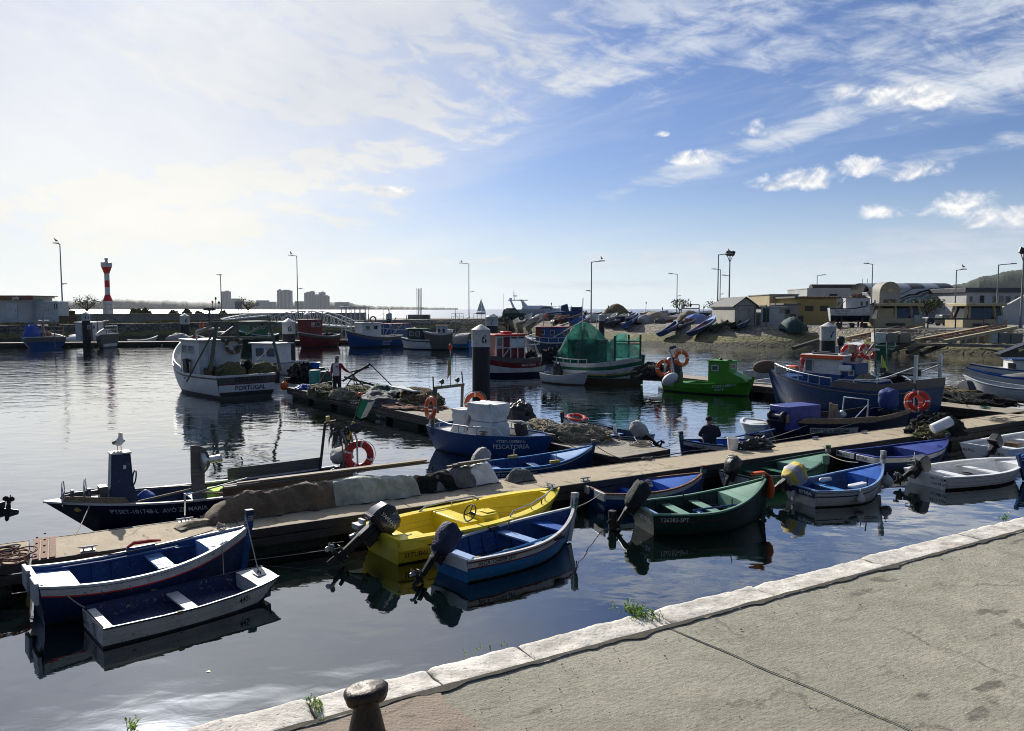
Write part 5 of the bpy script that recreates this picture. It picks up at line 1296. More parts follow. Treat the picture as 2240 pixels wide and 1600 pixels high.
outboard(hP,.2,58,.9,cover='cover_grey',seed=21,prop='black',covsize=(.24,.22,.34))
c=W(hP,hP.L*.80,.05,.72);lifebuoy(c,(.1,-.2,1),'red lifebuoy lying flat on the bow of the small blue and white boat',.28,.07)
mb=MB();c=LC(hP,1350,940,.3);mb.tube([(c.x,.4,.42),(c.x,.4,.60),(c.x+.02,.4,.74)],[.05,.06,.03],10);tag(at(hP,mb.build('wrapped_tiller','feather_white')),'cloth wrapped upright stick in the small blue and white boat','stick')
hQ=boat('rowing_boat','small blue and white boat with green wrapped stem in which a man sits','boat',(1672,968,.36),(1490,962,.52),1.20,group=GMID,hull='navy',zm=.38,bands=[(.03,'navy'),(.11,'white'),(.02,'dark_red')],inner='bright_blue',rail='slate_blue',deck=(.78,'bright_blue'),stem=(.24,.07,'slate_blue','slate_blue'),transom='blue',thwarts=[(.5,'blue',.22,.10)],texts=[('BIOSSES',.90,.125,.10,1,'letter_black')],rake=.08)
windings(hQ,'green_rope',8,.02)
mb=MB();mb.tube([(.9,-.5,.42),(-.1,-.35,.62)],.022,8);mb.box((-.25,-.32,.65),(.5,.11,.02),ry=.18);tag(at(hQ,mb.build('oar','blue')),'blue oar sticking out over the stern beside the seated man','oar')
hR=boat('fishing_boat','dark navy fishing boat with lilac tarp box, tan wash boards and name plate','boat',(1952,897,.74),(1680,919,.80),1.70,group=GMID,hull='darknavy',zm=.60,bands=[(.03,'darknavy')],inner='navy',rail='darknavy',deck=(.80,'plank_dark'),stem=(.02,.06,'darknavy',None),transom='darknavy',rake=.45,zf=.2,q=2.5,tw=.78,keel=.25)
def fit_R():
 h,t=hR,hR.t
 board(h,1,.30,.86,.19,'plank_tan',rnd=.9,off=.02,dz=-.03);board(h,1,.0,.34,.16,'plank_tan',off=.02,dz=-.03);board(h,-1,.05,.8,.14,'plank_dark')
 a,b=LC(h,1702,915,0),LC(h,1775,915,0);zt=LC(h,1740,885,0).z
 mb=MB();mb.box(((a.x+b.x)/2,0,(.45+zt)/2),(abs(a.x-b.x)*.92,.85,zt-.45));mb.build('engine_box','tarp_lilac',t,bevel=.03)
 p=h.pt(.78,.14,1,.012);q=h.pt(.42,.14,1,.012)
 mb=MB();N=14;vs=[]
 for i in range(N+1):
  u=.795+(.47-.795)*i/N;vs+=[h.pt(u,.16,1,.010),h.pt(u,.335,1,.010)]
 mb.add(vs,[(2*i,2*i+1,2*i+3,2*i+2) for i in range(N)]);mb.build('name_plate','oldwhite',t,fix=False)
 text_mb('PTSET-118810-L BARRIGANA',lambda x,z:h.pt((.788*h.L-x)/h.L,.315-z,1,.016),.165,.015,.72).build('lettering','letter_black',t,fix=False)
 c=LC(h,1685,900,0);mb=MB();mb.lathe([(.16,-.3),(.16,-.26),(.07,-.24),(.07,.2),(.17,.22),(.17,.27)],16,(h.L*.93,0,h.zs(.93)+.14),'Y');mb.build('winch_drum','dark_steel',t)
 MB().prism([(-.2,0),(.2,0),(.22,.2),(.0,.34),(-.2,.22)],.05,Matrix.Translation((h.L*.90,.40,h.zs(.9)-.02))@Matrix.Rotation(R(90),4,'X')).build('winch_bracket','plank_tan',t)
 c=LC(h,1820,905,.3);mb=MB();mb.box((c.x+.05,.30,.80),(.06,.12,.85));mb.box((c.x-.12,.3,.92),(.28,.05,.5));mb.build('hauler_plate','plank_tan',t,bevel=.01)
 mb=MB();mb.lathe([(.20,0),(.19,.06),(.11,.16),(.11,.52),(.13,.54),(.1,.54)],18);m=Matrix.Translation((c.x-.12,.34,.80))@Matrix.Rotation(R(195),4,'Z')@Matrix.Rotation(R(90),4,'Y');mb.v=[tuple(m@Vector(v)) for v in mb.v];mb.build('hauler_drum','galvanised',t)
 mb=MB();c2=LC(h,1890,925,.6);mb.lathe([(.055,-.3),(.055,.3)],10,(c2.x,.80,.58),'X');mb.build('roller','galvanised',t)
 mb=MB();x=h.L*.33;mb.tube([(x,.5,.5),(x-.1,.45,1.25),(x-.1,-.5,1.25),(x,-.5,.5)],.025,8);mb.tube([(x+.7,.5,.62),(x-.1,.45,1.1)],.018,6);mb.build('frame','galvanised',t)
 outboard(h,.15,10,1.05,cover='cover_blue',seed=30,prop='black',dz=-.12,covsize=(.30,.26,.36),xo=.55)
fit_R()
def two_rings():
 for px,py,lab,off in((1998,880,'paler orange lifebuoy hanging behind the red one at the navy boat stern',-.1),(2009,878,'red lifebuoy hanging in front at the stern of the navy boat',.28)):
  c=hR.t.matrix_basis@LC(hR,px,py,off);lifebuoy(c,Vector((-.75,-1,.1)) if off>0 else Vector((-1,-.5,0)),lab,.29,.08,('bright_red' if off>0 else 'orange','plastic_white'))
 a=LC(hR,2006,930,.2);b=LC(hR,2004,852,.2);MB().tube([(a.x,.1,.6),(b.x,.1,b.z)],.03,8).build('stern_post','galvanised',hR.t)
two_rings()
hS=boat('fishing_boat','big blue fishing boat with blue and white wheelhouse and orange roof edge','boat',(2036,846,1.35),(1683,806,1.60),2.5,group=GMID,hull='slate_blue',zm=1.08,bands=[(.05,'slate_blue'),(.04,'slate_blue'),(.035,'plank_tan')],boot='boot',bootz=.10,inner='blue',floor='plank_grey',rail='slate_blue',railw=.09,railh=.06,deck=(.80,'blue'),tw=.85,q=2.5,rake=.55,zf=.75,stem=(.16,.10,'slate_blue','navy'),keel=.4,um_z=.25)
def fit_S():
 h,t=hS,hS.t
 a,b=LC(h,1768,850,0).x,LC(h,1856,850,0).x;x0,x1=min(a,b),max(a,b);zt=LC(h,1815,778,0).z
 cabin(h,x0,x1,1.25,.8,zt,'blue','white',[('P',x1-.42,zt-.42,.34,.5),('P',x1-.95,zt-.42,.0001,.0001),('F',.3,zt-.42,.36,.5),('F',-.3,zt-.42,.36,.5)],split=(.8+(zt-.8)*.52,'white'),over=.14,rt=.06,lean=.25)
 mb=MB();c=(x0+x1-.25)/2;w,l=1.25+.30,x1-x0+.04
 for s in(1,-1):mb.box((c,s*w/2,zt-.03),(l+.06,.04,.15))
 mb.box((c+l/2,0,zt-.03),(.04,w,.15));mb.build('roof_edge','orange',t,bevel=.01)
 mb=MB();mb.tube([(x1-.5,-.5,zt+.10),(x1-.2,0,zt+.14),(x1-.5,.5,zt+.10),(x0+.2,.55,zt+.10)],.035,8);mb.box((x1-.6,-.1,zt+.12),(.5,.35,.07));mb.build('roof_gear','black',t)
 cabin(h,x0-1.6,x0,1.5,.8,1.40,'blue','greywhite',[],over=.03,rt=.04,name='engine_casing')
 cabin(h,x0-.55,x0-.02,1.0,1.40,zt-.25,'blue','greywhite',[('P',x0-.4,1.7,.2,.2)],over=.02,rt=.03,name='locker')
 lens=MB().box((x0-.2,.62,zt-.45),(.5,.18,.26));lens.build('liferaft_canister','plastic_white',t,bevel=.06)
 f=lambda u,z:h.pt(u,0,1,-.06)+Vector((0,0,z))
 rail(h,1,.47,.93,.36,'galvanised',7,.02);rail(h,-1,.40,.93,.36,'galvanised',7,.02)
 board(h,1,.01,.47,.34,'board_grey',rnd=.35,off=-.0,dz=-.03);board(h,-1,.0,.5,.34,'board_grey',rnd=.3)
 MB().box((0.0,0,1.48),(.05,2.2,.34)).build('stern_board','board_grey',t)
 p=h.pt(.86,0,1,-.05);MB().box(p+Vector((0,.0,.18)),(.55,.03,.34)).build('canvas_screen','cover_grey',t,bevel=.01)
 mp=LC(h,1868,850,0);mt=LC(h,1866,757,0)
 mb=MB();mb.tube([(mp.x,.0,.8),(mt.x,.0,mt.z)],.06,8);mb.build('mast','plank_brown',t);MB().box((mt.x,0,mt.z-.12),(.28,.2,.34)).build('mast_head','plank_tan',t,bevel=.02)
 tip=LC(h,1912,752,.2)
 mb=MB();mb.tube([(mp.x,.05,zt-.55),(tip.x,.2,tip.z)],.04,8);mb.tube([(mp.x,0,mt.z-.3),(x1-.3,.3,zt-.15)],.03,8);q=LC(h,1915,765,.2);mb.beam((mt.x-.05,0,q.z),(q.x-.15,.2,q.z),.07,.07);mb.build('boom','galvanised',t)
 v=LC(h,1920,855,.1);vt=LC(h,1912,712,.1);mb=MB();mb.tube([(v.x,.1,.6),(vt.x,.1,vt.z)],.022,6);vt2=LC(h,1945,712,-.3);mb.tube([(v.x,-.5,.6),(v.x,-.5,vt2.z-.6)],.028,6);mb.build('aerial','dark_steel',t)
 mb=MB();g=LC(h,2047,850,0)
 for y in(.95,-.95):
  zt2=LC(h,2046,780,.9).z;mb.beam((.12,y,1.3),(.12,y,zt2),.12,.10)
 zt2=LC(h,2046,800,.9).z;mb.tube([(.12,.95,zt2),(.12,-.95,zt2)],.03,8);mb.tube([(.15,.9,zt2-.1),(1.2,.9,zt2-.55),(2.2,.7,1.4)],.028,8);mb.tube([(.15,-.9,zt2-.1),(1.0,-.9,zt2-.5),(2.2,-.7,1.4)],.028,8)
 mb.build('stern_gallows','galvanised',t)
 mb=MB();mb.tube([f(.36,0),f(.33,.42),f(.14,.46),f(.10,0)],.026,8);mb.tube([f(.22,.0),f(.20,.50),f(.24,.80)],.026,8);mb.tube([(h.L*.22,-.8,1.68),(h.L*.05,.8,1.60)],.035,8);mb.tube([f(.2,.46),(h.L*.22,-.8,1.68)],.03,8);mb.build('net_frame','steel',t)
 mb=MB();mb.lathe([(.05,-.7),(.06,.6),(.05,.7)],10,(h.L*.13,.3,1.77),'X');mb.build('net_roller','black',t)
 for x in(h.L*.05,h.L*.24):
  mb=MB();mb.box((x,.3,1.87),(.24,.06,.22));mb.build('work_lamp','black',t,bevel=.01)
 l=LC(h,1928,815,-.2);fl=thing('flag_marker','lime green pennant on a marker stick aboard the big blue fishing boat','flag',h.t.matrix_basis@Vector((l.x,-.2,1.25)),h.rz)
 zt3=LC(h,1928,778,-.2).z-1.25
 MB().tube([(0,0,0),(0,0,zt3)],.02,6).build('stick','plank_tan',fl);MB().prism([(0,zt3),(-.02,zt3-.62),(-.28,zt3-.60)],.012,Matrix.Rotation(R(90),4,'X')).build('pennant','flag_lime',fl)
 o=lump((x0-.9,.3,1.44),(.36,.32,.22),4,18,10).build('net_heap','net_tan');tag(at(h,o),'tan net bundle on the engine casing of the big blue boat','net')
 o=lump((x0-1.5,-.6,1.36),(.5,.32,.30),6,18,10).build('net_heap','net_dark');tag(at(h,o),'dark net bundle behind the wheelhouse of the big blue boat','net')
 for px,py,off,lab,n in((1858,772,-.1,'red lifebuoy hung left of the mast on the big blue boat',Vector((-.2,-1,.1))),(1897,770,.1,'red lifebuoy hung right of the mast on the big blue boat',Vector((.1,-1,.5)))):
  lifebuoy(h.t.matrix_basis@LC(h,px,py,off),n,lab,.27,.075,('bright_red','plastic_white'))
 mb=MB();c=h.t.matrix_basis@Vector((h.L+.15,.02,1.72));o=mb.ball((0,0,0),(.62,.09,.30),20,10).build('anchor_fluke','plank_brown',t);o.location=(h.L+.22,.05,1.66);o.rotation_euler=(0,.15,.1)
fit_S()
hT=boat('fishing_boat','vivid green fishing boat with a narrow green wheelhouse on calm water','boat',(1459,832,.52),(1648,830,.86),1.6,group=GMID,hull='vivid_green',zm=.50,bands=[(.05,'vivid_green'),(.20,'vivid_green'),(.02,'dark_green')],boot='boot',bootz=.06,inner='vivid_green',floor='green',rail='vivid_green',railw=.07,railh=.05,deck=(.74,'vivid_green'),sterndeck=(.28,'vivid_green',.03),tw=.72,rake=.3,zf=.25,stem=(.12,.08,'vivid_green','rusty'),texts=[('PTSET-118830-L',.62,.20,.17,-1,'letter_white'),('BOAZ',.64,.37,.17,-1,'letter_white'),('PORTUGAL',.02,.22,.13,-1,'letter_white')],keel=.3)
def fit_T():
 h,t=hT,hT.t;a,b=LC(h,1558,820,0).x,LC(h,1603,820,0).x;zt=LC(h,1580,790,0).z
 mb=MB();y=.46;z0=.35
 vs=[(a,z0),(b+.95,.72),(b+.72,.92),(b,z0+(zt-z0)*.62),(b,zt),(a,zt)]
 mb.add([(x,s*y,z) for s in(1,-1) for x,z in vs],[tuple(range(6)),tuple(range(11,5,-1))]+[(i,(i+1)%6,6+(i+1)%6,6+i) for i in range(6)])
 c=mb.build('wheelhouse','vivid_green',t,bevel=.02)
 MB().box(((a+b)/2,0,zt+.02),(b-a+.12,y*2+.12,.05)).build('roof','vivid_green',t,bevel=.01)
 window(c,(a+.38,-y,zt-.34),.34,.26,'y','oldwhite');window(c,(b,0,zt-.24),.5,.2,'x','oldwhite','tarp_tan')
 mb=MB();mb.ball(((a+b)/2-.1,0,zt+.09),(.1,.1,.06),10,6);mb.box((b-.02,-.3,zt+.07),(.22,.1,.05));mb.build('roof_lamp','black',t)
fit_T()
plain('stern_grey',(.075,.072,.062),.6)
GFAR='fishing boats moored in the far basin'
hV=boat('fishing_boat','white trawler seen from its dark stern, with gantry frame and net bins','boat',tuple(P(540,822,1.08)),(P(540,822,1.08)+Vector((-5.6,6.0,1.25))),3.3,world=True,group=GFAR,hull='white',zm=1.05,bands=[(.14,'board_grey'),(.08,'white')],boot='boot',bootz=.16,inner='white',floor='plank_grey',rail='white',railw=.16,railh=.10,tw=.90,q=2.9,rake=.8,trake=.05,zf=.55,deck=(.80,'white'),transom='stern_grey',keel=.6,um_z=.4,stem=(.1,.12,'white','white'),n=3.0)
def fit_V():
 h,t=hV,hV.t
 zt=h.zs(0)
 mb=MB()
 mb.box((-.025,0,.50),(.03,h.y(0,.5)*2-.02,.34));mb.build('stern_band','white',t);MB().box((-.027,0,.70),(.034,h.y(0,.7)*2,.05)).build('stern_stripe','dark_red',t);MB().box((-.022,0,.24),(.03,h.y(0,.24)*2,.16)).build('stern_boot','boot',t)
 W1=text_w('PORTUGAL',.30,.02);text_mb('PORTUGAL',lambda x,z:Vector((-.048,W1/2-.15-x,.40+z)),.30,.02).build('lettering','letter_black',t,fix=False)
 W2=text_w('RENDEIRO',.33,.02);text_mb('RENDEIRO',lambda x,z:Vector((-.034,W2/2-.15-x,.80+z)),.33,.02).build('lettering','black',t,fix=False)
 a=LX(h,432,800,2.4);b=LX(h,530,800,2.4);zr=LX(h,480,746,2.4).z
 yc=(a.y+b.y)/2;w=abs(a.y-b.y)
 c=cabin(h,2.4,5.0,w*.92,.55,zr,'greywhite','greywhite',[('B',-w*.25,zr-.45,.4,.4),('P',3.4,zr-.45,.7,.42),('P',4.3,zr-.45,.6,.42),('F',.4,zr-.45,.5,.42)],over=.1,yc=yc,lean=.2)
 mb=MB()
 for y in(-.17,.17):mb.tube([(2.36,yc+w*.18+y,.6),(2.36,yc+w*.18+y,zr+.1)],.02,6)
 for i in range(6):z=.7+i*.26;mb.tube([(2.36,yc+w*.18-.17,z),(2.36,yc+w*.18+.17,z)],.016,6)
 mb.build('ladder','galvanised',t)
 mb=MB();mb.tube([(2.9,yc+w*.42,zr+.05),(2.9,yc+w*.42,zr+.5),(2.9,yc+w*.3,zr+.62),(2.9,yc-w*.1,zr+.62)],.05,8);mb.build('exhaust','oldwhite',t)
 mb=MB();mb.lathe([(.10,0),(.11,.1),(.09,.22),(.03,.27)],14,(2.9,yc+w*.3,zr+.68));mb.build('beacon','orange',t)
 l0,l1=LX(h,460,812,.5),LX(h,474,708,.8);r0,r1=LX(h,614,812,.5),LX(h,590,708,.8);m=LX(h,520,738,.7).z
 mb=MB();mb.beam(l0,l1,.14,.12);mb.beam(r0,r1,.14,.12);e=Vector((0,.35,0));mb.beam(l1+e*.8,r1-e*.8,.13,.16);k=(m-l0.z)/(l1.z-l0.z);mb.beam(l0.lerp(l1,k),r0.lerp(r1,k),.10,.10)
 mb.beam(l1,(3.6,l1.y,l1.z-.6),.09,.09);mb.beam(r1,(3.6,r1.y,r1.z-.6),.09,.09);mb.beam(l0.lerp(l1,.95),(2.2,l0.y+.5,.75),.06,.06);mb.tube([(.85,-.0,l1.z),(.85,0,m)],.04,8)
 mb.build('gantry','timber_green',t,bevel=.01)
 mb=MB();p,q=LX(h,487,735,1.2),LX(h,517,713,1.6);mb.tube([p-Vector((0,0,.3)),p,q],.10,8);mb.build('boom','charcoal',t)
 for px in(508,572):
  q=LX(h,px,705,.8);MB().lathe([(.05,-.1),(.09,-.05),(.09,.05),(.05,.1)],12,q-Vector((0,0,.1)),'Y').build('block','black',t)
 mb=MB();c=LX(h,407,800,3.6);mb.box((3.6,c.y,1.3),(.5,.14,1.0),ry=.12);mb.box((3.6,c.y-.1,1.7),(.5,.1,.12));mb.build('trawl_door','plank_dark',t,bevel=.02)
 mb=MB();p,q=LX(h,421,736,4.2),LX(h,446,750,4.2);mb.beam(p,q,.05,.22,0);mb.beam(q,q+(q-p)*.8,.04,.12,1);mb.build('pennant_board',['dark_red','white'],t)
 for px,w_,mat in((503,.75,'net_olive'),(577,.75,'net_olive')):
  q=LX(h,px,818,1.2);s_=h.rz
  tag(at(h,MB().box((1.2,q.y,.80),(.9,w_*1.7,.55)).build('net_bin','plank_dark',bevel=.02)),f'dark fish bin on the trawler stern, {"left" if px < 540 else "right"} one','bin','net bins on the trawler')
  o=lump((1.2,q.y,1.0),(.55,w_*.95,.62 if px<540 else .58),px,26,12,.25).build('net_heap',mat,ang=60);tag(at(h,o),f'olive brown net heaped in the {"left" if px < 540 else "right"} bin on the trawler stern','net','net heaps on the trawler')
 mb=MB();mb.tube([(3.6,yc,zr),(3.6,yc,zr+1.5)],.06,6);mb.tube([(3.6,yc-.7,zr+1.0),(3.6,yc+.7,zr+1.0)],.04,6);mb.lathe([(.3,0),(.3,.15)],12,(3.6,yc,zr+1.5));mb.box((3.0,yc-.5,zr+.25),(.8,.5,.35));mb.build('roof_gear','dark_steel',t)
 mb=MB();mb.lathe([(.38,-.7),(.38,-.66),(.16,-.64),(.16,.64),(.38,.66),(.38,.7)],16,(1.9,yc,1.25),'Y');mb.build('net_drum','iron',t)
 o=lump((1.9,yc-w*.50,.6),(.5,.35,.95),77,20,10,.4).build('net_heap','net_dark',ang=60);tag(at(h,o),'black gear heap beside the white wheelhouse of the trawler','gear');o=lump((1.9,yc+w*.30,.6),(.4,.30,.75),78,20,10,.4).build('net_heap','net_brown',ang=60);tag(at(h,o),'brown gear heap at the ladder of the trawler wheelhouse','gear')
 board(h,1,.50,.99,.30,'white','bulwark',.06,rnd=.5);board(h,-1,.50,.99,.30,'white','bulwark',.06,rnd=.5)
 rope('deck_line',[LX(h,560,790,1.0),LX(h,600,745,2.0)],.02,'rope',sag=.1,parent=t)
 mb=MB();q=LX(h,622,845,-.2);mb.ball((q.x,q.y,q.z),(.20,.20,.23),16,10);mb.lathe([(.05,.2),(.04,.3)],8,(q.x,q.y,q.z));tag(at(h,mb.build('buoy','orange')),'orange ball buoy between the trawler stern and the pontoon end','buoy')
fit_V()
c=hV.t.matrix_basis@LX(hV,511,756,2.25);lifebuoy(c,-Vector((math.cos(hV.rz),math.sin(hV.rz),0)),'dark worn lifebuoy hung on the back of the white wheelhouse',.36,.09,('plank_brown','oldwhite'))
hV2=boat('fishing_boat','small boat with blue framed cabin windows behind the trawler and the pile','boat',(660,790,.9),(555,772,1.35),2.0,group=GFAR,hull='white',bands=[(.06,'blue')],inner='greywhite',rail='white',deck=(.75,'white'),zf=.5,keel=.3,boot='boot')
a,b=LC(hV2,622,780).x,LC(hV2,567,780).x;zt=LC(hV2,595,752).z
cabin(hV2,a,b,1.4,.7,zt,'white','white',[('P',a+(b-a)*.25,zt-.55,.6,.5),('P',a+(b-a)*.68,zt-.55,.6,.5),('F',0,zt-.5,.9,.5)],frame='bright_blue',pane='dark_glass',over=.15)
hU=boat('fishing_boat','green and white wooden fishing boat draped in green netting over its cabin','boat',(1208,788,1.2),(1407,780,1.62),2.5,group=GFAR,hull='white',zm=1.12,bands=[(.06,'oldwhite'),(.18,'oldwhite'),(.22,'green'),(.25,'white'),(.09,'dull_yellow'),(.14,'green')],boot='plank_brown',bootz=.36,inner='green',floor='plank_grey',rail='oldwhite',railw=.10,railh=.08,deck=(.82,'green'),tw=.35,q=3.0,rake=.12,trake=.4,zf=.7,stem=(.12,.12,'green','oldwhite'),keel=.6,um=.5,rise=.9,texts=[('CETO',.70,.82,.22,-1,'letter_black')])
def fit_U():
 h,t=hU,hU.t
 m,T,b=new_mat('net_veil');c=tc(T);n=nz(T,c,3,4)
 inp(T,b,'Base Color',mixc(T,n.step(.35,.65),(.010,.055,.042),(.03,.16,.125)));inp(T,b,'Roughness',.8)
 tr=T.nodes.new('ShaderNodeBsdfTransparent');tl=T.nodes.new('ShaderNodeBsdfTranslucent');tl.inputs[0].default_value=(.04,.28,.22,1);mx=T.nodes.new('ShaderNodeMixShader');mx2=T.nodes.new('ShaderNodeMixShader');mx2.inputs[0].default_value=.42
 T.links.new(b.outputs[0],mx2.inputs[1]);T.links.new(tl.outputs[0],mx2.inputs[2])
 f=n.step(.3,.7)*.25+.10;T.links.new(f.k,mx.inputs[0]);T.links.new(mx2.outputs[0],mx.inputs[1]);T.links.new(tr.outputs[0],mx.inputs[2])
 T.links.new(mx.outputs[0],T.nodes['Material Output'].inputs[0]);MATS['net_veil']=m
 a,b_=LC(h,1252,780).x,LC(h,1318,780).x;zt=LC(h,1285,745).z
 c=cabin(h,a,b_,1.2,.8,zt,'green','green',[('S',LC(h,1261,762,-.75).x,LC(h,1261,762,-.75).z,.32,.62)],over=.06,frame='white')
 pk=LC(h,1275,708);mb=MB();mb.tube([(pk.x,0,zt),(pk.x,0,pk.z)],.05,8);mb.tube([(pk.x+.4,0,zt),(pk.x+.25,0,pk.z-.5)],.04,8)
 s0=LC(h,1346,735,-.9);s1=LC(h,1402,733,-.3);mb.tube([(s0.x,-.95,1.3),(s0.x,-.95,s0.z)],.06,8);mb.tube([(s0.x,.95,1.3),(s0.x,.95,s0.z)],.06,8);mb.tube([(s1.x,-.35,1.5),(s1.x,-.35,s1.z)],.06,8)
 zb=LC(h,1375,747,-.6).z;mb.beam((s0.x,-.95,zb),(s1.x,-.38,zb),.08,.06);mb.beam((s0.x,-.95,zb-.14),(s1.x,-.38,zb-.14),.05,.05);mb.build('net_frame','dark_green',t)
 an=MB();an.tube([(pk.x-.2,.2,zt),(pk.x-.1,.2,pk.z+1.5)],.025,6);an.tube([(pk.x+.9,-.2,zt-1.2),(pk.x+1.0,-.2,pk.z+.4)],.022,6);an.build('aerial','plastic_white',t)
 xs_=[(LC(h,1206,772).x,1.35),(LC(h,1232,766).x,LC(h,1232,768).z),(LC(h,1249,738).x,zt+.18),(pk.x-.12,pk.z-.02),(pk.x+.2,pk.z-.05),(LC(h,1300,728).x,zt+.42),(LC(h,1322,756).x,LC(h,1322,756).z),(LC(h,1336,760).x,LC(h,1336,761).z),(s0.x,s0.z)]
 f=lambda x:next((z0+(z1-z0)*((x-x0)/(x1-x0)) for(x0,z0),(x1,z1) in zip(xs_,xs_[1:]) if x0<=x<=x1),xs_[-1][1])
 def veil(u,v):
  x=xs_[0][0]+(xs_[-1][0]-xs_[0][0])*u;z0=f(x);s=(v-.5)*2;uu=min(.97,max(.02,x/h.L));ye=h.b(uu)*.94;ze=h.zs(uu)-.02+.02
  k=abs(s);fl=.55*(1-.8*math.exp(-((x-pk.x)/.30)**2));prof=max(0,(k-fl)/(1-fl))**.9;z0+=.10
  y=ye*(k**.75)*(1 if s>0 else-1);z=z0+(ze-z0)*prof
  if k<.999:z+=.06*noise.fractal(Vector((u*9,v*6,3)),1,2,3)*(1-k)
  return Vector((x,y,max(z,ze if k>.9 else z)))
 MB().grid(veil,48,22).build('net_veil','net_veil',t,60)
 def veil2(u,v):p=Vector((s0.x,-.95,0)).lerp(Vector((s1.x,-.38,0)),u);zl=h.zs(.85)+.1;zu=zb-.16;return Vector((p.x,p.y-.10*math.sin(v*PI)*math.sin(u*PI),zl+(zu-zl)*v))
 MB().grid(veil2,12,10).build('net_panel','net_veil',t,60)
 def veil3(u,v):p=Vector((s0.x,-.95,0)).lerp(Vector((s1.x,-.38,0)),u);zu=s0.z+(s1.z-s0.z)*u-.55*math.sin(u*PI);return Vector((p.x,p.y+.02,zb+.05+(max(zu,zb+.1)-zb-.05)*v))
 MB().grid(veil3,16,4).build('net_curtain','net_veil',t,60)
 rail(h,-1,.02,.50,.26,'oldwhite',6,.035)
 o=lump((0.05,0,1.0),(.6,.9,.9),5,22,12,.35).build('net_heap','net_dark',ang=60);tag(at(h,o),'dark net heap on the low end of the green netted boat','net')
fit_U()
hW=boat('dinghy','white clinker dinghy alongside the green netted fishing boat','boat',(1192,815,.56),(1288,812,.84),1.3,group=GFAR,hull='white',zm=.5,bands=[(.05,'white'),(.10,'white'),(.012,'plastic_grey'),(.10,'white'),(.012,'plastic_grey'),(.1,'white')],inner='greywhite',rail='white',railw=.08,thwarts=[(.4,'white',.2,.1)],q=2.6,boot='plank_brown',bootz=.07)
o=lump((.75,.3,.3),(.3,.28,.75),3,16,10).build('net_heap','cover_black',ang=60);tag(at(hW,o),'black covered bundle standing in the white clinker dinghy alongside','bundle')
hY=boat('fishing_boat','dark red and white fishing boat with red framed glass wheelhouse by the tall pile','boat',(1186,776,1.30),(1040,771,1.55),2.4,group=GFAR,hull='white',zm=1.15,bands=[(.28,'board_grey'),(.34,'dark_red')],boot='darknavy',bootz=.26,inner='greywhite',floor='plank_grey',rail='board_grey',railw=.09,deck=(.8,'white'),tw=.72,q=2.8,rake=.4,trake=.25,zf=.7,keel=.6,um=.5,texts=[('MAESTRINA',.42,.50,.20,1,'letter_white'),('PORTUGAL',.14,.50,.18,1,'letter_white')])
def fit_Y():
 h,t=hY,hY.t;a,b=LC(h,1137,770).x,LC(h,1076,770).x;zt=LC(h,1105,734).z;w=1.6;z0=h.zs(.5)-.1
 mb=MB();m=(a+b)/2
 mb.box((m,0,(z0+zt)/2),(b-a-.06,w-.06,zt-z0));c=mb.build('wheelhouse','dark_red',t)
 mb=MB()
 for x in(a,a+(b-a)*.25,a+(b-a)*.5,a+(b-a)*.78,b):
  for y in(-w/2,w/2):mb.box((x,y,(z0+zt)/2),(.07,.07,zt-z0))
 for z in(z0+.05,z0+(zt-z0)*.5,zt-.05):
  for y in(-w/2,w/2):mb.box((m,y,z),(b-a,.055,.06))
 mb.build('corner_posts','white',c)
 MB().box((m-(b-a)*.22,w/2-.01,z0+(zt-z0)*.70),((b-a)*.5,.04,(zt-z0)*.36)).build('canvas_cover','tarp_white',c,bevel=.01);window(c,(a+(b-a)*.88,w/2,z0+(zt-z0)*.75),.4,.55,'y','white')
 MB().box((m,0,zt+.05),(b-a+.25,w+.25,.10)).build('roof','bright_red',t,bevel=.02);MB().box((m,0,zt+.17),(.6,.6,.16)).build('roof_hatch','bright_red',t,bevel=.03)
 mb=MB();pts=[(LC(h,1100,765,1).x,1.0,z0+.2),(LC(h,1115,755,1).x,1.0,z0+.75),(LC(h,1140,753,1).x,.95,z0+.85),(LC(h,1180,748,.6).x,.6,z0+.95)];mb.tube(pts,.035,8);mb.tube([(.3,.6,z0),(.75,.4,z0+1.0),(.35,.2,z0)],.03,8);mb.build('rail','oldwhite',t)
 mb=MB();[mb.tube([(a+k,.2*k,zt),(a+k,.2*k,zt+.6+.2*k)],.035,6) for k in(.15,.9)];mb.build('vent_pipe','timber_green',t)
 o=lump((.9,.1,.9),(.5,.6,.65),15,18,10).build('net_heap','net_dark',ang=60);tag(at(h,o),'dark gear heap on the stern of the red and white fishing boat','net');tag(at(h,MB().box((1.3,-.2,1.2),(.4,.7,.35)).build('fish_box','orange',bevel=.02)),'orange fish box on the stern of the red and white fishing boat','box')
fit_Y()
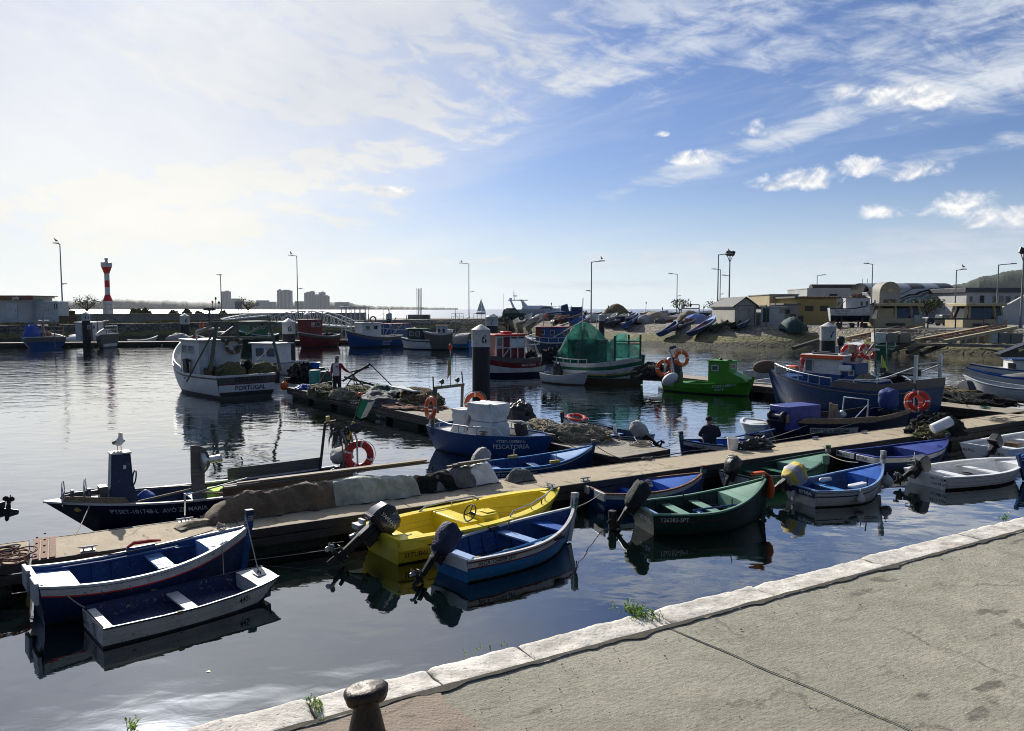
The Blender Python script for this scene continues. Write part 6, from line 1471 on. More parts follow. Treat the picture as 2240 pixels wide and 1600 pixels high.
def farboat(label,Sx,Nx,B,hull,bands,cab=None,rail='oldwhite',inner='greywhite',text=None,boot='boot',tw=.75,mast=None,gear=None,seed=1,ttext=None,deckm='greywhite',zf=None,transom=None,cs='white',croof='greywhite',split=None):
 h=boat('fishing_boat',label,'boat',Sx,Nx,B,group=GFAR,hull=hull,bands=bands,inner=inner,rail=rail,railw=.12,railh=.09,boot=boot,bootz=.12,tw=tw,q=2.6,keel=.4,zf=zf if zf is not None else min(Sx[2],Nx[2])*.55,deck=(.78,deckm),rake=.4,N=18,texts=text or(),ttexts=ttext or(),transom=transom)
 if cab:
  pa,pb,ptop,w=cab;a,b=sorted((LC(h,pa,720).x,LC(h,pb,720).x));zt=LC(h,(pa+pb)/2,ptop).z;zb=min(Sx[2],Nx[2])*.6
  sideX=1 if math.sin(h.rz)*0+(h.t.matrix_basis.to_3x3()@Vector((0,1,0))).y<0 else-1;s_='P' if sideX==1 else 'S'
  cabin(h,a,b,w,zb,zt,cs,croof,[(s_,a+(b-a)*.3,zt-.5,min(.5,(b-a)*.25),.45),(s_,a+(b-a)*.72,zt-.5,min(.5,(b-a)*.25),.45),('B',0,zt-.5,w*.4,.45)],over=.12,pane='dark_glass',split=split)
 rnd=random.Random(seed)
 if mast:
  for px,py in mast:
   q=LC(h,px,py);mb=MB();mb.tube([(q.x,0,.5),(q.x,0,q.z)],.045,6);mb.tube([(q.x,-.5,q.z*.8+.2),(q.x,.5,q.z*.8+.2)],.03,6);mb.build('mast','timber_green',h.t)
 for k,(x,y,sz,mat,nm) in enumerate(gear or()):
  o=lump((h.L*x,y,min(Sx[2],Nx[2])*.6),sz,seed+k,14,8).build('gear_heap',mat,ang=60);tag(at(h,o),nm,'gear')
 return h
h1=farboat('tan and blue trawler stern on at the far left, with blue tarp heap',(100,738,1.22),(92,726,1.7),4.2,'blue',[(.45,'board_grey'),(.12,'plank_tan')],mast=[(90,702),(118,700),(78,712)],gear=[(.25,1.2,(.8,.9,1.7),'tarp_blue','blue tarp heap on the far left trawler'),(.3,-.2,(.7,.8,1.0),'net_pink','reddish net heap on the far left trawler')],tw=.92,transom='blue')
mb=MB();
for y in(-1.7,.2):mb.tube([(.4,y,1.1),(.4,y,2.7)],.06,6)
for z in(1.9,2.35,2.7):mb.tube([(.4,-1.7,z),(.4,.2,z)],.05,6)
mb.build('stern_gantry','plank_tan',h1.t);MB().box((-.02,0,.95),(.05,3.9,.5)).build('stern_board','board_grey',h1.t)
h2=farboat('olive grey trawler stern on behind the pile numbered 11',(240,731,1.55),(226,720,2.1),4.0,'board_grey',[(.5,'board_grey'),(.3,'plank_dark')],cab=None,mast=[(212,690)],tw=.9,transom='board_grey');z2=1.1
c_=LX(h2,215,722,2.0);cabin(h2,2.0,4.0,2.0,.8,LX(h2,215,706,2).z,'white','greywhite',[('B',-.3,2.3,.5,.4),('B',.5,2.3,.5,.4)],yc=c_.y)
mb=MB();mb.tube([(.2,-1.8,1.6),(.2,-1.8,2.4),(.2,.5,2.4)],.05,6);mb.tube([(.2,-1.8,2.05),(.2,.5,2.05)],.04,6);mb.build('stern_rail','oldwhite',h2.t);MB().box((-.03,0,.35),(.04,2.6,.32)).build('stern_band','oldwhite',h2.t)
farboat('small white open boat with navy rail beside the olive trawler',(280,744,.62),(345,735,1.05),1.5,'white',[(.1,'navy'),(.25,'white'),(.06,'dark_red')])
farboat('dark red trawler behind the pile numbered 10',(728,731,1.4),(652,727,1.75),3.2,'dark_red',[(.3,'board_grey'),(.3,'dark_red')],cab=(664,692,700,1.8),mast=[(700,688),(672,690)],cs='dark_red',croof='dark_red',gear=[(.2,.3,(.7,.9,.7),'net_dark','dark net heap on the dark red trawler')],transom='dark_red',ttext=[('SANTO ANDRÉ',1.2,.55,.26,'letter_white')])
hd=farboat('royal blue fishing boat with white wheelhouse and tan bulwark',(872,733,1.30),(757,723,1.95),2.6,'blue',[(.35,'board_grey'),(.35,'blue')],cab=(785,826,707,1.6),mast=[(806,688),(797,694)],text=[('DEUS LUZ',.42,.62,.26,1,'letter_white'),('PORTUGAL',.43,.92,.22,1,'letter_white')],gear=[(.62,0,(.4,.4,1.9),'net_dark','dark gear bundle on the white wheelhouse of the royal blue boat')])
lifebuoy(hd.t.matrix_basis@LC(hd,816,699,.2),(0,-1,0),'small dark lifebuoy on the mast frame of the royal blue boat',.3,.08,('plank_brown','oldwhite'))
farboat('white double ended boat with dark green wheelhouse and black bottom',(972,742,1.15),(877,738,1.25),2.2,'white',[(.10,'oldwhite'),(.12,'black'),(.38,'white')],boot='darknavy',cab=(899,932,720,1.4),cs='dark_green',croof='green',text=[('MARISSINA',.30,.36,.22,1,'letter_black')],mast=[(915,708)],tw=.3)
h7=farboat('blue boat wearing a big grey canvas over its stern',(1033,744,.95),(972,736,1.3),2.2,'sky_blue',[(.12,'blue'),(.2,'sky_blue')],cab=(972,985,722,1.2),tw=.8)
o=MB().grid(lambda u,v:Vector((h7.L*(.02+.60*u),1.12*math.cos(PI*v),.55+1.15*math.sin(PI*v)**.5*(1-.25*u**3)+.05*noise.noise(Vector((u*4,v*5,0))))),14,16).build('canvas_cover','cover_grey',h7.t)
farboat('blue fishing boat with red roofed cabin behind the royal blue one',(896,717,1.9),(828,717,2.1),2.2,'blue',[(.2,'blue')],cab=(845,885,709,1.6),cs='blue',croof='red',mast=[(889,690),(866,694)])
farboat('orange and white cabin boat among the far boats, left of the grey canvas one',(990,726,1.9),(925,724,2.0),2.2,'board_grey',[(.15,'oldwhite')],cab=(955,978,713,1.5),cs='greywhite',croof='rusty',mast=[(938,700)])
h9=farboat('navy fishing boat with blue and red wheelhouse behind the red framed boat',(1256,748,1.25),(1147,733,1.75),2.4,'navy',[(.07,'white'),(.2,'navy')],cab=(1184,1236,716,1.6),cs='blue',croof='red',mast=[(1268,690)],rail='oldwhite',gear=[(.32,0,(.5,.5,1.5),'net_brown','tan net coils on the blue and red wheelhouse')])
MB().box((LC(h9,1190,730).x,-.82+1.64,2.0),(.7,.03,1.1)).build('red_panel','dark_red',h9.t)
mb=MB();q,r=LC(h9,1205,742,1),LC(h9,1290,694,1);mb.tube([(q.x,1,q.z),(r.x,1,r.z)],.05,8);mb.build('boom','oldwhite',h9.t);rail(h9,1,.0,.7,.45,'oldwhite',5,.03)
for hh_,us_ in((h1,(.45,.7)),(h2,(.5,)),(hd,(.3,.15)),(h7,(.6,)),(h9,(.6,.1))):
 for i_,u_ in enumerate(us_):
  mb=MB();x_=hh_.L*u_;z_=4.2-.8*i_;mb.tube([(x_,0,.6),(x_,0,z_)],[.05,.025],6);mb.tube([(x_,0,z_*.9),(hh_.L*.95,0,hh_.zs(.95))],.014,4);mb.tube([(x_,0,z_*.9),(.1,0,hh_.zs(0))],.014,4);mb.tube([(x_,-.5,z_*.72),(x_,.5,z_*.72)],.025,5);mb.tube([(x_,.1,1.2),(x_-1.6,.2,z_*.8)],.035,5);mb.build('mast','mast_grey',hh_.t)
h10=farboat('dark green framed trawler behind the gantry of the white trawler',tuple(list((600,730))+[1.6]),(520,724,2.0),2.4,'dark_green',[(.2,'green')],cab=(536,575,704,1.8),cs='green',croof='oldwhite',mast=[(585,688)])
for i,(px,py,s,m,l) in enumerate(((392,745,.9,'cover_grey','grey covered tender on the far pontoon left of the pile'),(430,746,.7,'tarp_grey','dark covered tender right of the pile on the far pontoon'),(170,746,.8,'plastic_white','white rounded tender on the far pontoon beside the pile numbered 11'))):
 p=P(px,py,DZ);o=lump(p,(1.6*s,.9,.9*s),i+40,18,10,.2).build('covered_tender',m,ang=60);tag(o,l,'tender')
GR='white boats at the right picture edge'
hr1=boat('dinghy','white clinker boat with dark lining, bow to the left at the right edge','boat',(2330,858,.55),(2107,820,1.05),1.8,group=GR,hull='white',zm=.62,bands=[(.05,'navy'),(.12,'white'),(.012,'plastic_grey'),(.12,'white'),(.012,'plastic_grey'),(.12,'white')],inner='greywhite',rail='white',railw=.1,rake=.6,q=2.4)
hr2=boat('dinghy','pale blue rimmed white boat with grey canvas, behind the white clinker boat','boat',(2330,830,.7),(2112,803,1.2),1.9,group=GR,hull='white',zm=.75,bands=[(.08,'bright_blue'),(.3,'white')],inner='blue',rail='bright_blue',rake=.7,q=2.4)
o=MB().grid(lambda u,v:Vector((hr2.L*(.15+.55*u),.85*math.cos(PI*v)*(1-.2*u),.72+.5*math.sin(PI*v)**.7*(1-u)+.04*noise.noise(Vector((u*5,v*4,1))))),14,12).build('canvas_cover','tarp_grey',hr2.t)
hr3=boat('dinghy','white and blue boat with yellow lower band at the right finger pontoon','boat',(2112,868,.55),(2400,905,.7),1.6,group=GR,hull='dull_yellow',bands=[(.08,'white'),(.18,'violet_blue')],inner='greywhite',rail='white',railw=.1)
outboard(hr3,.0,40,1.4,cowl='charcoal',seed=3)
hr4=boat('fishing_boat','boat with small white cabin, blue roof and brown door at the right edge','boat',(2340,806,.9),(2120,795,1.1),2.2,group=GR,hull='white',bands=[(.1,'blue')],inner='greywhite',rail='oldwhite',zf=.5,deck=(.6,'white'))
a=LC(hr4,2330,800).x;b=LC(hr4,2205,800).x;zt=LC(hr4,2220,787).z;cabin(hr4,a,b,1.5,.6,zt,'white','blue',[('P',LC(hr4,2214,802,.75).x,zt-.42,.42,.52)],frame='oldwhite',pane='plank_brown',over=.12)
mb=MB();mb.beam((b+.4,-.5,zt+.3),(b-1.4,-.5,zt+1.1),.9,.06);mb.build('dark_canopy','black',hr4.t)
for k,(px,py,px2,py2,l,hm,inn) in enumerate(((1640,812,1690,806,'weathered white dinghy with brown inside, behind the vivid green bow','oldwhite','rusty'),(1762,806,1722,804,'white dinghy carrying an orange box, behind the big blue boat','white','greywhite'),(1655,838,1698,826,'pale flat boat left of the big blue bow','greywhite','greywhite'))):
 hq=boat('dinghy',l,'boat',(px,py,.55),(px2,py2,.65),1.6,group='white dinghies behind the big blue boat',hull=hm,bands=[(.05,'white')],inner=inn,rail='white',railw=.09)
 if k==1:
  outboard(hq,0,12,1.3,cover='cover_red',seed=8,covsize=(.28,.28,.42));tag(at(hq,MB().box((.9,0,.6),(.6,.9,.3)).build('fish_box','orange',bevel=.04)),'orange box in the white dinghy behind the big blue boat','box')
hb=boat('motorboat','white motorboat with black outboard moored between the seated man and the navy boat','boat',(1692,928,.40),(1626,914,.46),1.25,group='white dinghies behind the big blue boat',hull='cleanwhite',bands=[(.06,'cleanwhite'),(.02,'plastic_grey')],inner='greywhite',rail='cleanwhite',railw=.1,deck=(.5,'cleanwhite'),q=3)
outboard(hb,0,5,.8,cover='cover_black',seed=2,covsize=(.26,.22,.24))
def pile(px,ytop,ybase,wpx,num,label,off=.35,bird=False,cap=.30,cone=.13,depth=None):
 D=depth or P(px,ybase,0).y;c=PY(px,700,D);r=wpx/2*D/FPX;z1=PY(px,ytop,D).z;H_=z1
 t=thing('mooring_pile',label,'pile',(c.x,c.y,0),0,'numbered mooring piles')
 hc=r*2*.92;cn=r*.62
 MB().lathe([(r,-2.0),(r,z1-cn-hc)],28).build('post','pile_black',t)
 MB().lathe([(r*1.04,z1-cn-hc-.02),(r*1.04,z1-cn),(r*1.06,z1-cn+.02),(r*.30,z1-cn*.2),(.02,z1)],28).build('cap','oldwhite',t)
 MB().lathe([(r*1.012,.0),(r*1.015,.35),(r*1.01,.42)],28).build('tide_band','weed',t)
 if num:
  sz=r*1.25;w=text_w(num,sz,.03);fa=math.atan2(-c.y,-c.x)
  def fn(x,z):a=fa+off+(x-w/2)/r;return Vector((r*1.052*math.cos(a),r*1.052*math.sin(a),z1-cn-hc*.78+z))
  text_mb(num,fn,sz,.03).build('number','letter_black',t,fix=False)
 if bird:gull((c.x,c.y,z1-.03),R(bird),'dark gull resting on top of the '+label.split(' with ')[0].split(' beside ')[0],1.1,True)
 return t
pile(1052,710,880,39,'6','tall nearest mooring pile numbered 6 beside the red framed boat',.35)
pile(631,697,812,27,'6','mooring pile numbered 6 right of the white trawler',.15)
pile(404,686,748,19,'6','mooring pile numbered 6 in front of the stone breakwater wall',.3)
pile(188,682,762,16,'11','mooring pile numbered 11 between two far left trawlers',.15)
pile(672,684,758,14,'10','mooring pile numbered 10 by the white gangway',.3)
pile(1073,688,775,20,'7','mooring pile numbered 7 just right of the tall nearest pile',.35)
pile(1078,686,760,22,'','blank capped mooring pile behind the 7 pile',.35)
pile(1316,686,760,13,'8','thin mooring pile numbered 8 behind the green netted boat',.3)
pile(1812,705,806,32,'7','white topped mooring pile numbered 7 behind the blue wheelhouse',.55)
pile(851,683,740,12,'','small mooring pile with white cap behind the royal blue boat',0,120)
def lamp(px,ytop,depth,label,arm=8,bracket=None,kind='arm',w=.11,group='tall lamp posts round the harbour',bird=False,zg=LZ):
 """arm, bracket: reach in picture px of the top arm and the low bracket arm (sign = side); bracket = (y px, reach)"""
 c=PY(px,700,depth);k=depth/FPX;zt=PY(px,ytop,depth).z
 t=thing('lamp_post',label,'lamp post',(c.x,c.y,zg),0,group)
 z=zt-zg
 MB().lathe([(w*1.5,0),(w*1.5,.4),(w,.45),(w*.6,z)],10).build('pole','mast_grey',t)
 if kind=='arm':
  mb=MB();mb.tube([(0,0,z-.12),(arm*k*.15,0,z-.02),(arm*k,0,z+.10)],w*.5,8);mb.build('arm','mast_grey',t)
  MB().box((arm*k*.95,0,z+.12),(.85 if depth>90 else .6,.3,.14)).build('lantern','plastic_grey',t,bevel=.04)
 else:
  mb=MB();mb.beam((-arm*k,0,z-.25),(arm*k,0,z-.25),.12,.12);mb.tube([(0,0,z-1.2),(-arm*k*.7,0,z-.3)],.05,6);mb.tube([(0,0,z-1.2),(arm*k*.7,0,z-.3)],.05,6);mb.build('crossbar','mast_grey',t)
  for i in(-1,0,1):
   MB().box((i*arm*k*.8,-.1,z+.10),(.48,.30,.62),ry=.3).build('floodlight','black',t,bevel=.03)
 if bracket:
  by,br=bracket;zb=PY(px,by,depth).z-zg
  mb=MB();mb.tube([(0,0,zb-.05),(br*k,0,zb+.05)],.05,6);mb.build('low_arm','mast_grey',t);MB().box((br*k*.85,0,zb+.07),(.6,.24,.1)).build('low_lantern','plastic_grey',t,bevel=.03)
 if bird:gull((c.x+arm*k*.9,c.y,zt+.22),R(100 if arm>0 else 250),'dark bird perched on the '+label.split(',')[0],1.5,True)
 return t
lamp(138,534,BW(138,6.5,0).y,'lamp post between the container and the lighthouse, with a big bird on top',-9,(622,8),bird=True)
lamp(485,603,BW(485,9,0).y,'short lamp post in front of the lone far tower',-3,None)
lamp(652,560,BW(652,8,0).y,'lamp post above the white gangway truss, birds on its arm',-14,(632,9),bird=True)
lamp(1026,577,BW(1026,6,0).y,'lamp post left of the white sailing yacht',-18,(639,10),bird=True)
lamp(1293,573,112,'lamp post on the boat hard behind the green netted boat',24,(637,-9),bird=True)
lamp(1480,600,160,'lamp post rising through the left small tree',-16,(648,7))
lamp(1569,557,108,'tall lamp post beside the floodlight mast on the boat hard',25,None,bird=True)
lamp(1574,590,150,'lower lamp post just right of the tall hard lamp post',-16,(644,6))
lamp(1594,556,112,'floodlight mast with three lamps left of the gabled shed',8,(603,-16),'flood',.13)
lamp(1785,603,150,'lamp post behind the yellow building',15)
lamp(1905,578,125,'lamp post in front of the arched end of the mural hall',-15)
lamp(2088,591,112,'lamp post against the mural wall with a gull on it',16,bird=True)
lamp(2179,579,105,'lamp post right of the mural hall',33)
lamp(2233,550,85,'floodlight mast with two lamps at the right picture edge',9,None,'flood',.13)
def lighthouse():
 D=BW(237,9,0).y;k=D/FPX;c=PY(237,690,D);zz=lambda y:PY(237,y,D).z-LZ
 t=thing('lighthouse','small red and white banded lighthouse with a flared top on the breakwater','lighthouse',(c.x,c.y,LZ),0)
 r1,r0=10.8*k,5.2*k
 prof=[(r1*.98,0),(r1*.98,zz(659)),(r1*.93,zz(658.9)),(r0,zz(645)),(r0,zz(629)),(r0,zz(614)),(r0,zz(599)),(r1*.95,zz(585)),(r1*1.03,zz(584.9)),(r1*1.03,zz(574.5)),(r1*.9,zz(574))]
 MB().lathe(prof,32,mis=[0,0,1,0,1,0,1,1,0,0]).build('tower',['white','bright_red'],t,30)
 mb=MB();mb.lathe([(.22,0),(.22,.15),(.12,.2),(.24,.3),(.24,.6),(.05,.72)],14,(0,0,zz(574)));mb.build('lantern','galvanised',t)
 mb=MB();a=math.atan2(-c.y,-c.x)
 ax=Matrix.Rotation(a,4,'Z');cc=ax@Vector((r1*.99,0,zz(671)))
 for s in(1,-1):
  for z in(1,-1):mb.beam(cc+ax@Vector((.02,s*.42,z*.18)),cc+ax@Vector((.02,s*.42,z*.5)),.06,.06);mb.beam(cc+ax@Vector((.02,s*.42,z*.34)),cc+ax@Vector((.02,s*.9,z*.34)),.06,.06)
 mb.torus(cc,.42,.035,24,6,ax@Matrix.Rotation(R(90),4,'Y'));mb.build('emblem','plastic_grey',t)
lighthouse()
def leafy_tree(px,ybase,ytop,wpx,depth,label,seed,leaf='leaf_olive',n=420,lean=.0,trunk=.45,zg=LZ,group='small wind shaped trees round the harbour',name='tree',flat=.55):
 rnd=random.Random(seed);k=depth/FPX;c=PY(px,700,depth);z1=PY(px,ytop,depth).z-zg;w=wpx*k/2
 t=thing(name,label,'tree',(c.x,c.y,zg),0,group)
 mb=MB();zf=z1*trunk;top_=Vector((lean*w,0,zf));tips=[]
 mb.tube([(0,0,-.1),(lean*w*.3+.1*w*math.sin(seed),0,zf*.5),top_],[w*.085,w*.065,w*.055],8)
 for i in range(9):
  a=2*PI*i/9+rnd.uniform(-.3,.3);q=top_+Vector((math.cos(a)*w*rnd.uniform(.45,.95),math.sin(a)*w*.8,(z1-zf)*rnd.uniform(.35,.85)))
  mb.tube([top_,top_.lerp(q,.5)+Vector((0,0,.1*w)),q],[w*.045,w*.03,w*.012],6);tips.append(q)
  for j in range(2):q2=q+Vector((rnd.uniform(-.35,.35)*w,rnd.uniform(-.35,.35)*w,rnd.uniform(.0,.3)*w));mb.tube([top_.lerp(q,.6),q2],[w*.02,w*.008],5);tips.append(q2)
 mb.build('trunk','bark',t)
 mb=MB()
 for i in range(n):
  q=rnd.choice(tips);s=w*.24;p=q+Vector((rnd.gauss(0,s),rnd.gauss(0,s),rnd.gauss(0,s*flat)))
  l=w*rnd.uniform(.05,.13);u=Vector((rnd.gauss(0,1),rnd.gauss(0,1),rnd.gauss(0,.6))).normalized();v=u.orthogonal().normalized();v.rotate(Matrix.Rotation(rnd.uniform(0,6),3,u))
  mb.add([p-u*l,p+v*l*.55,p+u*l,p-v*l*.55],[(0,1,2,3)])
 mb.build('crown',leaf,t,fix=False);return t
leafy_tree(186,700,650,42,BW(186,9,0).y,'small bushy tree left of the lighthouse',1,lean=.25)
leafy_tree(548,690,652,34,BW(548,9,0).y,'small tree above the parapet near the notice board',2,lean=-.3,n=300)
leafy_tree(1485,690,657,38,150,'small bare stemmed tree at the lamp post left of the metal frame',3,lean=.1)
leafy_tree(1562,690,657,34,150,'small thin tree beside the tall hard lamp posts',4,n=300)
leafy_tree(1938,690,662,44,112,'dark bushy tree behind the beached white boat',5,'leaf_dark',700,trunk=.25)
leafy_tree(2028,690,660,58,112,'spreading dark tree in front of the mural wall',6,'leaf_dark',800,trunk=.42)
leafy_tree(1845,690,660,30,128,'green shrub tree beside the yellow building',7,'leaf_dark',350,trunk=.2)
def bush(px,ytop,wpx,label,seed,ybase=690,dep=None):
 rnd=random.Random(seed);D=dep or BW(px,11,0).y;k=D/FPX;c=PY(px,690,D);w=wpx*k/2;z1=PY(px,ytop,D).z-LZ;mb=MB()
 for i in range(int(260)):
  a=rnd.uniform(0,2*PI);r=math.sqrt(rnd.random());z=z1*math.sqrt(max(0,1-r*r))*rnd.uniform(.55,1.06);p=Vector((c.x+w*r*math.cos(a),c.y+w*.7*r*math.sin(a),LZ+z))
  l=rnd.uniform(.12,.3);u=Vector((rnd.gauss(0,1),rnd.gauss(0,1),rnd.gauss(0,.5))).normalized();v=u.orthogonal()
  mb.add([p-u*l,p+v*l*.7,p+u*l,p-v*l*.7],[(0,1,2,3)])
 o=lump((c.x,c.y,LZ-.1),(w*.95,w*.7,z1*.95),seed,18,9,.2);mb.add(o.v,o.f)
 tag(mb.build('bush','leaf_dark',fix=False),label,'bush','bushes behind the breakwater parapet')
for i,(px,yt,w,l) in enumerate(((150,677,34,'dark bush beside the container'),(297,675,34,'dark bush first right of the lighthouse'),(318,676,36,'dark bush second right of the lighthouse'),(380,679,28,'low dark bush left of the pile numbered 6'),(409,676,26,'round dark bush behind the pile numbered 6'),(436,682,34,'long low bush right of the pile numbered 6'),(488,680,22,'small bush below the short lamp post'))):bush(px,yt,w,l,50+i)
def box_building(name,label,cat,pa,pb,ytop,depth,length,wall,roofm,zg=LZ,rz=0.0,eave=.25,rt=.25,holes=(),roof='flat',ridge=0):
 """front from column pa to pb at the given depth; windows and doors as (kind, column, y centre, w px, h px, frame, pane)"""
 k=depth/FPX;a,b=PY(pa,700,depth),PY(pb,700,depth);w=b.x-a.x;h=PY(pa,ytop,depth).z-zg
 t=thing(name,label,cat,((a.x+b.x)/2,depth,zg),rz)
 mb=MB()
 if roof=='gable':
  vs=[(-w/2,0),(w/2,0),(w/2,h-ridge),(0,h),(-w/2,h-ridge)]
  mb.prism(vs,length,Matrix.Translation((0,length,0))@Matrix.Rotation(R(90),4,'X'));mb.build('walls',wall,t)
  mb=MB()
  for s in(1,-1):
   sl=Vector((w/2+.3,0,-(ridge)*(w/2+.3)/(w/2)));p0=Vector((0,-.3,h+.05));
   q=[p0,p0+Vector((s*sl.x,0,sl.z)),p0+Vector((s*sl.x,length+.6,sl.z)),p0+Vector((0,length+.6,0))]
   mb.add(q+[v+Vector((0,0,.12)) for v in q],[(0,1,2,3),(7,6,5,4),(0,4,5,1),(1,5,6,2),(2,6,7,3),(3,7,4,0)])
  mb.build('roof',roofm,t)
 else:
  mb.box((0,length/2,h/2),(w,length,h));mb.build('walls',wall,t)
  MB().box((0,length/2,h+rt/2),(w+eave*2,length+eave*2,rt)).build('roof',roofm,t,bevel=.03)
 for kind,px,yc,wp,hp_,fr,pn in holes:
  c=PY(px,yc,depth);x,z=c.x-t.location.x,c.z-zg
  if kind=='window':
   window(t,(x,-.02,z),wp*k,hp_*k,'y',fr,pn,.14,.10)
  else:
   d_=MB().box((x,-.03,z),(wp*k,.1,hp_*k)).build('door',pn,t,bevel=.01);MB().box((x+wp*k*.35,-.10,z),(.06,.06,.14)).build('handle','black',d_)
 t['front']=0;del t['front']
 return t,w,h,k
D=BW(40,7,0).y
t,w,h,k=box_building('fuel_kiosk','white fuel kiosk with orange red roof fascia at the left picture edge','building',-60,60,652,D,6,'white_wall','oldwhite',holes=[('door',27,680,22,34,'white','greywhite')])
MB().box((.4,-.35,h-.0),(w+1.2,.3,.62)).build('fascia','rusty',t);MB().box((.4,2.6,h+.28),(w+1.2,6.3,.10)).build('canopy','rusty',t)
text_mb('galp',lambda x,z:Vector((w/2-1.65+x,-.515,h-.18+z)),.62,.02).build('lettering','letter_white',t,fix=False)
t,w,h,k=box_building('container','grey white site container beside the fuel kiosk','container',62,128,661,BW(95,6,0).y,2.6,'greywhite','greywhite',eave=.02,rt=.1,holes=[('window',104,676,6,7,'plastic_grey','dark_glass'),('window',122,670,5,9,'black','greywhite'),('door',100,680,20,30,'white','oldwhite')])
mb=MB();[mb.box((-w/2+.2+i*.25,-.02,h/2),(.1,.06,h-.2)) for i in range(int(w*.35/.25))];mb.build('ribs','greywhite',t)
def post_sign(px,y0,y1,wpx,D,label):
 k=D/FPX;c=PY(px,690,D);t=thing('notice_board',label,'sign',(c.x,c.y,LZ));z0,z1=PY(px,y1,D).z-LZ,PY(px,y0,D).z-LZ
 MB().box((0,0,(z0+z1)/2),(wpx*k,.08,z1-z0)).build('panel','mast_grey',t);mb=MB();[mb.tube([(x,.06,0),(x,.06,z1)],.05,6) for x in(-wpx*k*.0,wpx*k*.42)];mb.build('posts','dark_steel',t)
post_sign(522,660,676,16,BW(522,8,0).y,'grey notice board on posts by the short lamp post')
for i,(px,yt,mat,l) in enumerate(((466,664,'orange','thin pole with orange light at the parapet'),(473,656,'black','thin black marker pole, tallest at the parapet'),(480,665,'black','thin short black marker pole at the parapet'))):
 D=BW(px,2,0).y;c=PY(px,700,D);t=thing('signal_pole',l,'pole',(c.x,c.y,LZ),0,'thin signal poles on the breakwater');z=PY(px,yt,D).z-LZ
 MB().tube([(0,0,0),(0,0,z)],.05,6).build('pole','dark_steel',t);MB().lathe([(.14,0),(.16,.3),(.05,.42)],10,(0,0,z)).build('lamp',mat,t)
D=BW(917,7,0).y;k=D/FPX;c=PY(917,692,D);t=thing('monument','monument of tall slim steel rods on a low plinth facing the sea','monument',(c.x,c.y,LZ));z=PY(917,630,D).z-LZ
MB().box((0,0,.45),(46*k,3,.9)).build('plinth','far_concrete',t,bevel=.05)
for i in range(6):MB().tube([((i-2.5)*1.9*k,(i%2)*.5,.9),((i-2.5)*1.9*k,(i%2)*.5,z-(0,.2,.1,.3,.05,.0)[i])],.055,6).build('rod','galvanised',t)
def railing(pa,pb,D,label,h=1.1):
 a,b=PY(pa,700,D),PY(pb,700,D);t=thing('railing',label,'railing',(a.x,D,LZ));w=b.x-a.x;mb=MB();n=max(3,int(w/1.5))
 mb.tube([(0,0,0),(.0,0,h),(w,0,h),(w,0,0)],.045,6);mb.tube([(0,0,h*.5),(w,0,h*.5)],.035,6);[mb.tube([(w*i/n,0,0),(w*i/n,0,h)],.035,6) for i in range(1,n)];mb.build('rails','mast_grey',t)
railing(988,1014,BW(1000,1.5,0).y,'steel steps railing on the quay left of the slim lamp post');railing(1036,1062,BW(1050,1.5,0).y,'low railing on the quay below the sailing yacht')
def gangway(pa,ya,Da,pb,yb,Db,hpx,label,width=1.6):
 a,b=PY(pa,ya,Da),PY(pb,yb,Db);d=b-a;L=d.length;X=d.normalized();side=Vector((-X.y,X.x,0)).normalized()*width;hh=hpx*(Da+Db)/2/FPX
 t=thing('gangway',label,'gangway',a);top_=lambda u:d*u+Vector((0,0,hh*(1-.75*(2*u-.95)**2 if abs(2*u-.95)<1.05 else .2)))
 n=12
 for s in(Vector(),side):
  mb=MB();mb.beam(s,d+s,.14,.18)
  for i in range(n):
   u0,u1,um=i/n,(i+1)/n,(i+.5)/n
   mb.beam(top_(u0)+s,top_(u1)+s,.11,.11);mb.beam(d*u0+s,top_(um)+s,.07,.07);mb.beam(top_(um)+s,d*u1+s,.07,.07)
  mb.build('truss','white',t)
 MB().beam(side*.5+Vector((0,0,.05)),d+side*.5+Vector((0,0,.05)),width*.9,.08).build('walkway','plank_grey',t)
gangway(592,704,104,768,717,92,29,'white steel lattice gangway with arched top down to the far pontoon')
gangway(488,701,108,596,690,112,7,'pale flat gangway rising to the breakwater behind the white trawler',1.2)
D=90;k=D/FPX;c=PY(774,720,D);t=thing('canopy_frame','white open frame with flat canopy beside the gangway end','shelter',(c.x,c.y,.5));zt=PY(774,672,D).z-.5;w=58*k
MB().box((0,1,zt),(w,2.4,.14)).build('canopy','white',t,bevel=.03);mb=MB()
for i in range(6):x=-w/2+.15+(w-.3)*i/5;mb.tube([(x,0,0),(x,0,zt)],.045,6);mb.tube([(x,2,0),(x,2,zt)],.045,6)
for z in(zt*.35,zt*.6):mb.tube([(-w/2+.15,0,z),(w/2-.15,0,z)],.035,6)
mb.build('frame','white',t)
def tower(label,cols,D,mat,name='tower_block'):
 x0,x1=min(c[0] for c in cols),max(c[1] for c in cols);c=PY((x0+x1)/2,670,D);t=thing(name,label,'tower block',(c.x,D,0),0,'tower blocks on the far shore');k=D/FPX
 for a,b,yt,dp in cols:
  z=PY(a,yt,D).z;MB().box((((a+b)/2-(x0+x1)/2)*k,dp,z/2),((b-a)*k,26,z)).build('block',mat,t);MB().box((((a+b)/2-(x0+x1)/2)*k+(b-a)*k*.1,dp,z+2),((b-a)*k*.45,12,4)).build('roof_house',mat,t)
def tower_mat(name,rgb,dk,sx,sz):
 m,T,b=new_mat(name);c=tc(T);x,y,z=sxyz(T,c)
 f=(x*sx)._m('FRACT').step(.55,.6)*(z*sz)._m('FRACT').step(.35,.45)
 inp(T,b,'Base Color',mixc(T,f,rgb,dk));inp(T,b,'Roughness',.8);MATS[name]=m
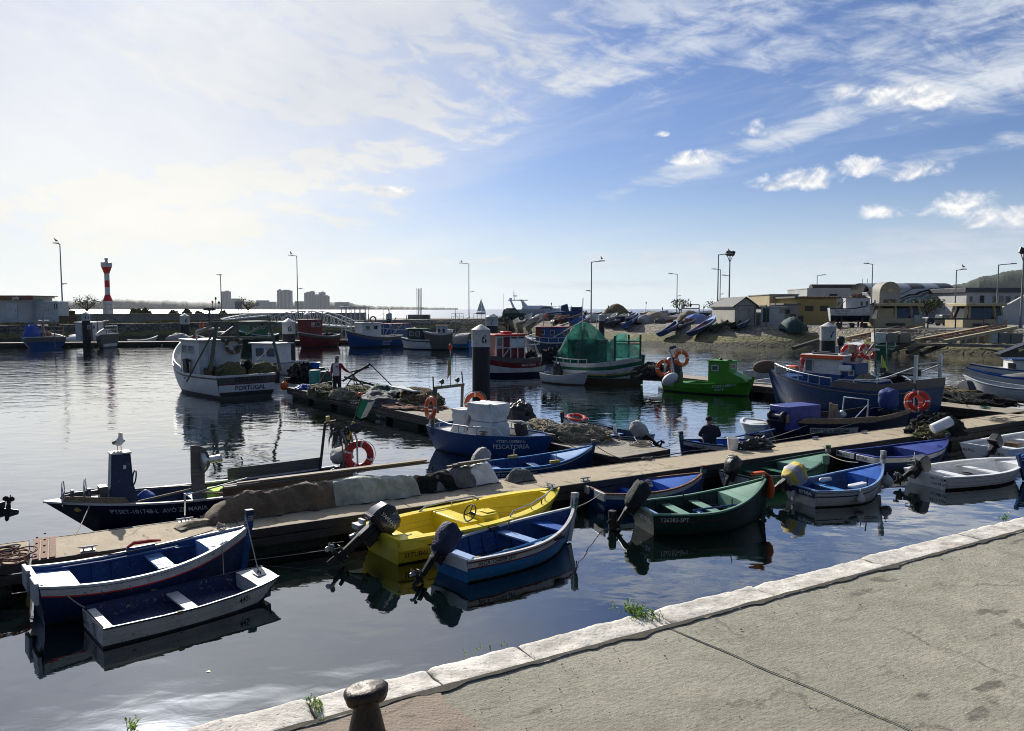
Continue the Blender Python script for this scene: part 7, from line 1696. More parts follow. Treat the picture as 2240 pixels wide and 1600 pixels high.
tower_mat('tower_wall',(.26,.27,.28),(.10,.11,.13),.14,.30);tower_mat('tower_grey',(.17,.19,.20),(.34,.36,.36),.05,.27)
tower('lone narrow tower block behind the short lamp post',[(487,504,638,0)],4000,'tower_wall');tower('broad banded tower block left of the lamp post with birds',[(608,639,636,0),(609,615,634.5,4)],4000,'tower_grey')
tower('stepped cluster of tower blocks on the far shore',[(667,677,641,0),(674,688,638.5,8),(687,699,646,-4),(698,711,640,6),(709,720,648,0)],4050,'tower_wall')
for i,(px,yt,w) in enumerate(((514,654,22),(575,658,26),(655,660,18),(596,661,14),(748,662,30))):
 c=PY(px,670,3980);z=PY(px,yt,3980).z;t=thing('low_block',('low white resort block right of the lone tower','low resort block left of the broad tower','low block between the two tower groups','tiny low block beside the broad tower','low long resort block right of the tower cluster')[i],'building',(c.x,3980,0),0,'low blocks on the far shore');ww=w*3980/FPX
 MB().box((0,0,z/2),(ww,20,z)).build('walls','tower_wall',t);MB().box((0,0,z+.6),(ww+1,21,1.2)).build('roof','grey_wall',t)
def yacht():
 D=620;k=D/FPX;c=PY(1052,684,D);t=thing('sailing_yacht','white sailing yacht under sail far out on the sea','sailing yacht',(c.x,D,0),0);z=PY(1051,652,D).z
 L=22*k;mb=MB();mb.grid(lambda u,v:(L*(u-.5)*(1-.1*(1-v)),(1.3*math.sin(PI*(.12+.86*u))*v**.5)*1,-.2+1.5*v+.25*u),14,5);mb.grid(lambda u,v:(L*(u-.5)*(1-.1*(1-v)),-(1.3*math.sin(PI*(.12+.86*u))*v**.5),-.2+1.5*v+.25*u),14,5);mb.box((0,0,1.35),(L*.7,1.6,.4));mb.build('hull','white',t)
 MB().tube([(.3,0,1),(.3,0,z)],.09,6).build('mast','oldwhite',t)
 MB().grid(lambda u,v:(.35-(1-v)*3.6*u,-.5*math.sin(u*PI)*(1-v),2.2+(z-2.4)*v),8,10).build('mainsail','plain_sail',t);MB().grid(lambda u,v:(.45+(1-v)*3.4*u,-.4*math.sin(u*PI)*(1-v),1.9+(z-3.2)*v),8,10).build('jib','plain_sail',t)
plain('plain_sail',(.7,.68,.6),.8,0,.1);yacht()
bpy.context.view_layer.update()
GROUND=[o for o in bpy.data.objects if o.name in('stone_slope','quayside_ground')]
def slope_pt(px,py,off=0.0):
 d=ray(px,py).normalized();hits=[r_[1] for r_ in(o.ray_cast(CAMP,d) for o in GROUND) if r_[0]]
 p=min(hits,key=lambda v:v.y) if hits else P(px,py,LZ)
 return Vector((p.x,p.y,max(p.z,-.1)+off))
def hull_on_land(label,a,b,B,hull,inner,zm=.5,zb=.95,rx=0.0,bands=(),name='rowing_boat',cat='boat',group='boats drawn up on the stone slope and hard',deck=None,rail=None,thw=(),**kw):
 p,q=slope_pt(*a),slope_pt(*b);d=q-p;L=max(2.6,math.hypot(d.x,d.y));rz=math.atan2(d.y,d.x);ry=-math.atan2(d.z,math.hypot(d.x,d.y))
 h=boat(name,label,cat,(0,0,zm*1.1),(L,0,zb),B,zm=zm,world=True,group=group,hull=hull,bands=bands,inner=inner,rail=rail or hull,railw=.08,railh=.06,N=18,keel=.05,zf=.06,thwarts=thw,deck=deck,rake=.35,boot=kw.pop('boot',None),**kw)
 h.t.location=p+Vector((0,0,.34+abs(math.sin(rx))*B*.28));h.t.rotation_euler=Matrix.Rotation(rz,3,'Z').__matmul__(Matrix.Rotation(ry,3,'Y')).__matmul__(Matrix.Rotation(rx,3,'X')).to_euler()
 bpy.context.view_layer.update();return h
TW=lambda m:[(.25,m,.22,.14),(.5,m,.22,.14),(.72,m,.2,.14)]
for lab,a,b,B,hu,inn,kw in(('dark teal open boat at the water line of the stone slope',(1450,745),(1484,726),1.9,'slate_blue','slate_blue',dict(rx=-.38,thw=TW('slate_blue'),rail='pale_blue')),('long dark navy boat lying along the top of the stone slope',(1474,731),(1530,706),1.7,'darknavy','navy',dict(rx=-.12,rail='slate_blue')),('navy boat with dark red inside on the stone slope',(1516,744),(1569,710),1.9,'navy','dark_red',dict(rx=-.30,rail='pale_blue',deck=(.74,'pale_blue'))),('dark green boat with pale green lining standing high on the slope',(1566,731),(1600,706),1.9,'dark_green','pale_green',dict(rx=-.34,zb=1.3)),('black green boat half hidden beside the gabled shed',(1602,724),(1627,709),1.6,'dark_green','dark_green',dict(rx=-.2)),('little pale dinghy right of the dark green boat on the slope',(1622,726),(1641,712),1.2,'slate_blue','greywhite',dict(rx=-.45,rail='oldwhite',zb=.6,zm=.4)),('royal blue open boat with visible thwarts tilted on the slope',(1374,725),(1398,704),2.2,'blue','blue',dict(rx=-.50,thw=TW('pale_blue'),rail='pale_blue')),('black and white boat left of the tilted royal blue one',(1338,720),(1378,706),1.8,'darknavy','greywhite',dict(rx=-.25,rail='oldwhite')),('white trimmed dark boat behind the pile numbered 8',(1322,716),(1350,702),1.7,'navy','greywhite',dict(rx=-.3,rail='white')),('blue boat pointing up behind the peak of the green net',(1262,716),(1300,699),2.0,'bright_blue','blue',dict(rx=-.45,rail='pale_blue',zb=1.2)),('grey long narrow boat drawn up left on the hard',(1136,712),(1170,696),1.5,'board_grey','timber_green',dict(rx=-.2,rail='plank_grey')),('blue boat with pale foredeck beside the long grey one',(1156,716),(1192,698),1.7,'blue','inner_blue',dict(rx=-.3,deck=(.7,'pale_blue'))),('dark blue boat lowest left on the hard',(1150,724),(1186,706),1.8,'darknavy','navy',dict(rx=-.3,rail='slate_blue')),('red lined boat right of the orange bundle',(1226,712),(1248,698),1.5,'dark_red','oldwhite',dict(rx=-.2,rail='white')),('deep red and black boat under the lamp post on the hard',(1246,703),(1282,697),1.6,'dark_red','darknavy',dict(rx=0)),('white and navy boat without tarp, in the middle of the hard',(1455,706),(1492,701),1.9,'white','greywhite',dict(rx=0,bands=[(.12,'navy'),(.05,'white'),(.03,'black')],name='motorboat')),('dark boat behind the tilted royal blue one at the hard edge',(1352,704),(1390,699),1.6,'darknavy','darknavy',dict(rx=-.1)),('dark blue boat behind the blue tarpaulin, near the lamp posts',(1535,706),(1585,699),1.8,'navy','navy',dict(rx=0)),('white hulled dark topped boat far back by the metal frame',(1500,694),(1560,690),2.1,'greywhite','charcoal',dict(rx=0,zb=1.3,zm=.9)),('black motorboat hull far back left of the small tree',(1420,694),(1462,690),2.1,'charcoal','charcoal',dict(rx=0,zb=1.3,zm=.9)),):hull_on_land(lab,a,b,B,hu,inn,**kw)
def covered(label,a,b,w,hgt,mat,seed,ridge=.25,drop=0.0):
 p,q=slope_pt(*a),slope_pt(*b);d=q-p;L=d.length;X=d.normalized();Y=Vector((-X.y,X.x,0));mb=MB()
 def fn(u,v):
  s=2*v-1;e=1-abs(2*u-1)**5*.35;y=s*w/2*e;prof=(1-abs(s)**2.4);z=hgt*(.55+.45*math.sin(PI*min(1,u*1.1+.05))*(1+ridge))*(prof*.55+.45*min(1,(1-abs(s))*8))
  if u in(0,1):z*=.35
  k=.07*noise.fractal(Vector((u*5,v*6,seed)),1,2,4);g=.05*math.sin(u*40+seed)*abs(s)**3
  return p+X*(u*L)+Y*(y*(1+k+g))+Vector((0,0,max(0,z*(1+k)-drop)))
 mb.grid(fn,30,16);return tag(mb.build('covered_boat',mat,ang=50),label,'covered boat','boats under covers on the hard')
covered('boat under a tan canvas with hanging skirt on the hard',(1408,708),(1464,703),2.2,1.55,'tarp_tan',1)
covered('boat under tan and brown tarp beside the blue tarpaulin',(1490,708),(1530,703),2.2,1.7,'tarp_brown',2)
covered('boat under a bright blue tarpaulin on the hard',(1502,709),(1552,704),2.0,1.25,'tarp_blue',3)
covered('cabin boat wrapped in patched brown tarp, tallest heap on the hard',(1328,697),(1374,694),3.0,2.6,'net_brown',4,.6)
covered('dark covered boat in front of the grey work boat',(1186,700),(1240,697),2.4,1.2,'cover_dark',5)
covered('small green covered heap right of the brown wrapped cabin boat',(1352,703),(1384,700),1.8,1.1,'tarp_green',6)
covered('low black covered boat behind the hard edge on the right',(1556,700),(1600,696),2.2,1.5,'cover_black',7)
covered('low dark covered boat far back between yacht and brown heap',(1278,697),(1325,695),2.4,1.2,'cover_navy',8)
covered('pale covered dinghy just left of the tan canvas one',(1384,702),(1412,699),1.6,.9,'cover_grey',9)
covered('green tarp covering gear at the foot of the gabled shed',(1712,727),(1758,724),3.2,1.6,'tarp_green',10,.2)
covered('black covered gear heap right of the floodlight mast',(1580,702),(1606,700),2.0,1.6,'charcoal',11)
o=lump(slope_pt(1194,702),(.5,.5,1.2),3,16,10,.3).build('buoy_heap','orange',ang=60);tag(o,'orange red buoy bundle on the hard','buoys')
o=lump(slope_pt(1234,705),(1.6,1.0,1.1),9,20,10,.4).build('net_heap','net_pink',ang=60);tag(o,'pinkish white net heap on the hard behind the blue and red wheelhouse','net')
o=lump(slope_pt(1112,712),(2.0,1.2,.9),12,22,12,.5).build('net_heap','net_tan',ang=60);tag(o,'grey tan heap of gear at the quay corner below the dark off road car','net')
ordn=('first','second','third','fourth','fifth','sixth','seventh','eighth','ninth','tenth','eleventh','twelfth','thirteenth','fourteenth')
for i in range(13):
 px=1176+i*33;py=697+2.0*math.sin(i*2.4);m_=('charcoal','navy','board_grey','darknavy','greywhite','slate_blue','dark_green','charcoal','oldwhite','darknavy','tarp_brown','navy','charcoal')[i]
 if i%3==1:covered(f'{ordn[i]} boat from the left in the crowded back row, covered',(px,py),(px+40,py-2),2.0,1.1+.3*(i%2),m_ if m_.startswith('tarp') else 'cover_dark',60+i)
 else:hull_on_land(f'{ordn[i]} boat from the left in the crowded back row, uncovered hull',(px,py),(px+42,py-2.5),2.1,m_,'charcoal',zm=.9,zb=1.35,rail='oldwhite' if i%2 else 'plank_grey',deck=(.6,'greywhite'))
for i,(px,py,h_) in enumerate(((1205,690,3.2),(1330,688,2.6),(1412,690,3.4),(1448,690,2.2),(1538,690,2.4))):
 c=P(px,697,LZ);t=thing('net_stake',f'{ordn[i]} thin upright stick from the left among the back row boats','stick',c,0,'thin sticks among the back row boats');MB().tube([(0,0,0),(.1,0,h_)],.05,5).build('stick','dark_steel',t);MB().ball((.1,0,h_),(.12,.12,.3),8,6).build('flag','cover_black',t)
for i in range(9):
 px=1092+i*38;py=708+5*math.sin(i*1.9);m_=('darknavy','greywhite','slate_blue','charcoal','navy','dark_green','oldwhite','darknavy','charcoal')[i]
 if i%3==2:covered(f'{ordn[i]} boat from the left in the front row of the hard, under a dark cover',(px,py),(px+36,py-6),1.8,1.2,'charcoal',90+i)
 else:hull_on_land(f'{ordn[i]} boat from the left in the front row of the hard, bare hull',(px,py),(px+34,py-8),1.8,m_,'inner_blue' if i%2 else 'charcoal',zm=.7,zb=1.15,rx=-.2+.1*(i%3),rail='oldwhite' if i%2 else 'plank_grey')
for i in range(16):
 px=1125+i*31+9*math.sin(i*3.3);py=700+9*abs(math.sin(i*1.7));p=slope_pt(px,py);rnd_=random.Random(i)
 o=lump(p,(rnd_.uniform(.5,1.1),rnd_.uniform(.4,.8),rnd_.uniform(.4,.95)),120+i,18,9,.4).build('gear_heap',('net_dark','net_brown','tarp_grey','cover_black','net_pink','tarp_blue','net_olive','charcoal')[i%8],ang=60)
 tag(o,f'{("black net", "brown net", "grey tarp", "black plastic", "pinkish net", "blue tarp", "olive net", "dark")[i % 8]} heap among the hard boats, {"left" if i < 8 else "right"} of the two such heaps','gear','gear heaps on the boat hard')
def big_yacht():
 D=150.0;k=D/FPX;a,b=PY(1112,695,D),PY(1262,695,D);L=b.x-a.x;zz=lambda y:PY(1150,y,D).z-LZ
 t=thing('motor_yacht','big white motor yacht with raked arch standing on the hard','yacht',(a.x,D,LZ));X=lambda px:(px-1112)*k
 mb=MB();mb.grid(lambda u,v:(L*.78*u*(1-.0*v)+.0,2.3*(1-max(0,(u-.55)/.45)**2.2)*(v**.45),.4+(zz(678)-.4+.3*u)*v),18,8);mb.grid(lambda u,v:(L*.78*u,-2.3*(1-max(0,(u-.55)/.45)**2.2)*(v**.45),.4+(zz(678)-.4+.3*u)*v),18,8);mb.add([(0,-2.3,zz(678)),(0,2.3,zz(678)),(0,1.4,.5),(0,-1.4,.5)],[(0,1,2,3)]);mb.build('hull','cleanwhite',t)
 mb=MB();mb.grid(lambda u,v:(L*.78*u,(2*v-1)*2.28*(1-max(0,(u-.55)/.45)**2.2),zz(678)+.3*u),18,4);mb.build('deck','cleanwhite',t)
 mb=MB();ws=[(X(1140),zz(678)),(X(1218),zz(678)),(X(1205),zz(671)),(X(1180),zz(669)),(X(1150),zz(669)),(X(1142),zz(672))];mb.prism(ws,3.4,Matrix.Translation((0,1.7,0))@Matrix.Rotation(R(90),4,'X'));mb.build('superstructure','cleanwhite',t,bevel=.12)
 mb=MB();ws=[(X(1178),zz(676.5)),(X(1208),zz(677.2)),(X(1204),zz(672)),(X(1190),zz(671))];mb.prism(ws,3.44,Matrix.Translation((0,1.72,0))@Matrix.Rotation(R(90),4,'X'));mb.build('window','dark_glass',t)
 mb=MB()
 for s in(1.5,-1.7):
  mb.prism([(X(1128),zz(676)),(X(1122),zz(676)),(X(1115),zz(658)),(X(1119),zz(658))],.2,Matrix.Translation((0,s,0))@Matrix.Rotation(R(90),4,'X'));mb.prism([(X(1160),zz(676)),(X(1144),zz(676)),(X(1140),zz(660)),(X(1134),zz(656)),(X(1142),zz(656))],.2,Matrix.Translation((0,s,0))@Matrix.Rotation(R(90),4,'X'))
 mb.box(((X(1111)+X(1154))/2,0,zz(657.3)),(X(1154)-X(1111),3.6,.16));mb.build('radar_arch','cleanwhite',t,bevel=.03)
 mb=MB();mb.tube([(X(1125),0,zz(657)),(X(1124),0,zz(640))],.08,6);mb.tube([(X(1124),0,zz(642)),(X(1124),0,zz(634))],.03,6);mb.lathe([(.4,0),(.4,.2)],12,(X(1127),0,zz(649)));mb.box((X(1117),0,zz(655)),(.5,.5,.5));mb.tube([(X(1102),-.5,0),(X(1102),-.5,zz(643))],.03,5);mb.build('mast','oldwhite',t)
 mb=MB();mb.tube([(X(1180),-1.8,zz(669)),(X(1255),-.6,zz(674))],.04,6);[mb.tube([(X(1190+12*i),-1.7+.2*i,zz(678)),(X(1190+12*i),-1.7+.2*i,zz(670+.7*i))],.03,5) for i in range(6)];mb.build('rail','galvanised',t)
big_yacht()
def work_boat():
 D=140.0;k=D/FPX;a=PY(1212,697,D);t=thing('work_boat','grey steel work boat with angular wheelhouse on the hard','boat',(a.x,D,LZ));X=lambda px:(px-1212)*k;zz=lambda y:PY(1240,y,D).z-LZ
 MB().prism([(X(1196),zz(684)),(X(1205),zz(694)),(X(1270),zz(694)),(X(1276),zz(681)),(X(1240),zz(681))],3.4,Matrix.Translation((0,1.7,0))@Matrix.Rotation(R(90),4,'X')).build('hull','slate_blue',t,bevel=.1)
 MB().prism([(X(1226),zz(681)),(X(1244),zz(681)),(X(1240),zz(665)),(X(1227),zz(669))],2.4,Matrix.Translation((0,1.2,0))@Matrix.Rotation(R(90),4,'X')).build('wheelhouse','slate_blue',t);MB().box((X(1260),0,zz(677)),(X(1272)-X(1249),2.6,(zz(672)-zz(682)))).build('deck_house','slate_blue',t)
 mb=MB();[mb.tube([(X(px),-1.2,zz(682)),(X(px),-1.2,zz(y))],.05,5) for px,y in((1222,668),(1249,669),(1270,670))];mb.build('stanchion','dark_steel',t)
work_boat()
def car(label,px0,px1,ytop,ybase,D,mat,rz=0.0,rack=False,kind='suv'):
 k=D/FPX;c=PY((px0+px1)/2,700,D);L=(px1-px0)*k;H_=(ybase-ytop)*k;z0=LZ
 t=thing('parked_car',label,'car',(c.x,c.y,z0),rz,'cars parked round the boat hard');w=1.8
 prof=[(-L/2,.32*H_),(-L/2,.60*H_),(-L/2+.06*L,.98*H_*.96),(L*.08,H_*.96),(L*.22,.64*H_),(L*.47,.58*H_),(L/2,.50*H_),(L/2,.26*H_),(-L/2,.22*H_)]
 mb=MB();mb.prism(prof,w,Matrix.Translation((0,w/2,0))@Matrix.Rotation(R(90),4,'X'));mb.build('body',mat,t,bevel=.07)
 for s in(1,-1):
  MB().prism([(-L*.42,.62*H_),(-L*.16,.62*H_),(-L*.16,.90*H_),(-L*.39,.90*H_)],.02,Matrix.Translation((0,s*(w/2+.005)+.01,0))@Matrix.Rotation(R(90),4,'X')).build('window','pane_glass',t);MB().prism([(-L*.13,.62*H_),(L*.17,.62*H_),(L*.06,.90*H_),(-L*.13,.90*H_)],.02,Matrix.Translation((0,s*(w/2+.005)+.01,0))@Matrix.Rotation(R(90),4,'X')).build('window','pane_glass',t)
  for x in(-L*.30,L*.30):
   wh=MB().lathe([(.34*H_/1.8,-.11),(.38*H_/1.8,-.08),(.38*H_/1.8,.08),(.34*H_/1.8,.11)],18,(x,s*w*.46,.38*H_/1.8),'Y').build('wheel','tyre',t);MB().lathe([(.2*H_/1.8,-.13),(.2*H_/1.8,.13)],12,(x,s*w*.46,.38*H_/1.8),'Y').build('rim','plastic_grey',wh)
  MB().box((L/2,s*w*.36,.48*H_),(.05,.3,.14)).build('headlight','lens_glass',t)
 if rack:MB().box((-L*.14,0,H_*.99),(L*.42,w*.8,.16)).build('roof_box','black',t,bevel=.05)
 return t
car('dark green off road car with roof box at the corner of the hard',1099,1151,672,698,140,'dark_green',0,True)
car('black van parked behind the right control cabin row',2052,2092,680,706,95,'gloss_black',0)
car('dark car partly behind the black van',2086,2114,684,705,100,'charcoal',0);car('dark blue car behind the left control cabin',2022,2052,686,703,105,'navy',0)
gable,w,h,k=box_building('gabled_shed','pale grey gabled shed at the edge of the quay','building',1607,1654,652,97,11,'pale_wall','tarp_grey',holes=[('door',1642,690,10,28,'x','grey_wall')],roof='gable',ridge=1.0)
mb=MB();[mb.tube([(x,-.8,0),(x,-.8,2.6)],.06,6) for x in(-1.2,.9,w/2+1)];mb.tube([(-w/2,-.8,2.5),(w/2+1,-.8,2.5)],.03,6);mb.build('fence_posts','dark_steel',gable)
lean,w,h,k=box_building('lean_to_shed','small white and grey lean to shed with corrugated roof','building',1664,1716,672,98,6,'white_wall','galvanised',holes=[('door',1676,690,13,30,'x','tarp_green'),('window',1712,680,9,8,'grey_wall','dark_glass')],rt=.12);lean.rotation_euler[2]=0
box_building('low_annex','grey wall annex between the lean to shed and yellow building','building',1716,1746,668,101,5,'grey_wall','tarp_grey',holes=[('window',1722,682,10,8,'plank_dark','dark_glass'),('door',1735,697,12,18,'x','black')])
yb,w,h,k=box_building('yellow_building','ochre yellow flat roofed building with two small windows','building',1742,1828,653,104,12,'ochre_wall','tarp_grey',holes=[('window',1770,675,16,10,'plank_dark','black'),('window',1803,675,16,10,'plank_dark','black'),('door',1750,699,14,16,'x','black')],rt=.25,eave=.5)
mb=MB();[mb.lathe([(.16,0),(.16,.6)],8,(-w/2+.5+i*w/16,-.6,h+.12),'Y') for i in range(16)];mb.build('roof_tiles','tarp_brown',yb);mb=MB();[mb.box((x,.3,-.2),(.5,.5,1.0)) for x in(-w/2+.8,0,w/2-.8)];mb.build('footing','far_concrete',yb)
side,w,h,k=box_building('cream_building','cream building with sloping parapet left of the yellow one','building',1682,1745,646,112,10,'cream','grey_wall',rt=.15,eave=.1)
white,w,h,k=box_building('white_office','long white flat roofed office behind the yellow building','building',1764,1912,633,140,10,'white_wall','white_wall',holes=[('window',1823,648,15,8,'plank_dark','plank_dark'),('window',1868,648,10,10,'grey_wall','dark_glass')],rt=.2,eave=.05)
MB().lathe([(1.0,-6),(1.0,6)],20,(2.0,4,h),'X').build('barrel_skylight','plank_dark',white);MB().box((4.2,5,h+.3),(3,3,.7)).build('roof_plant','plank_brown',white)
mb=MB();k_=140/FPX;[mb.tube([(x,3,h),(x,3,h+2.0)],.04,5) for x in(5.2,6.1)];mb.build('aerial','dark_steel',white)
def mural():
 m,T,b=new_mat('wave_mural');c=tc(T);x,y,z=sxyz(T,c)
 wob=nz(T,cxyz(T,x*.16,z*.3,0.0),1.0,2);s=(x*.20-z*.36+(wob-.5)*1.8)
 def bandm(lo,hi):f=s._m('FRACT');return f.step(lo,lo+.02)*(1.0-f.step(hi,hi+.02))
 col=mixc(T,bandm(.10,.26),(.50,.50,.49),(.02,.02,.022));col=mixc(T,bandm(.34,.50),col,(.16,.165,.17));col=mixc(T,bandm(.60,.72)*x.step(2,4),col,(.16,.36,.36));col=mixc(T,bandm(.78,.86),col,(.10,.105,.11))
 inp(T,b,'Base Color',col);inp(T,b,'Roughness',.85);MATS['wave_mural']=m
 D=128.0;k=D/FPX;a,e=PY(1938,700,D),PY(2112,700,D);L=e.x-a.x;t=thing('mural_hall','long hall with barrel roof and a black, grey and teal wave mural','building',(a.x,D,LZ));zz=lambda yy:PY(2000,yy,D).z-LZ
 MB().prism([(0,0),(L,0),(L,zz(629)),(0,zz(634))],9,Matrix.Translation((0,9,0))@Matrix.Rotation(R(90),4,'X')).build('walls','wave_mural',t)
 r=3.6;mb=MB();n=20
 def fn(u,v):a_=PI*v;return Vector((-3.0+(L+1)*u,3.6-r*math.cos(a_)*1.0,zz(634)-.3+(zz(617)-zz(634)+.2)*math.sin(a_)))
 mb.grid(fn,12,n,mi=lambda u,v:1 if int(u*6)%2 else 0);mb.build('barrel_roof',['galvanised','charcoal'],t,60)
 k2=PY(1902,700,D).x-a.x;k3=PY(1946,700,D).x-a.x;cx_=(k2+k3)/2;rr=(k3-k2)/2;cz=zz(640)
 mb=MB();pts=[(cx_+rr*math.cos(i*PI/18),cz+rr*.82*math.sin(i*PI/18)*1.2) for i in range(19)];mb.prism([(cx_+rr,0),*pts,(cx_-rr,0)],3,Matrix.Translation((0,-.2,0))@Matrix.Rotation(R(90),4,'X'));mb.build('arched_end','pale_wall',t)
 mb=MB()
 for i in range(1,8):q=i*PI/8;mb.beam((cx_,-3.25,cz),(cx_+rr*.92*math.cos(q),-3.25,cz+rr*.9*math.sin(q)),.12,.08)
 mb.tube([(cx_+rr*.95*math.cos(i*PI/18),-3.25,cz+rr*.93*math.sin(i*PI/18)) for i in range(19)],.12,6);mb.beam((cx_-rr,-3.25,cz),(cx_+rr,-3.25,cz),.14,.1);mb.lathe([(.4,-.1),(.4,.1)],12,(cx_,-3.25,cz+.3),'Y');mb.build('fan_window','cream',t);MB().box((cx_,-3.22,cz*.45),(rr*1.2,.06,cz*.6)).build('door','tarp_brown',t)
mural()
apt,w,h,k=box_building('apartment_row','low white apartment row with balconies at the far right','building',2112,2290,640,118,12,'white_wall','charcoal',holes=[('window',2124,655,6,12,'grey_wall','dark_glass'),('door',2148,656,9,18,'x','plank_dark'),('window',2176,655,8,12,'grey_wall','dark_glass'),('window',2205,655,9,12,'grey_wall','dark_glass'),('window',2226,655,8,12,'grey_wall','dark_glass'),('door',2190,656,9,18,'x','grey_wall')],rt=.7,eave=.4)
MB().box((0,-1.2,h*.42),(w,2.4,.25)).build('balcony_slab','white_wall',apt);mb=MB();[mb.tube([(-w/2+i*w/30,-2.3,h*.42),(-w/2+i*w/30,-2.3,h*.42+1.0)],.03,5) for i in range(31)];mb.tube([(-w/2,-2.3,h*.42+1),(w/2,-2.3,h*.42+1)],.05,5);mb.build('balcony_rail','plastic_grey',apt)
ramp=thing('ramp_wall','white sloping stair wall in front of the apartment row','wall',PY(2190,700,104)*1.0,0);ramp.location.z=LZ;k=104/FPX
MB().prism([(0,0),(50*k,0),(50*k,3.9),(44*k,3.9),(-14*k,1.9),(-14*k,0)],.5,Matrix.Rotation(R(90),4,'X')).build('wall_body','white_wall',ramp);MB().box((30*k,.4,1.0),(30*k,.4,2.0)).build('shutter','charcoal',ramp)
def control(pa,pb,ytop,ysill,ybase,D,label,right=True):
 k=D/FPX;c=PY((pa+pb)/2,700,D);t=thing('control_cabin',label,'cabin',(c.x,D,LZ),0,'cream control cabins of the slipway');w=(pb-pa)*k;zz=lambda y:PY(pa,y,D).z-LZ
 zb,zs_,zt=zz(ybase),zz(ysill),zz(ytop)
 MB().box((0,1.6,zs_/2),(w*1.08,3.6,zs_)).build('base','cream',t,bevel=.03)
 mb=MB();mb.add([(-w*.40,.25,zs_),(w*.46,.25,zs_),(w*.46,3,zs_),(-w*.40,3,zs_),(-w*.33,.45,zt),(w*.42,.45,zt),(w*.42,2.8,zt),(-w*.33,2.8,zt)],[(3,2,1,0),(4,5,6,7),(0,1,5,4),(1,2,6,5),(2,3,7,6),(3,0,4,7)]);mb.build('glazing','dark_glass',t)
 for f0 in(-.44,-.06 if right else-.34,.30,.49):
  f1=f0*.90;MB().beam((w*f0,.2,zs_),(w*f1+.0,.40,zt),.22,.2).build('post','cream',t);MB().beam((w*f0,3.0,zs_),(w*f1,2.8,zt),.2,.2).build('post','cream',t)
 if right:MB().add([(-w*.42,.2,zs_),(-w*.08,.2,zs_),(-w*.07,.4,zt-.3),(-w*.37,.4,zt-.3)],[(0,1,2,3)]).build('panel','cream',t)
 MB().box((.0,1.6,zt+.10),(w*.98,3.9,.34)).build('roof','cream',t,bevel=.05)
 mb=MB();[mb.beam((w*(.02+.09*i),.3,zs_+.1),(w*(.02+.085*i),.42,zt-.1),.03,.05) for i in range(4)];mb.build('glazing_bars','plank_grey',t)
 MB().box((w*.36,-.1,zs_*.95),(.7,.4,.9)).build('switch_box','plastic_grey',t);MB().box((-w*.1,-.22,zs_*.35),(w*.4,.1,zs_*.3)).build('vent','black',t)
control(1916,2018,669,697,716,86,'cream control cabin with slanted glazing right of the beached white boat');control(2108,2198,669,699,716,86,'second cream control cabin, right of the black van',False)
mb=MB();c=PY(2030,705,84);c.z=LZ;t=thing('barrier','dark horizontal barrier bar between the two control cabins','barrier',c);MB().tube([(0,0,1.0),(6,0,1.0)],.09,8).build('bar','black',t);mb=MB();[mb.tube([(x,0,0),(x,0,1)],.07,6) for x in(0,3,6)];mb.build('post','black',t)
def boa():
 z0=LZ+.55;D=88
 S_,N_=PY(1812,700,D),PY(1912,700,D-1);S_.z=PY(1812,674,D).z;N_.z=PY(1914,662,D).z;base=z0
 h=boat('fishing_boat','white fishing boat with black bottom standing on a cradle at the slipway','boat',tuple(S_),tuple(N_),2.3,world=True,group=None,hull='white',bands=[(.10,'charcoal'),(.06,'greywhite')],boot='darknavy',bootz=.80,inner='greywhite',rail='charcoal',z0=base,keel=-.05,zm=1.60,tw=.6,q=2.6,rake=.5,trake=.2,zf=1.0,deck=(.8,'white'),texts=[('BOA ESTRELA',.10,.42,.26,-1,'letter_black'),('PORTUGAL',.115,.68,.24,-1,'letter_black')],stem=(.25,.14,'white','white'))
 h.t['label']='white fishing boat with black bottom standing on a cradle at the slipway'
 a,b=LC(h,1847,680).x,LC(h,1899,680).x;zt=LC(h,1870,654).z
 cabin(h,a,b,1.4,1.2,zt,'white','oldwhite',[('S',a+(b-a)*.66,zt-.55,.30,.5),('S',a+(b-a)*.88,zt-.5,.3,.45)],pane='dark_glass',over=.06)
 o=lump((a+(b-a)*.55,0,zt+.08),(.8,.4,.42),33,20,12,.5).build('roof_gear','net_pink',h.t);mb=MB();mb.tube([(a,-.6,zt-.2),(a-1.2,-.7,1.4)],.04,6);mb.tube([(a+.1,-.6,zt),(a+.1,-.6,zt+.5)],.03,6);mb.build('stay','dark_steel',h.t)
 mb=MB();[mb.box((h.L*u,0,-.3),(.35,2.0,.5)) for u in(.2,.5,.78)];[mb.beam((h.L*u,s*1.0,-.5),(h.L*u,s*.9,.55),.18,.18) for u in(.25,.7) for s in(1,-1)];o=mb.build('cradle','plank_dark');tag(at(h,o),'dark timber cradle under the beached white boat','cradle')
boa()
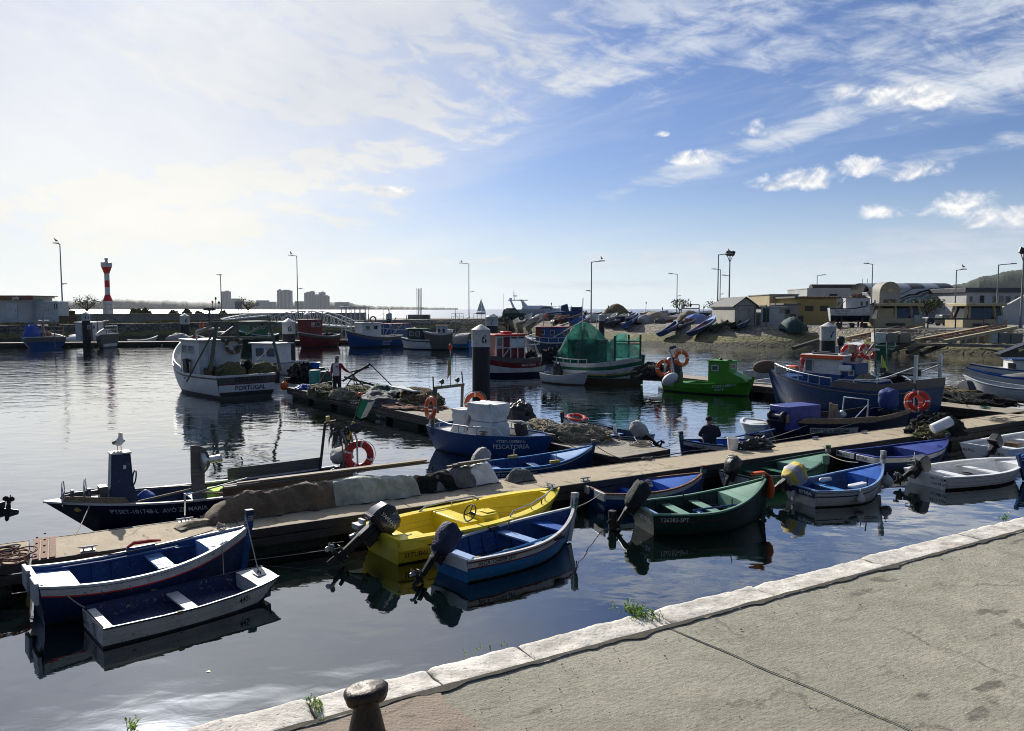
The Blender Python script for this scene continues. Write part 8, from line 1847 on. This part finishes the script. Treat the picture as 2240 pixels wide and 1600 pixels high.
def slipway():
 def trestle(a,b,w,label,steps=5):
  a,b=Vector(a),Vector(b);d=b-a;L=d.length;t=thing('slipway_ramp',label,'slipway',a,math.atan2(d.y,d.x));m=t.matrix_basis.inverted().to_3x3();e=m@d;e=Vector((math.hypot(e.x,e.y),0,d.z))
  for s in(0,w):
   mb=MB();o=Vector((0,s,0));mb.beam(o,e+o,.34,.30);[mb.beam(e*f+o,Vector((e.x*f,s,-LZ*.6)),.4,.4) for f in[(i+.5)/steps for i in range(steps)] if(e*f).z>-1.4];mb.build('side_beam','cream',t)
  mb=MB();[mb.beam(e*f,e*f+Vector((0,w,0)),.24,.2) for f in[(i+.5)/steps for i in range(steps)]];mb.build('cross_beam','far_concrete',t);mb=MB();[mb.beam(Vector((0,s,.2)),e+Vector((0,s,.2)),.08,.10) for s in(w*.3,w*.7)];mb.build('rail','rusty',t)
 trestle(PY(1965,716,84),PY(1845,742,78),2.6,'cream concrete slipway ramp below the beached white boat');trestle(PY(2160,716,76),PY(2005,745,70),2.6,'cream concrete slipway ramp running down between the control cabins',6)
 for i,(a,b) in enumerate((((2010,742),(1950,768)),((2045,745),(1985,771)),((2090,746),(2015,774)),((1800,742),(1735,762)))):
  p,q=PY(*a,74.0),PY(*b,71.5);mb=MB();mb.beam(p,q,.35,.3);tag(mb.build('slip_rail_beam','plank_dark'),('dark slip beam nearest the beached white boat','dark slip beam in the middle of the three','dark slip beam furthest right of the three','dark slip beam left of the pile numbered 7')[i],'beam','dark slip beams running into the water')
 for i in range(12):
  px=1922+i*27
  if 2000<px<2090:continue
  c=PY(px,733,73.5-i*.12);t=tag(MB().box((0,0,0),(1.05,.9,.95)).build('concrete_block','far_concrete' if i%3 else 'oldwhite',bevel=.04),f'grey cast block of the slipway wall, '+('first','second','third','x','x','x','x','fourth','fifth','sixth','seventh','eighth')[i]+' from the left','concrete block','cast concrete blocks along the slipway');t.location=(c.x,c.y,1.55)
 mb=MB();a,b=PY(1915,742,75),PY(2330,752,67);d=b-a;o=MB().beam((a.x,a.y,.95),(b.x,b.y,.95),1.2,.25).build('block_footing','far_concrete');tag(o,'long concrete footing ledge under the slipway blocks','ledge')
slipway()
hs1=boat('motorboat','white motorboat with black engine moored left of the slipway ramps','boat',(1840,757,.9),(1885,742,1.2),1.8,group='small boats moored at the slipway',hull='cleanwhite',bands=[(.08,'navy')],inner='violet_blue',rail='cleanwhite',railw=.12,deck=(.5,'cleanwhite'));outboard(hs1,0,10,1.6,cover='cover_black',seed=3)
boat('rowing_boat','green and white boat nosing out by the slipway ramps','boat',(1925,757,.9),(1948,740,1.5),1.8,group='small boats moored at the slipway',hull='green',bands=[(.15,'green'),(.12,'white')],inner='pale_green',rail='white',deck=(.55,'green'))
D=135;k=D/FPX;c=PY(1510,695,D);t=thing('steel_frame','open steel frame with crossbar and round float between the two small trees','frame',(c.x,c.y,LZ));zz=lambda y:PY(1510,y,D).z-LZ
mb=MB();[mb.beam((x*k,0,0),(x*k,0,zz(667)),.16,.16) for x in(-19,19)];mb.beam((-19*k,0,zz(675)),(19*k,0,zz(675)),.14,.2);mb.beam((0,0,zz(667)),(19*k,0,zz(667)),.14,.16);mb.build('frame','mast_grey',t);MB().ball((0,0,zz(668)),(.22,.22,.36),10,8).build('float','black',t)
tag(MB().add([tuple(PY(*p)) for p in((1395,703,118),(1660,703,118),(1660,690,200),(1395,688,240))],[(0,1,2,3)]).build('dummy','far_concrete'),'x','x') if False else None
def figure(name,label,loc,rz,joints,edges,radii,mat,root,extra=None):
 """one continuous body grown with the skin modifier over a posed skeleton"""
 t=thing(name,label,'person',loc,rz)
 me=bpy.data.meshes.new('body');me.from_pydata([joints[k] for k in joints],[(list(joints).index(a),list(joints).index(b)) for a,b in edges],[])
 o=bpy.data.objects.new('body',me);COL.objects.link(o)
 md_=o.modifiers.new('skin','SKIN');md_.use_smooth_shade=True
 for i,k in enumerate(joints):
  sv=me.skin_vertices[0].data[i];r=radii[k];sv.radius=r if isinstance(r,tuple) else(r,r);sv.use_root=(k==root)
 sb=o.modifiers.new('sub','SUBSURF');sb.levels=2;sb.render_levels=2
 bpy.context.view_layer.update()
 dg=bpy.context.evaluated_depsgraph_get();m2=bpy.data.meshes.new_from_object(o.evaluated_get(dg))
 bpy.data.objects.remove(o);m2.materials.clear()
 return t,m2
def dress(t,me,mats,pick):
 for m in mats:me.materials.append(M(m))
 for p in me.polygons:p.material_index=pick(p.center);p.use_smooth=True
 o=bpy.data.objects.new('body',me);COL.objects.link(o);o.parent=t;return o
def standing_man():
 base=P(738,868,DZ);rz=0
 J=dict(pelvis=(0,0,.92),belly=(0,0,1.06),chest=(0,.0,1.26),neck=(.0,0,1.46),head0=(.01,-.01,1.55),head1=(.02,-.02,1.66),head2=(.015,-.01,1.73),hipL=(-.09,0,.88),kneeL=(-.10,-.02,.48),ankL=(-.11,.02,.09),toeL=(-.12,-.14,.035),hipR=(.09,0,.88),kneeR=(.11,-.02,.48),ankR=(.12,.03,.09),toeR=(.14,-.13,.035),shL=(-.18,0,1.39),elL=(-.25,.03,1.14),wrL=(-.21,-.12,.96),shR=(.18,0,1.39),elR=(.36,-.05,1.19),wrR=(.58,-.10,1.08),paR=(.66,-.11,1.05),f1=(.73,-.12,1.035),f2=(.725,-.09,1.02),f3=(.72,-.14,1.01),f4=(.715,-.105,1.00),th=(.68,-.13,1.085),paL=(-.20,-.17,.90),g1=(-.20,-.19,.83),g2=(-.185,-.175,.835),g3=(-.215,-.18,.835),g4=(-.195,-.155,.84),tg=(-.17,-.19,.87))
 E=[('pelvis','belly'),('belly','chest'),('chest','neck'),('neck','head0'),('head0','head1'),('head1','head2'),('pelvis','hipL'),('hipL','kneeL'),('kneeL','ankL'),('ankL','toeL'),('pelvis','hipR'),('hipR','kneeR'),('kneeR','ankR'),('ankR','toeR'),('chest','shL'),('shL','elL'),('elL','wrL'),('chest','shR'),('shR','elR'),('elR','wrR'),('wrR','paR'),('paR','f1'),('paR','f2'),('paR','f3'),('paR','f4'),('paR','th'),('wrL','paL'),('paL','g1'),('paL','g2'),('paL','g3'),('paL','g4'),('paL','tg')]
 Rr=dict(pelvis=(.185,.14),belly=(.185,.145),chest=(.20,.14),neck=(.06,.06),head0=(.07,.08),head1=(.082,.098),head2=(.05,.06),hipL=.115,kneeL=.085,ankL=.068,toeL=(.045,.03),hipR=.115,kneeR=.085,ankR=.068,toeR=(.045,.03),shL=.085,elL=.064,wrL=.042,shR=.085,elR=.064,wrR=.042,paR=(.03,.018),f1=.009,f2=.009,f3=.009,f4=.008,th=.010,paL=(.03,.018),g1=.009,g2=.009,g3=.009,g4=.008,tg=.010)
 t,me=figure('person','man in white shirt with red sleeves standing on the finger pontoon, one arm out',base,R(-8),J,E,Rr,None,'pelvis')
 def pick(c):
  if c.z>1.485:return 0
  if c.z<.92 and abs(c.x)<.19:return 3
  if c.x>.56 or(c.x<-.16 and c.z<.99 and c.y<-.09):return 0
  if abs(c.x)>.135 and c.z>.9:return 2
  return 1
 dress(t,me,['skin','shirt_grey','shirt_red','cloth_dark'],pick)
 mb=MB();mb.ball((.012,.015,1.695),(.092,.108,.085),16,10,disp=.05);mb.build('hair','hair',t)
 mb=MB();mb.ball((.02,-.115,1.645),(.014,.022,.022),8,6);mb.build('nose','skin',t);mb=MB();mb.ball((-.01,-.098,1.672),.011,8,6);mb.ball((.05,-.098,1.672),.011,8,6);mb.build('eyes','black',t);MB().ball((.02,-.103,1.60),(.024,.008,.007),8,6).build('mouth','shirt_red',t)
 for s in(1,-1):MB().ball((.018+s*.086,.0,1.65),(.012,.022,.032),8,6).build('ear','skin',t)
 text_mb('R',lambda x,z:Vector((-.05+x,-.143,1.31+z)),.001) if False else None
 MB().box((.045,-.128,1.31),(.10,.02,.05)).build('shirt_badge','bright_red',t,bevel=.01)
 for k in(-.12,.14):MB().box((k,-.06,.03),(.10,.26,.07)).build('shoe','black',t,bevel=.025)
standing_man()
def seated_man():
 h=hQ;c=h.t.matrix_basis@LC(h,1554,985,.05);base=Vector((c.x,c.y,.02));rz=R(-20)
 J=dict(pelvis=(0,0,.36),belly=(.02,-.04,.50),chest=(.03,-.07,.70),neck=(.03,-.12,.88),head0=(.04,-.16,.95),head1=(.05,-.19,1.05),head2=(.05,-.18,1.12),hipL=(-.09,-.05,.34),kneeL=(-.12,-.44,.46),ankL=(-.12,-.42,.10),toeL=(-.12,-.55,.06),hipR=(.09,-.05,.34),kneeR=(.16,-.43,.48),ankR=(.16,-.42,.10),toeR=(.17,-.55,.06),shL=(-.19,-.07,.80),elL=(-.27,-.18,.57),wrL=(-.14,-.38,.54),shR=(.20,-.07,.80),elR=(.30,-.20,.58),wrR=(.20,-.40,.52),paR=(.16,-.46,.50),f1=(.14,-.52,.48),f2=(.155,-.525,.475),f3=(.17,-.52,.47),f4=(.185,-.515,.47),th=(.12,-.47,.52),paL=(-.09,-.44,.52),g1=(-.06,-.50,.50),g2=(-.075,-.505,.49),g3=(-.09,-.505,.485),g4=(-.105,-.50,.48),tg=(-.05,-.45,.54))
 E=[('pelvis','belly'),('belly','chest'),('chest','neck'),('neck','head0'),('head0','head1'),('head1','head2'),('pelvis','hipL'),('hipL','kneeL'),('kneeL','ankL'),('ankL','toeL'),('pelvis','hipR'),('hipR','kneeR'),('kneeR','ankR'),('ankR','toeR'),('chest','shL'),('shL','elL'),('elL','wrL'),('chest','shR'),('shR','elR'),('elR','wrR'),('wrR','paR'),('paR','f1'),('paR','f2'),('paR','f3'),('paR','f4'),('paR','th'),('wrL','paL'),('paL','g1'),('paL','g2'),('paL','g3'),('paL','g4'),('paL','tg')]
 Rr=dict(pelvis=(.18,.14),belly=(.18,.14),chest=(.20,.14),neck=(.065,.065),head0=(.07,.08),head1=(.083,.10),head2=(.05,.06),hipL=.10,kneeL=.07,ankL=.05,toeL=(.045,.03),hipR=.10,kneeR=.07,ankR=.05,toeR=(.045,.03),shL=.085,elL=.06,wrL=.038,shR=.085,elR=.06,wrR=.038,paR=(.03,.018),f1=.009,f2=.009,f3=.009,f4=.008,th=.01,paL=(.03,.018),g1=.009,g2=.009,g3=.009,g4=.008,tg=.01)
 t,me=figure('person','man in a dark jacket sitting hunched in the small blue and white boat',base,PI+R(-10),J,E,Rr,None,'pelvis')
 dress(t,me,['skin','cloth_dark','cloth_olive'],lambda c:0 if(c.z>.90 or(c.y<-.40 and .46<c.z<.56 and abs(c.x)<.22)) else(2 if c.z<.40 or c.y<-.25 and c.z<.52 else 1))
 MB().ball((.05,-.165,1.075),(.094,.108,.085),16,10,disp=.04).build('hair','dark_hair',t);MB().ball((.05,-.295,1.04),(.014,.022,.022),8,6).build('nose','skin',t)
 for s in(1,-1):MB().ball((.05+s*.086,-.18,1.04),(.012,.022,.032),8,6).build('ear','skin',t)
seated_man()
def mound(a,b,w,hgt,mat,seed,label,cat='cover',nu=40,nv=18,ends=.25,name='tarpaulin',prof=None,jag=.18,sag=0.0):
 """cloth thrown over a long heap from a to b (deck points); prof(u) scales the height"""
 a,b=Vector(a),Vector(b);d=b-a;X=d.normalized();Y=Vector((-X.y,X.x,0));L=d.length;mb=MB()
 def fn(u,v):
  s=2*v-1;hh=hgt*(prof(u) if prof else 1)*(1-max(0,1-min(u,1-u)/ends)**2.2 if ends else 1)
  n1=noise.fractal(Vector((u*L*1.6,v*2.4,seed)),1,2,5);n2=noise.noise(Vector((u*L*5,v*1.5,seed+9)))
  rg=1-abs(noise.noise(Vector((u*L*3.2+.8*s,s*.7,seed+4))))*2;hh*=1+.10*noise.noise(Vector((u*L*1.1,seed,2)))
  fold=.05*math.sin(u*L*7+4*n1+seed)*abs(s)**1.5+.045*rg*(1-abs(s)*.4)*(1 if s<0 else-1)*-1
  y=s*w/2*(1+.14*n1+.05*n2);z=hh*max(0,1-abs(s)**2.3)*(1+jag*n1-.10*abs(n2))+abs(fold)*.5
  return a+X*(u*L)+Y*(y+fold)+Vector((0,0,max(.006,z)))
 mb.grid(fn,nu,nv);return tag(mb.build(name,mat,ang=60),label,cat)
pw=lambda px,py:P(px,py,DZ)
b_prof=lambda u:min(1,.25+u*2.4)*(1+.06*math.sin(u*9))
mound(MP(2.6,1.02),MP(5.0,1.12),.72,.46,'tarp_brown',3,'brown canvas tarpaulin over a long heap on the main pontoon',prof=b_prof,ends=.05,nu=60,nv=24)
mound(MP(4.9,1.10),MP(6.75,1.14),.74,.47,'tarp_sage',7,'pale sage sheet covering the heap right of the brown canvas',prof=lambda u:1-.25*u**2,ends=.04,jag=.05)
mound(MP(6.55,1.12),MP(7.7,1.18),.6,.36,'net_dark',9,'black net heap right of the sage sheet on the pontoon','net',name='net_heap')
mound(MP(7.0,1.16),MP(8.35,1.22),.6,.38,'tarp_grey',11,'grey folded tarp lying on the black net heap',jag=.2)
mound(MP(7.8,1.2),MP(8.7,1.26),.5,.40,'tarp_white',13,'crumpled white cloth at the right end of the pontoon heap',jag=.35,name='cloth')
mound(MP(8.9,.95),MP(9.5,1.0),.4,.22,'tarp_grey',15,'small grey bag beside the crumpled white cloth','bag',name='bag',jag=.3)
mound(MP(2.1,.72),MP(2.75,.88),.3,.07,'tarp_tan',17,'trailing tan canvas corner left of the brown canvas',jag=.4,name='cloth')
a,b=MP(3.0,1.26,.5),MP(7.2,1.40,.5);X=(b-a).normalized()
for i in range(5):
 o=Vector((-X.y,X.x,0))*(.07*(i%3))+Vector((0,0,.545+.05*(i//3)-.03))+X*(.25*math.sin(i*2));z=.5
 p,q=a+o+X*.1*i,b+o-X*.35*(i%3);tag(MB().beam((p.x,p.y,p.z),(q.x,q.y,q.z+.02),.08,.035).build('plank','plank_tan' if i%2 else 'plank_grey'),('plank nearest in the timber bundle on the heap','upper tan plank in the timber bundle on the heap','grey plank at the back of the timber bundle','short tan plank on top of the timber bundle','grey plank topmost in the timber bundle')[i],'plank','timber bundle on the covered heap')
for i in range(3):
 p,q=MP(7.55+.1*i,1.25-.07*i,.93+.035*i),MP(8.3+.1*i,1.2-.05*i,.96+.03*i);tag(MB().beam(p,q,.09,.03).build('plank','plank_grey'),('lower','middle','upper')[i]+' short grey board on the folded tarp','plank','short boards on the folded tarp')
def heap(px,py,size,seed,mat,label,cat='net',name='net_heap',amp=.35,rz=0,n=44,sharp=0,z=DZ):
 o=lump(P(px,py,z),size,seed,n,n//2,amp,rz=rz,sharp=sharp).build(name,mat,ang=60)
 if mat.startswith('net_'):
  rnd=random.Random(seed);c=P(px,py,z);rot=Matrix.Rotation(rz,3,'Z');mb=MB();alt={'net_tan':'rope','net_brown':'tarp_tan','net_pink':'net_pink','net_olive':'tarp_tan','net_dark':'dark_rope'}[mat]
  for i in range(46):
   a0=rnd.uniform(0,2*PI);e0=rnd.uniform(.05,1.3);da,de=rnd.uniform(-.9,.9),rnd.uniform(-.5,.5);pts=[]
   for j in range(7):
    aa,e=a0+da*j/6,max(.0,e0+de*j/6+.10*math.sin(j*2+i));kk=1.05+.10*rnd.random()
    pts.append(c+rot@Vector((size[0]*kk*math.cos(aa)*math.cos(e),size[1]*kk*math.sin(aa)*math.cos(e),max(.01,size[2]*kk*math.sin(e)**.8))))
   mb.tube(pts,rnd.choice((.010,.014,.02)),4)
  stuff(mb.build('net_strands',alt,o))
 return tag(o,label,cat,'net and gear heaps on the pontoons')
fd=math.atan2((F1-F0).y,(F1-F0).x)
heap(1185,945,(.55,.9,.34),2,'net_tan','white tan rope net end of the heap by the tarpaulin console boat',rz=fd+1.2,sharp=.2)
heap(1262,963,(1.15,.62,.42),3,'net_tan','large olive tan fishing net heap on the finger pontoon',rz=-.25,sharp=.25,n=40)
heap(1139,920,(.48,.42,.62),5,'cover_black','black bundled net sack beside the white tarpaulin console',amp=.2)
heap(915,886,(1.35,.75,.62),6,'net_brown','brown net mound under a white board on the finger pontoon',rz=fd,amp=.2,n=34)
heap(905,890,(1.5,.95,.14),16,'net_pink','pinkish net fringe round the brown mound',rz=fd,amp=.5)
p=P(893,886,DZ);o=MB().box((0,0,0),(1.3,.8,.06)).build('white_board','white',bevel=.02);o.location=(p.x,p.y,1.12);o.rotation_euler=(.12,-.1,fd+.3);tag(o,'white board lying on the brown net mound','board')
heap(842,878,(1.25,.75,.62),7,'tarp_green','dark green tarp heap left of the brown net mound','cover','tarpaulin',rz=fd,amp=.25)
heap(838,884,(1.0,.8,.46),8,'tarp_grey','grey canvas draped before the dark green tarp heap','cover','tarpaulin',rz=fd,amp=.3)
heap(790,868,(1.5,.7,.40),9,'net_olive','olive net drift between the man and the green tarp',rz=fd,amp=.45)
heap(752,872,(.75,.5,.40),10,'net_tan','tan net pile at the feet of the standing man',rz=fd,amp=.3)
heap(712,864,(1.15,.6,.42),11,'net_olive','olive and tan net pile left of the standing man',rz=fd,amp=.35)
heap(662,838,(.8,.7,.95),12,'net_dark','dark net pile between the pile and the green barrels',rz=fd,amp=.35)
heap(665,852,(.4,.3,.2),13,'tarp_blue','small turquoise rope heap at the pontoon edge',rz=fd,amp=.4)
heap(795,884,(.5,.35,.12),14,'net_dark','thin dark net scrap on the finger pontoon edge',rz=fd,amp=.5)
for i,(px,py,m,l) in enumerate(((690,843,'teal','green barrel nearest the blue tub, left of the standing man'),(714,846,'tarp_green','green barrel lying in front of the standing man'),(700,836,'dark_green','dark green barrel behind the other barrels'))):
 c=P(px,py,DZ);t=thing('barrel',l,'barrel',c,i,'green barrels by the standing man');MB().lathe([(.26,0),(.30,.06),(.31,.30),(.30,.36),(.31,.42),(.30,.66),(.26,.72)],20).build('drum',m,t);MB().lathe([(.27,.72),(.27,.76),(.05,.78)],20).build('lid','black',t)
c=P(690,838,DZ);t=tag(MB().lathe([(.20,0),(.26,.28),(.28,.28),(.27,.30),(.22,.28),(.18,.03)],18).build('tub','bright_blue'),'blue plastic tub on top of the barrels','tub');t.location=(c.x,c.y,1.26)
def dredge(px,py,s,rz,label):
 c=P(px,py,DZ);t=thing('dredge_frame',label,'dredge',c,rz,'iron dredge frames on the finger pontoon')
 mb=MB();mb.tube([(-.7*s,0,.05),(0,.1,.95*s),(.7*s,0,.05)],.03,6);mb.tube([(-.5*s,.6,.05),(0,.1,.95*s),(.6*s,.6,.05)],.028,6);mb.tube([(-.7*s,0,.06),(.7*s,0,.06)],.035,6);mb.tube([(-.8*s,.3,.3),(.9*s,.4,.5)],.03,6);mb.build('frame','iron',t);mb=MB();[mb.tube([(-.6*s+.2*i*s,-.05,.05),(-.6*s+.2*i*s,-.15,-.0)],.014,5) for i in range(7)];mb.torus((0,.1,1.0*s),.06,.016,12,6,Matrix.Rotation(1.5,4,'X'));mb.build('teeth','iron',t)
dredge(718,858,1.0,.5,'iron dredge frame left of the standing man');dredge(655,842,.95,.2,'iron dredge frame by the pontoon end pile');dredge(770,862,.85,-.6,'iron dredge frame right of the standing man')
c=P(772,850,DZ);mb=MB();mb.beam(c+Vector((-.5,0,.35)),c+Vector((.8,.2,1.15)),.14,.10);mb.beam(c+Vector((-.2,.1,.75)),c+Vector((.75,.2,1.0)),.10,.07);mb.tube([c+Vector((.75,.2,1.2)),c+Vector((2.0,-.2,.05))],.025,6);mb.tube([c+Vector((-.4,0,.55)),c+Vector((1.6,-.4,.05))],.05,6);tag(mb.build('anchor_rig','plank_dark'),'dark timber and iron rig leaning right of the standing man','rig')
p,q=P(822,903,.12),P(858,913,.12);d=(q-p);t=thing('float_drum','white cylindrical float at the finger pontoon edge','float',p,math.atan2(d.y,d.x));MB().lathe([(.02,-.01),(.26,.0),(.28,.04),(.28,d.length*.6),(.27,d.length*.62)],20,(0,0,.05),'X').build('drum','oldwhite',t,50);MB().lathe([(.27,d.length*.62),(.285,d.length*.64),(.28,d.length),(.2,d.length+.02)],20,(0,0,.05),'X').build('rubber_end','black',t)
def cleat(pt,rz,label):
 t=thing('cleat',label,'cleat',pt,rz,'mooring cleats on the pontoons');mb=MB();mb.box((0,0,.012),(.20,.07,.02));[mb.tube([(x,0,.01),(x,0,.06)],.016,6) for x in(-.06,.06)];mb.build('base','galvanised',t);MB().tube([(-.14,0,.075),(-.06,0,.068),(.06,0,.068),(.14,0,.075)],[.009,.017,.017,.009],8).build('horn','galvanised',t)
rm=math.atan2(md.y,md.x)
for s,tt,l in((2.3,1.12,'cleat beside the long dark blue boat on the main pontoon'),(16.35,1.14,'cleat on the main pontoon below the navy boat name plate'),(19.4,1.16,'cleat on the main pontoon beside the navy boat stern'),(21.6,1.1,'cleat on the main pontoon toward the right edge'),(10.4,.15,'cleat at the near pontoon edge by the bright blue boat'),(.75,.14,'small blue bracket cleat at the near left pontoon edge')):cleat(MP(s,tt,DZ+.002),rm,l)
for f,l in((.30,'cleat on the finger pontoon near its inner end'),(.62,'cleat midway on the finger pontoon edge'),(.80,'cleat far out on the finger pontoon edge')):cleat(F0.lerp(F1,f)+Vector((0,0,.002))+(F1-F0).normalized().orthogonal()*0+Vector((.12,.08,0)),fd,l)
c=P(1820,838,DZ)
def rope_heap(px,py,n,r,mat,label,seed,z=DZ,spread=1.0):
 rnd=random.Random(seed);c=P(px,py,z);mb=MB()
 for i in range(n):
  mb.torus(c+Vector((rnd.uniform(-.06,.06)*spread,rnd.uniform(-.06,.06)*spread,.014+.012*i)),r*rnd.uniform(.7,1.15),.011,18,6,Matrix.Rotation(rnd.uniform(-.12,.12),4,'X')@Matrix.Rotation(rnd.uniform(-.12,.12),4,'Y'))
 tag(mb.build('rope_coil',mat),label,'rope','rope coils on the pontoons')
rope_heap(1402,974,6,.26,'rope','flat pale rope coil on the finger pontoon by the ring boat',1);rope_heap(1412,1006,4,.13,'dark_rope','dark rope knot where the finger meets the main pontoon',2);rope_heap(2190,922,7,.30,'rope','pale rope heap on the main pontoon at the right',3,spread=2);rope_heap(2155,894,5,.16,'green_rope','green rope coil on the right finger pontoon',4)
rope_heap(28,1222,8,.20,'rusty','red brown rope pile at the left pontoon hinge',5,spread=2.2);rope_heap(10,1208,5,.16,'dark_rope','dark rope pile at the far left of the pontoon',6)
rope('mooring_rope',[P(1366,1004,DZ+.015),P(1440,1000,DZ+.015),P(1505,988,DZ+.015),P(1550,984,DZ+.015)],.014,'dark_rope','dark rope lying along the joint of the two pontoons')
rope('mooring_rope',[W(hO,hO.L+.02,0,.72),P(1362,1004,DZ+.02)],.010,'dark_rope','mooring rope from the open mid blue bow to the pontoon corner',sag=.05)
rope('mooring_rope',[W(hN,hN.L-.05,-.02,.78),P(1345,1000,DZ+.02)],.011,'dark_rope','mooring rope from the tarpaulin console boat to the pontoon corner',sag=.12)
rope('mooring_rope',[W(hP,.15,.4,.44),P(1402,974,DZ+.04)],.010,'rope','pale mooring rope from the ring boat to the coil',sag=.03)
rope('mooring_rope',[W(hP,hP.L-.02,0,.72),P(1142,916,DZ+.05)],.010,'rope','slack rope from the ring boat bow to the black sack',sag=.10)
rope('mooring_rope',[W(hQ,hQ.L+.02,0,.56),P(1448,979,DZ+.02)],.009,'rope','mooring rope from the green wrapped stem to the pontoon',sag=.06)
rope('mooring_rope',[W(hM,hM.L-.75,.22,.68),P(165,1172,DZ)],.009,'rope','rope hanging from the long dark blue bow to the pontoon',sag=.02)
rope('mooring_rope',[W(hM,hM.L*.62,.80,.62),MP(2.3,1.12,DZ+.12)],.011,'rope','white rope from the long dark blue boat to its cleat',sag=.04)
rope('mooring_rope',[W(hR,hR.L*.80,.5,.62),MP(16.35,1.14,DZ+.12)],.010,'rope','rope from the navy boat bow to its cleat',sag=.06)
rope('mooring_rope',[W(hR,hR.L*.42,.82,.66),MP(16.45,1.14,DZ+.12)],.010,'rope','rope from the navy boat side to its cleat',sag=.10)
rope('mooring_rope',[W(hC,hC.L-.1,.1,.70),MP(9.5,.1,DZ+.05)],.012,'rope','rope from the yellow bow to the main pontoon',sag=.05)
rope('mooring_rope',[W(hD,hD.L,.0,.62),W(hE,.05,-.3,.42)],.009,'rope','taut rope from the sky blue stem to the bright blue boat',sag=.04)
rope('mooring_rope',[W(hI,hI.L*.4,-.66,.50),W(hJ,.2,.55,.36)],.009,'rope','rope from the violet blue boat to the front white dinghy',sag=.08)
rope('mooring_rope',[W(hS,.05,-.9,1.4),P(2120,884,DZ)],.014,'green_rope','green mooring rope from the big blue stern to the right finger',sag=.15)
rope('mooring_rope',[W(hC,-.4,.2,.25),P(485,1232,.0)],.006,'rope','thin line from the yellow boat stern into the water',sag=.02)
rope('mooring_rope',[W(hH,hH.L*.82,.3,.72),W(hG,hG.L-.3,-.2,.62)],.009,'rope','rope from the white and blue boat to the mid green bow',sag=.06)
c=P(1603,984,DZ);t=thing('bucket','white plastic bucket on the pontoon beside the seated man','bucket',c);MB().lathe([(.125,0),(.155,.30),(.168,.30),(.168,.33),(.150,.33),(.148,.30),(.12,.015)],24).build('pail','bucket_white',t,30);MB().tube([(.165*math.cos(a),.165*math.sin(a)*.3-.16,.28-.12*math.sin(a)) for a in[PI*i/12 for i in range(13)]],.005,5).build('handle','galvanised',t)
heap(1645,983,(.42,.22,.22),31,'cover_black','black plastic bags lying right of the white bucket','bag','bag',amp=.5)
heap(1665,972,(.22,.2,.18),33,'cover_black','small black bag behind the larger black bags','bag','bag',amp=.5)
heap(2048,950,(.75,.55,.55),41,'net_dark','dark coiled hose and net heap at the navy boat stern',amp=.5,n=34);heap(2035,956,(.4,.35,.30),42,'net_olive','olive net lump in front of the dark stern heap',amp=.5)
p=P(2060,930,.95);o=MB().lathe([(.02,-.3),(.14,-.29),(.15,-.25),(.15,.25),(.14,.29),(.02,.3)],18).build('float_drum','plastic_white');o.location=p;o.rotation_euler=(.3,1.1,.3);tag(o,'white plastic float drum lying on the dark stern heap','float')
heap(2110,880,(1.9,.7,.35),43,'net_dark','long dark net pile along the right finger pontoon',rz=math.atan2((G1-G0).y,(G1-G0).x),amp=.4,n=34);heap(2080,868,(1.5,.6,.4),44,'net_brown','brown black net pile behind the long dark one',rz=2.1,amp=.3)
def rescue():
 c=P(1470,838,DZ);t=thing('frame_stand','steel tube stand with black sack on the pier behind the vivid green boat','stand',c,fd)
 mb=MB();mb.tube([(-.5,.6,0),(-.45,.6,1.5),(-.3,.6,1.72),(.3,-.6,1.72),(.4,-.6,1.5),(.5,-.6,0)],.04,8);mb.tube([(-.5,.6,1.2),(-1.0,.9,.2)],.03,6);mb.tube([(.45,-.6,1.2),(.9,-.9,.1)],.03,6);mb.build('tube_frame','galvanised',t);mb=MB();[mb.ball((-.2+.2*i,.4-.35*i,1.8),(.07,.07,.12),8,6) for i in range(4)];mb.build('lamps','black',t)
 o=lump(P(1472,836,DZ),(.5,.45,1.3),51,20,12,.15).build('sack','cover_black',ang=60);tag(o,'black sack standing inside the steel tube stand','sack')
 lifebuoy(P(1451,836,DZ)+Vector((0,-.3,.75)),(-.3,-1,.15),'orange lifebuoy leaning left on the pier behind the vivid green boat',.36,.10,('orange','plastic_white'));lifebuoy(P(1491,838,DZ)+Vector((0,.1,1.25)),(.4,-1,.1),'orange lifebuoy hung right on the steel tube stand',.34,.10,('orange','plastic_white'))
 o=MB().ball((0,0,0),(.45,.28,.28),16,10).build('fender','oldwhite');o.location=P(1464,842,DZ)+Vector((0,-.2,.3));o.rotation_euler=(0,-.5,.2);tag(o,'big white fender on the stern of the vivid green boat','fender');heap(1425,830,(1.2,.8,.8),52,'net_dark','dark heap at the end of the pier behind the vivid green boat',rz=fd,amp=.3)
rescue()
mb=MB();c=P(456,1469,.004);mb.add([c+Vector(v) for v in((-.03,0,0),(0,.02,.003),(.03,0,0),(0,-.02,.002))],[(0,1,2,3)]);tag(mb.build('leaf','dull_yellow',fix=False),'small yellow leaf floating on the near water','leaf')
def haze():
 m=bpy.data.materials.new('haze');m.use_nodes=True;T=m.node_tree;T.nodes.clear()
 v=T.nodes.new('ShaderNodeVolumePrincipled');v.inputs['Color'].default_value=(.86,.90,.93,1);v.inputs['Density'].default_value=2.4e-5;v.inputs['Anisotropy'].default_value=.35
 o=T.nodes.new('ShaderNodeOutputMaterial');T.links.new(v.outputs[0],o.inputs['Volume']);MATS['haze']=m
 mb=MB();mb.box((0,4600,120),(15000,9400,252));stuff(mb.build('haze','haze'))
haze()
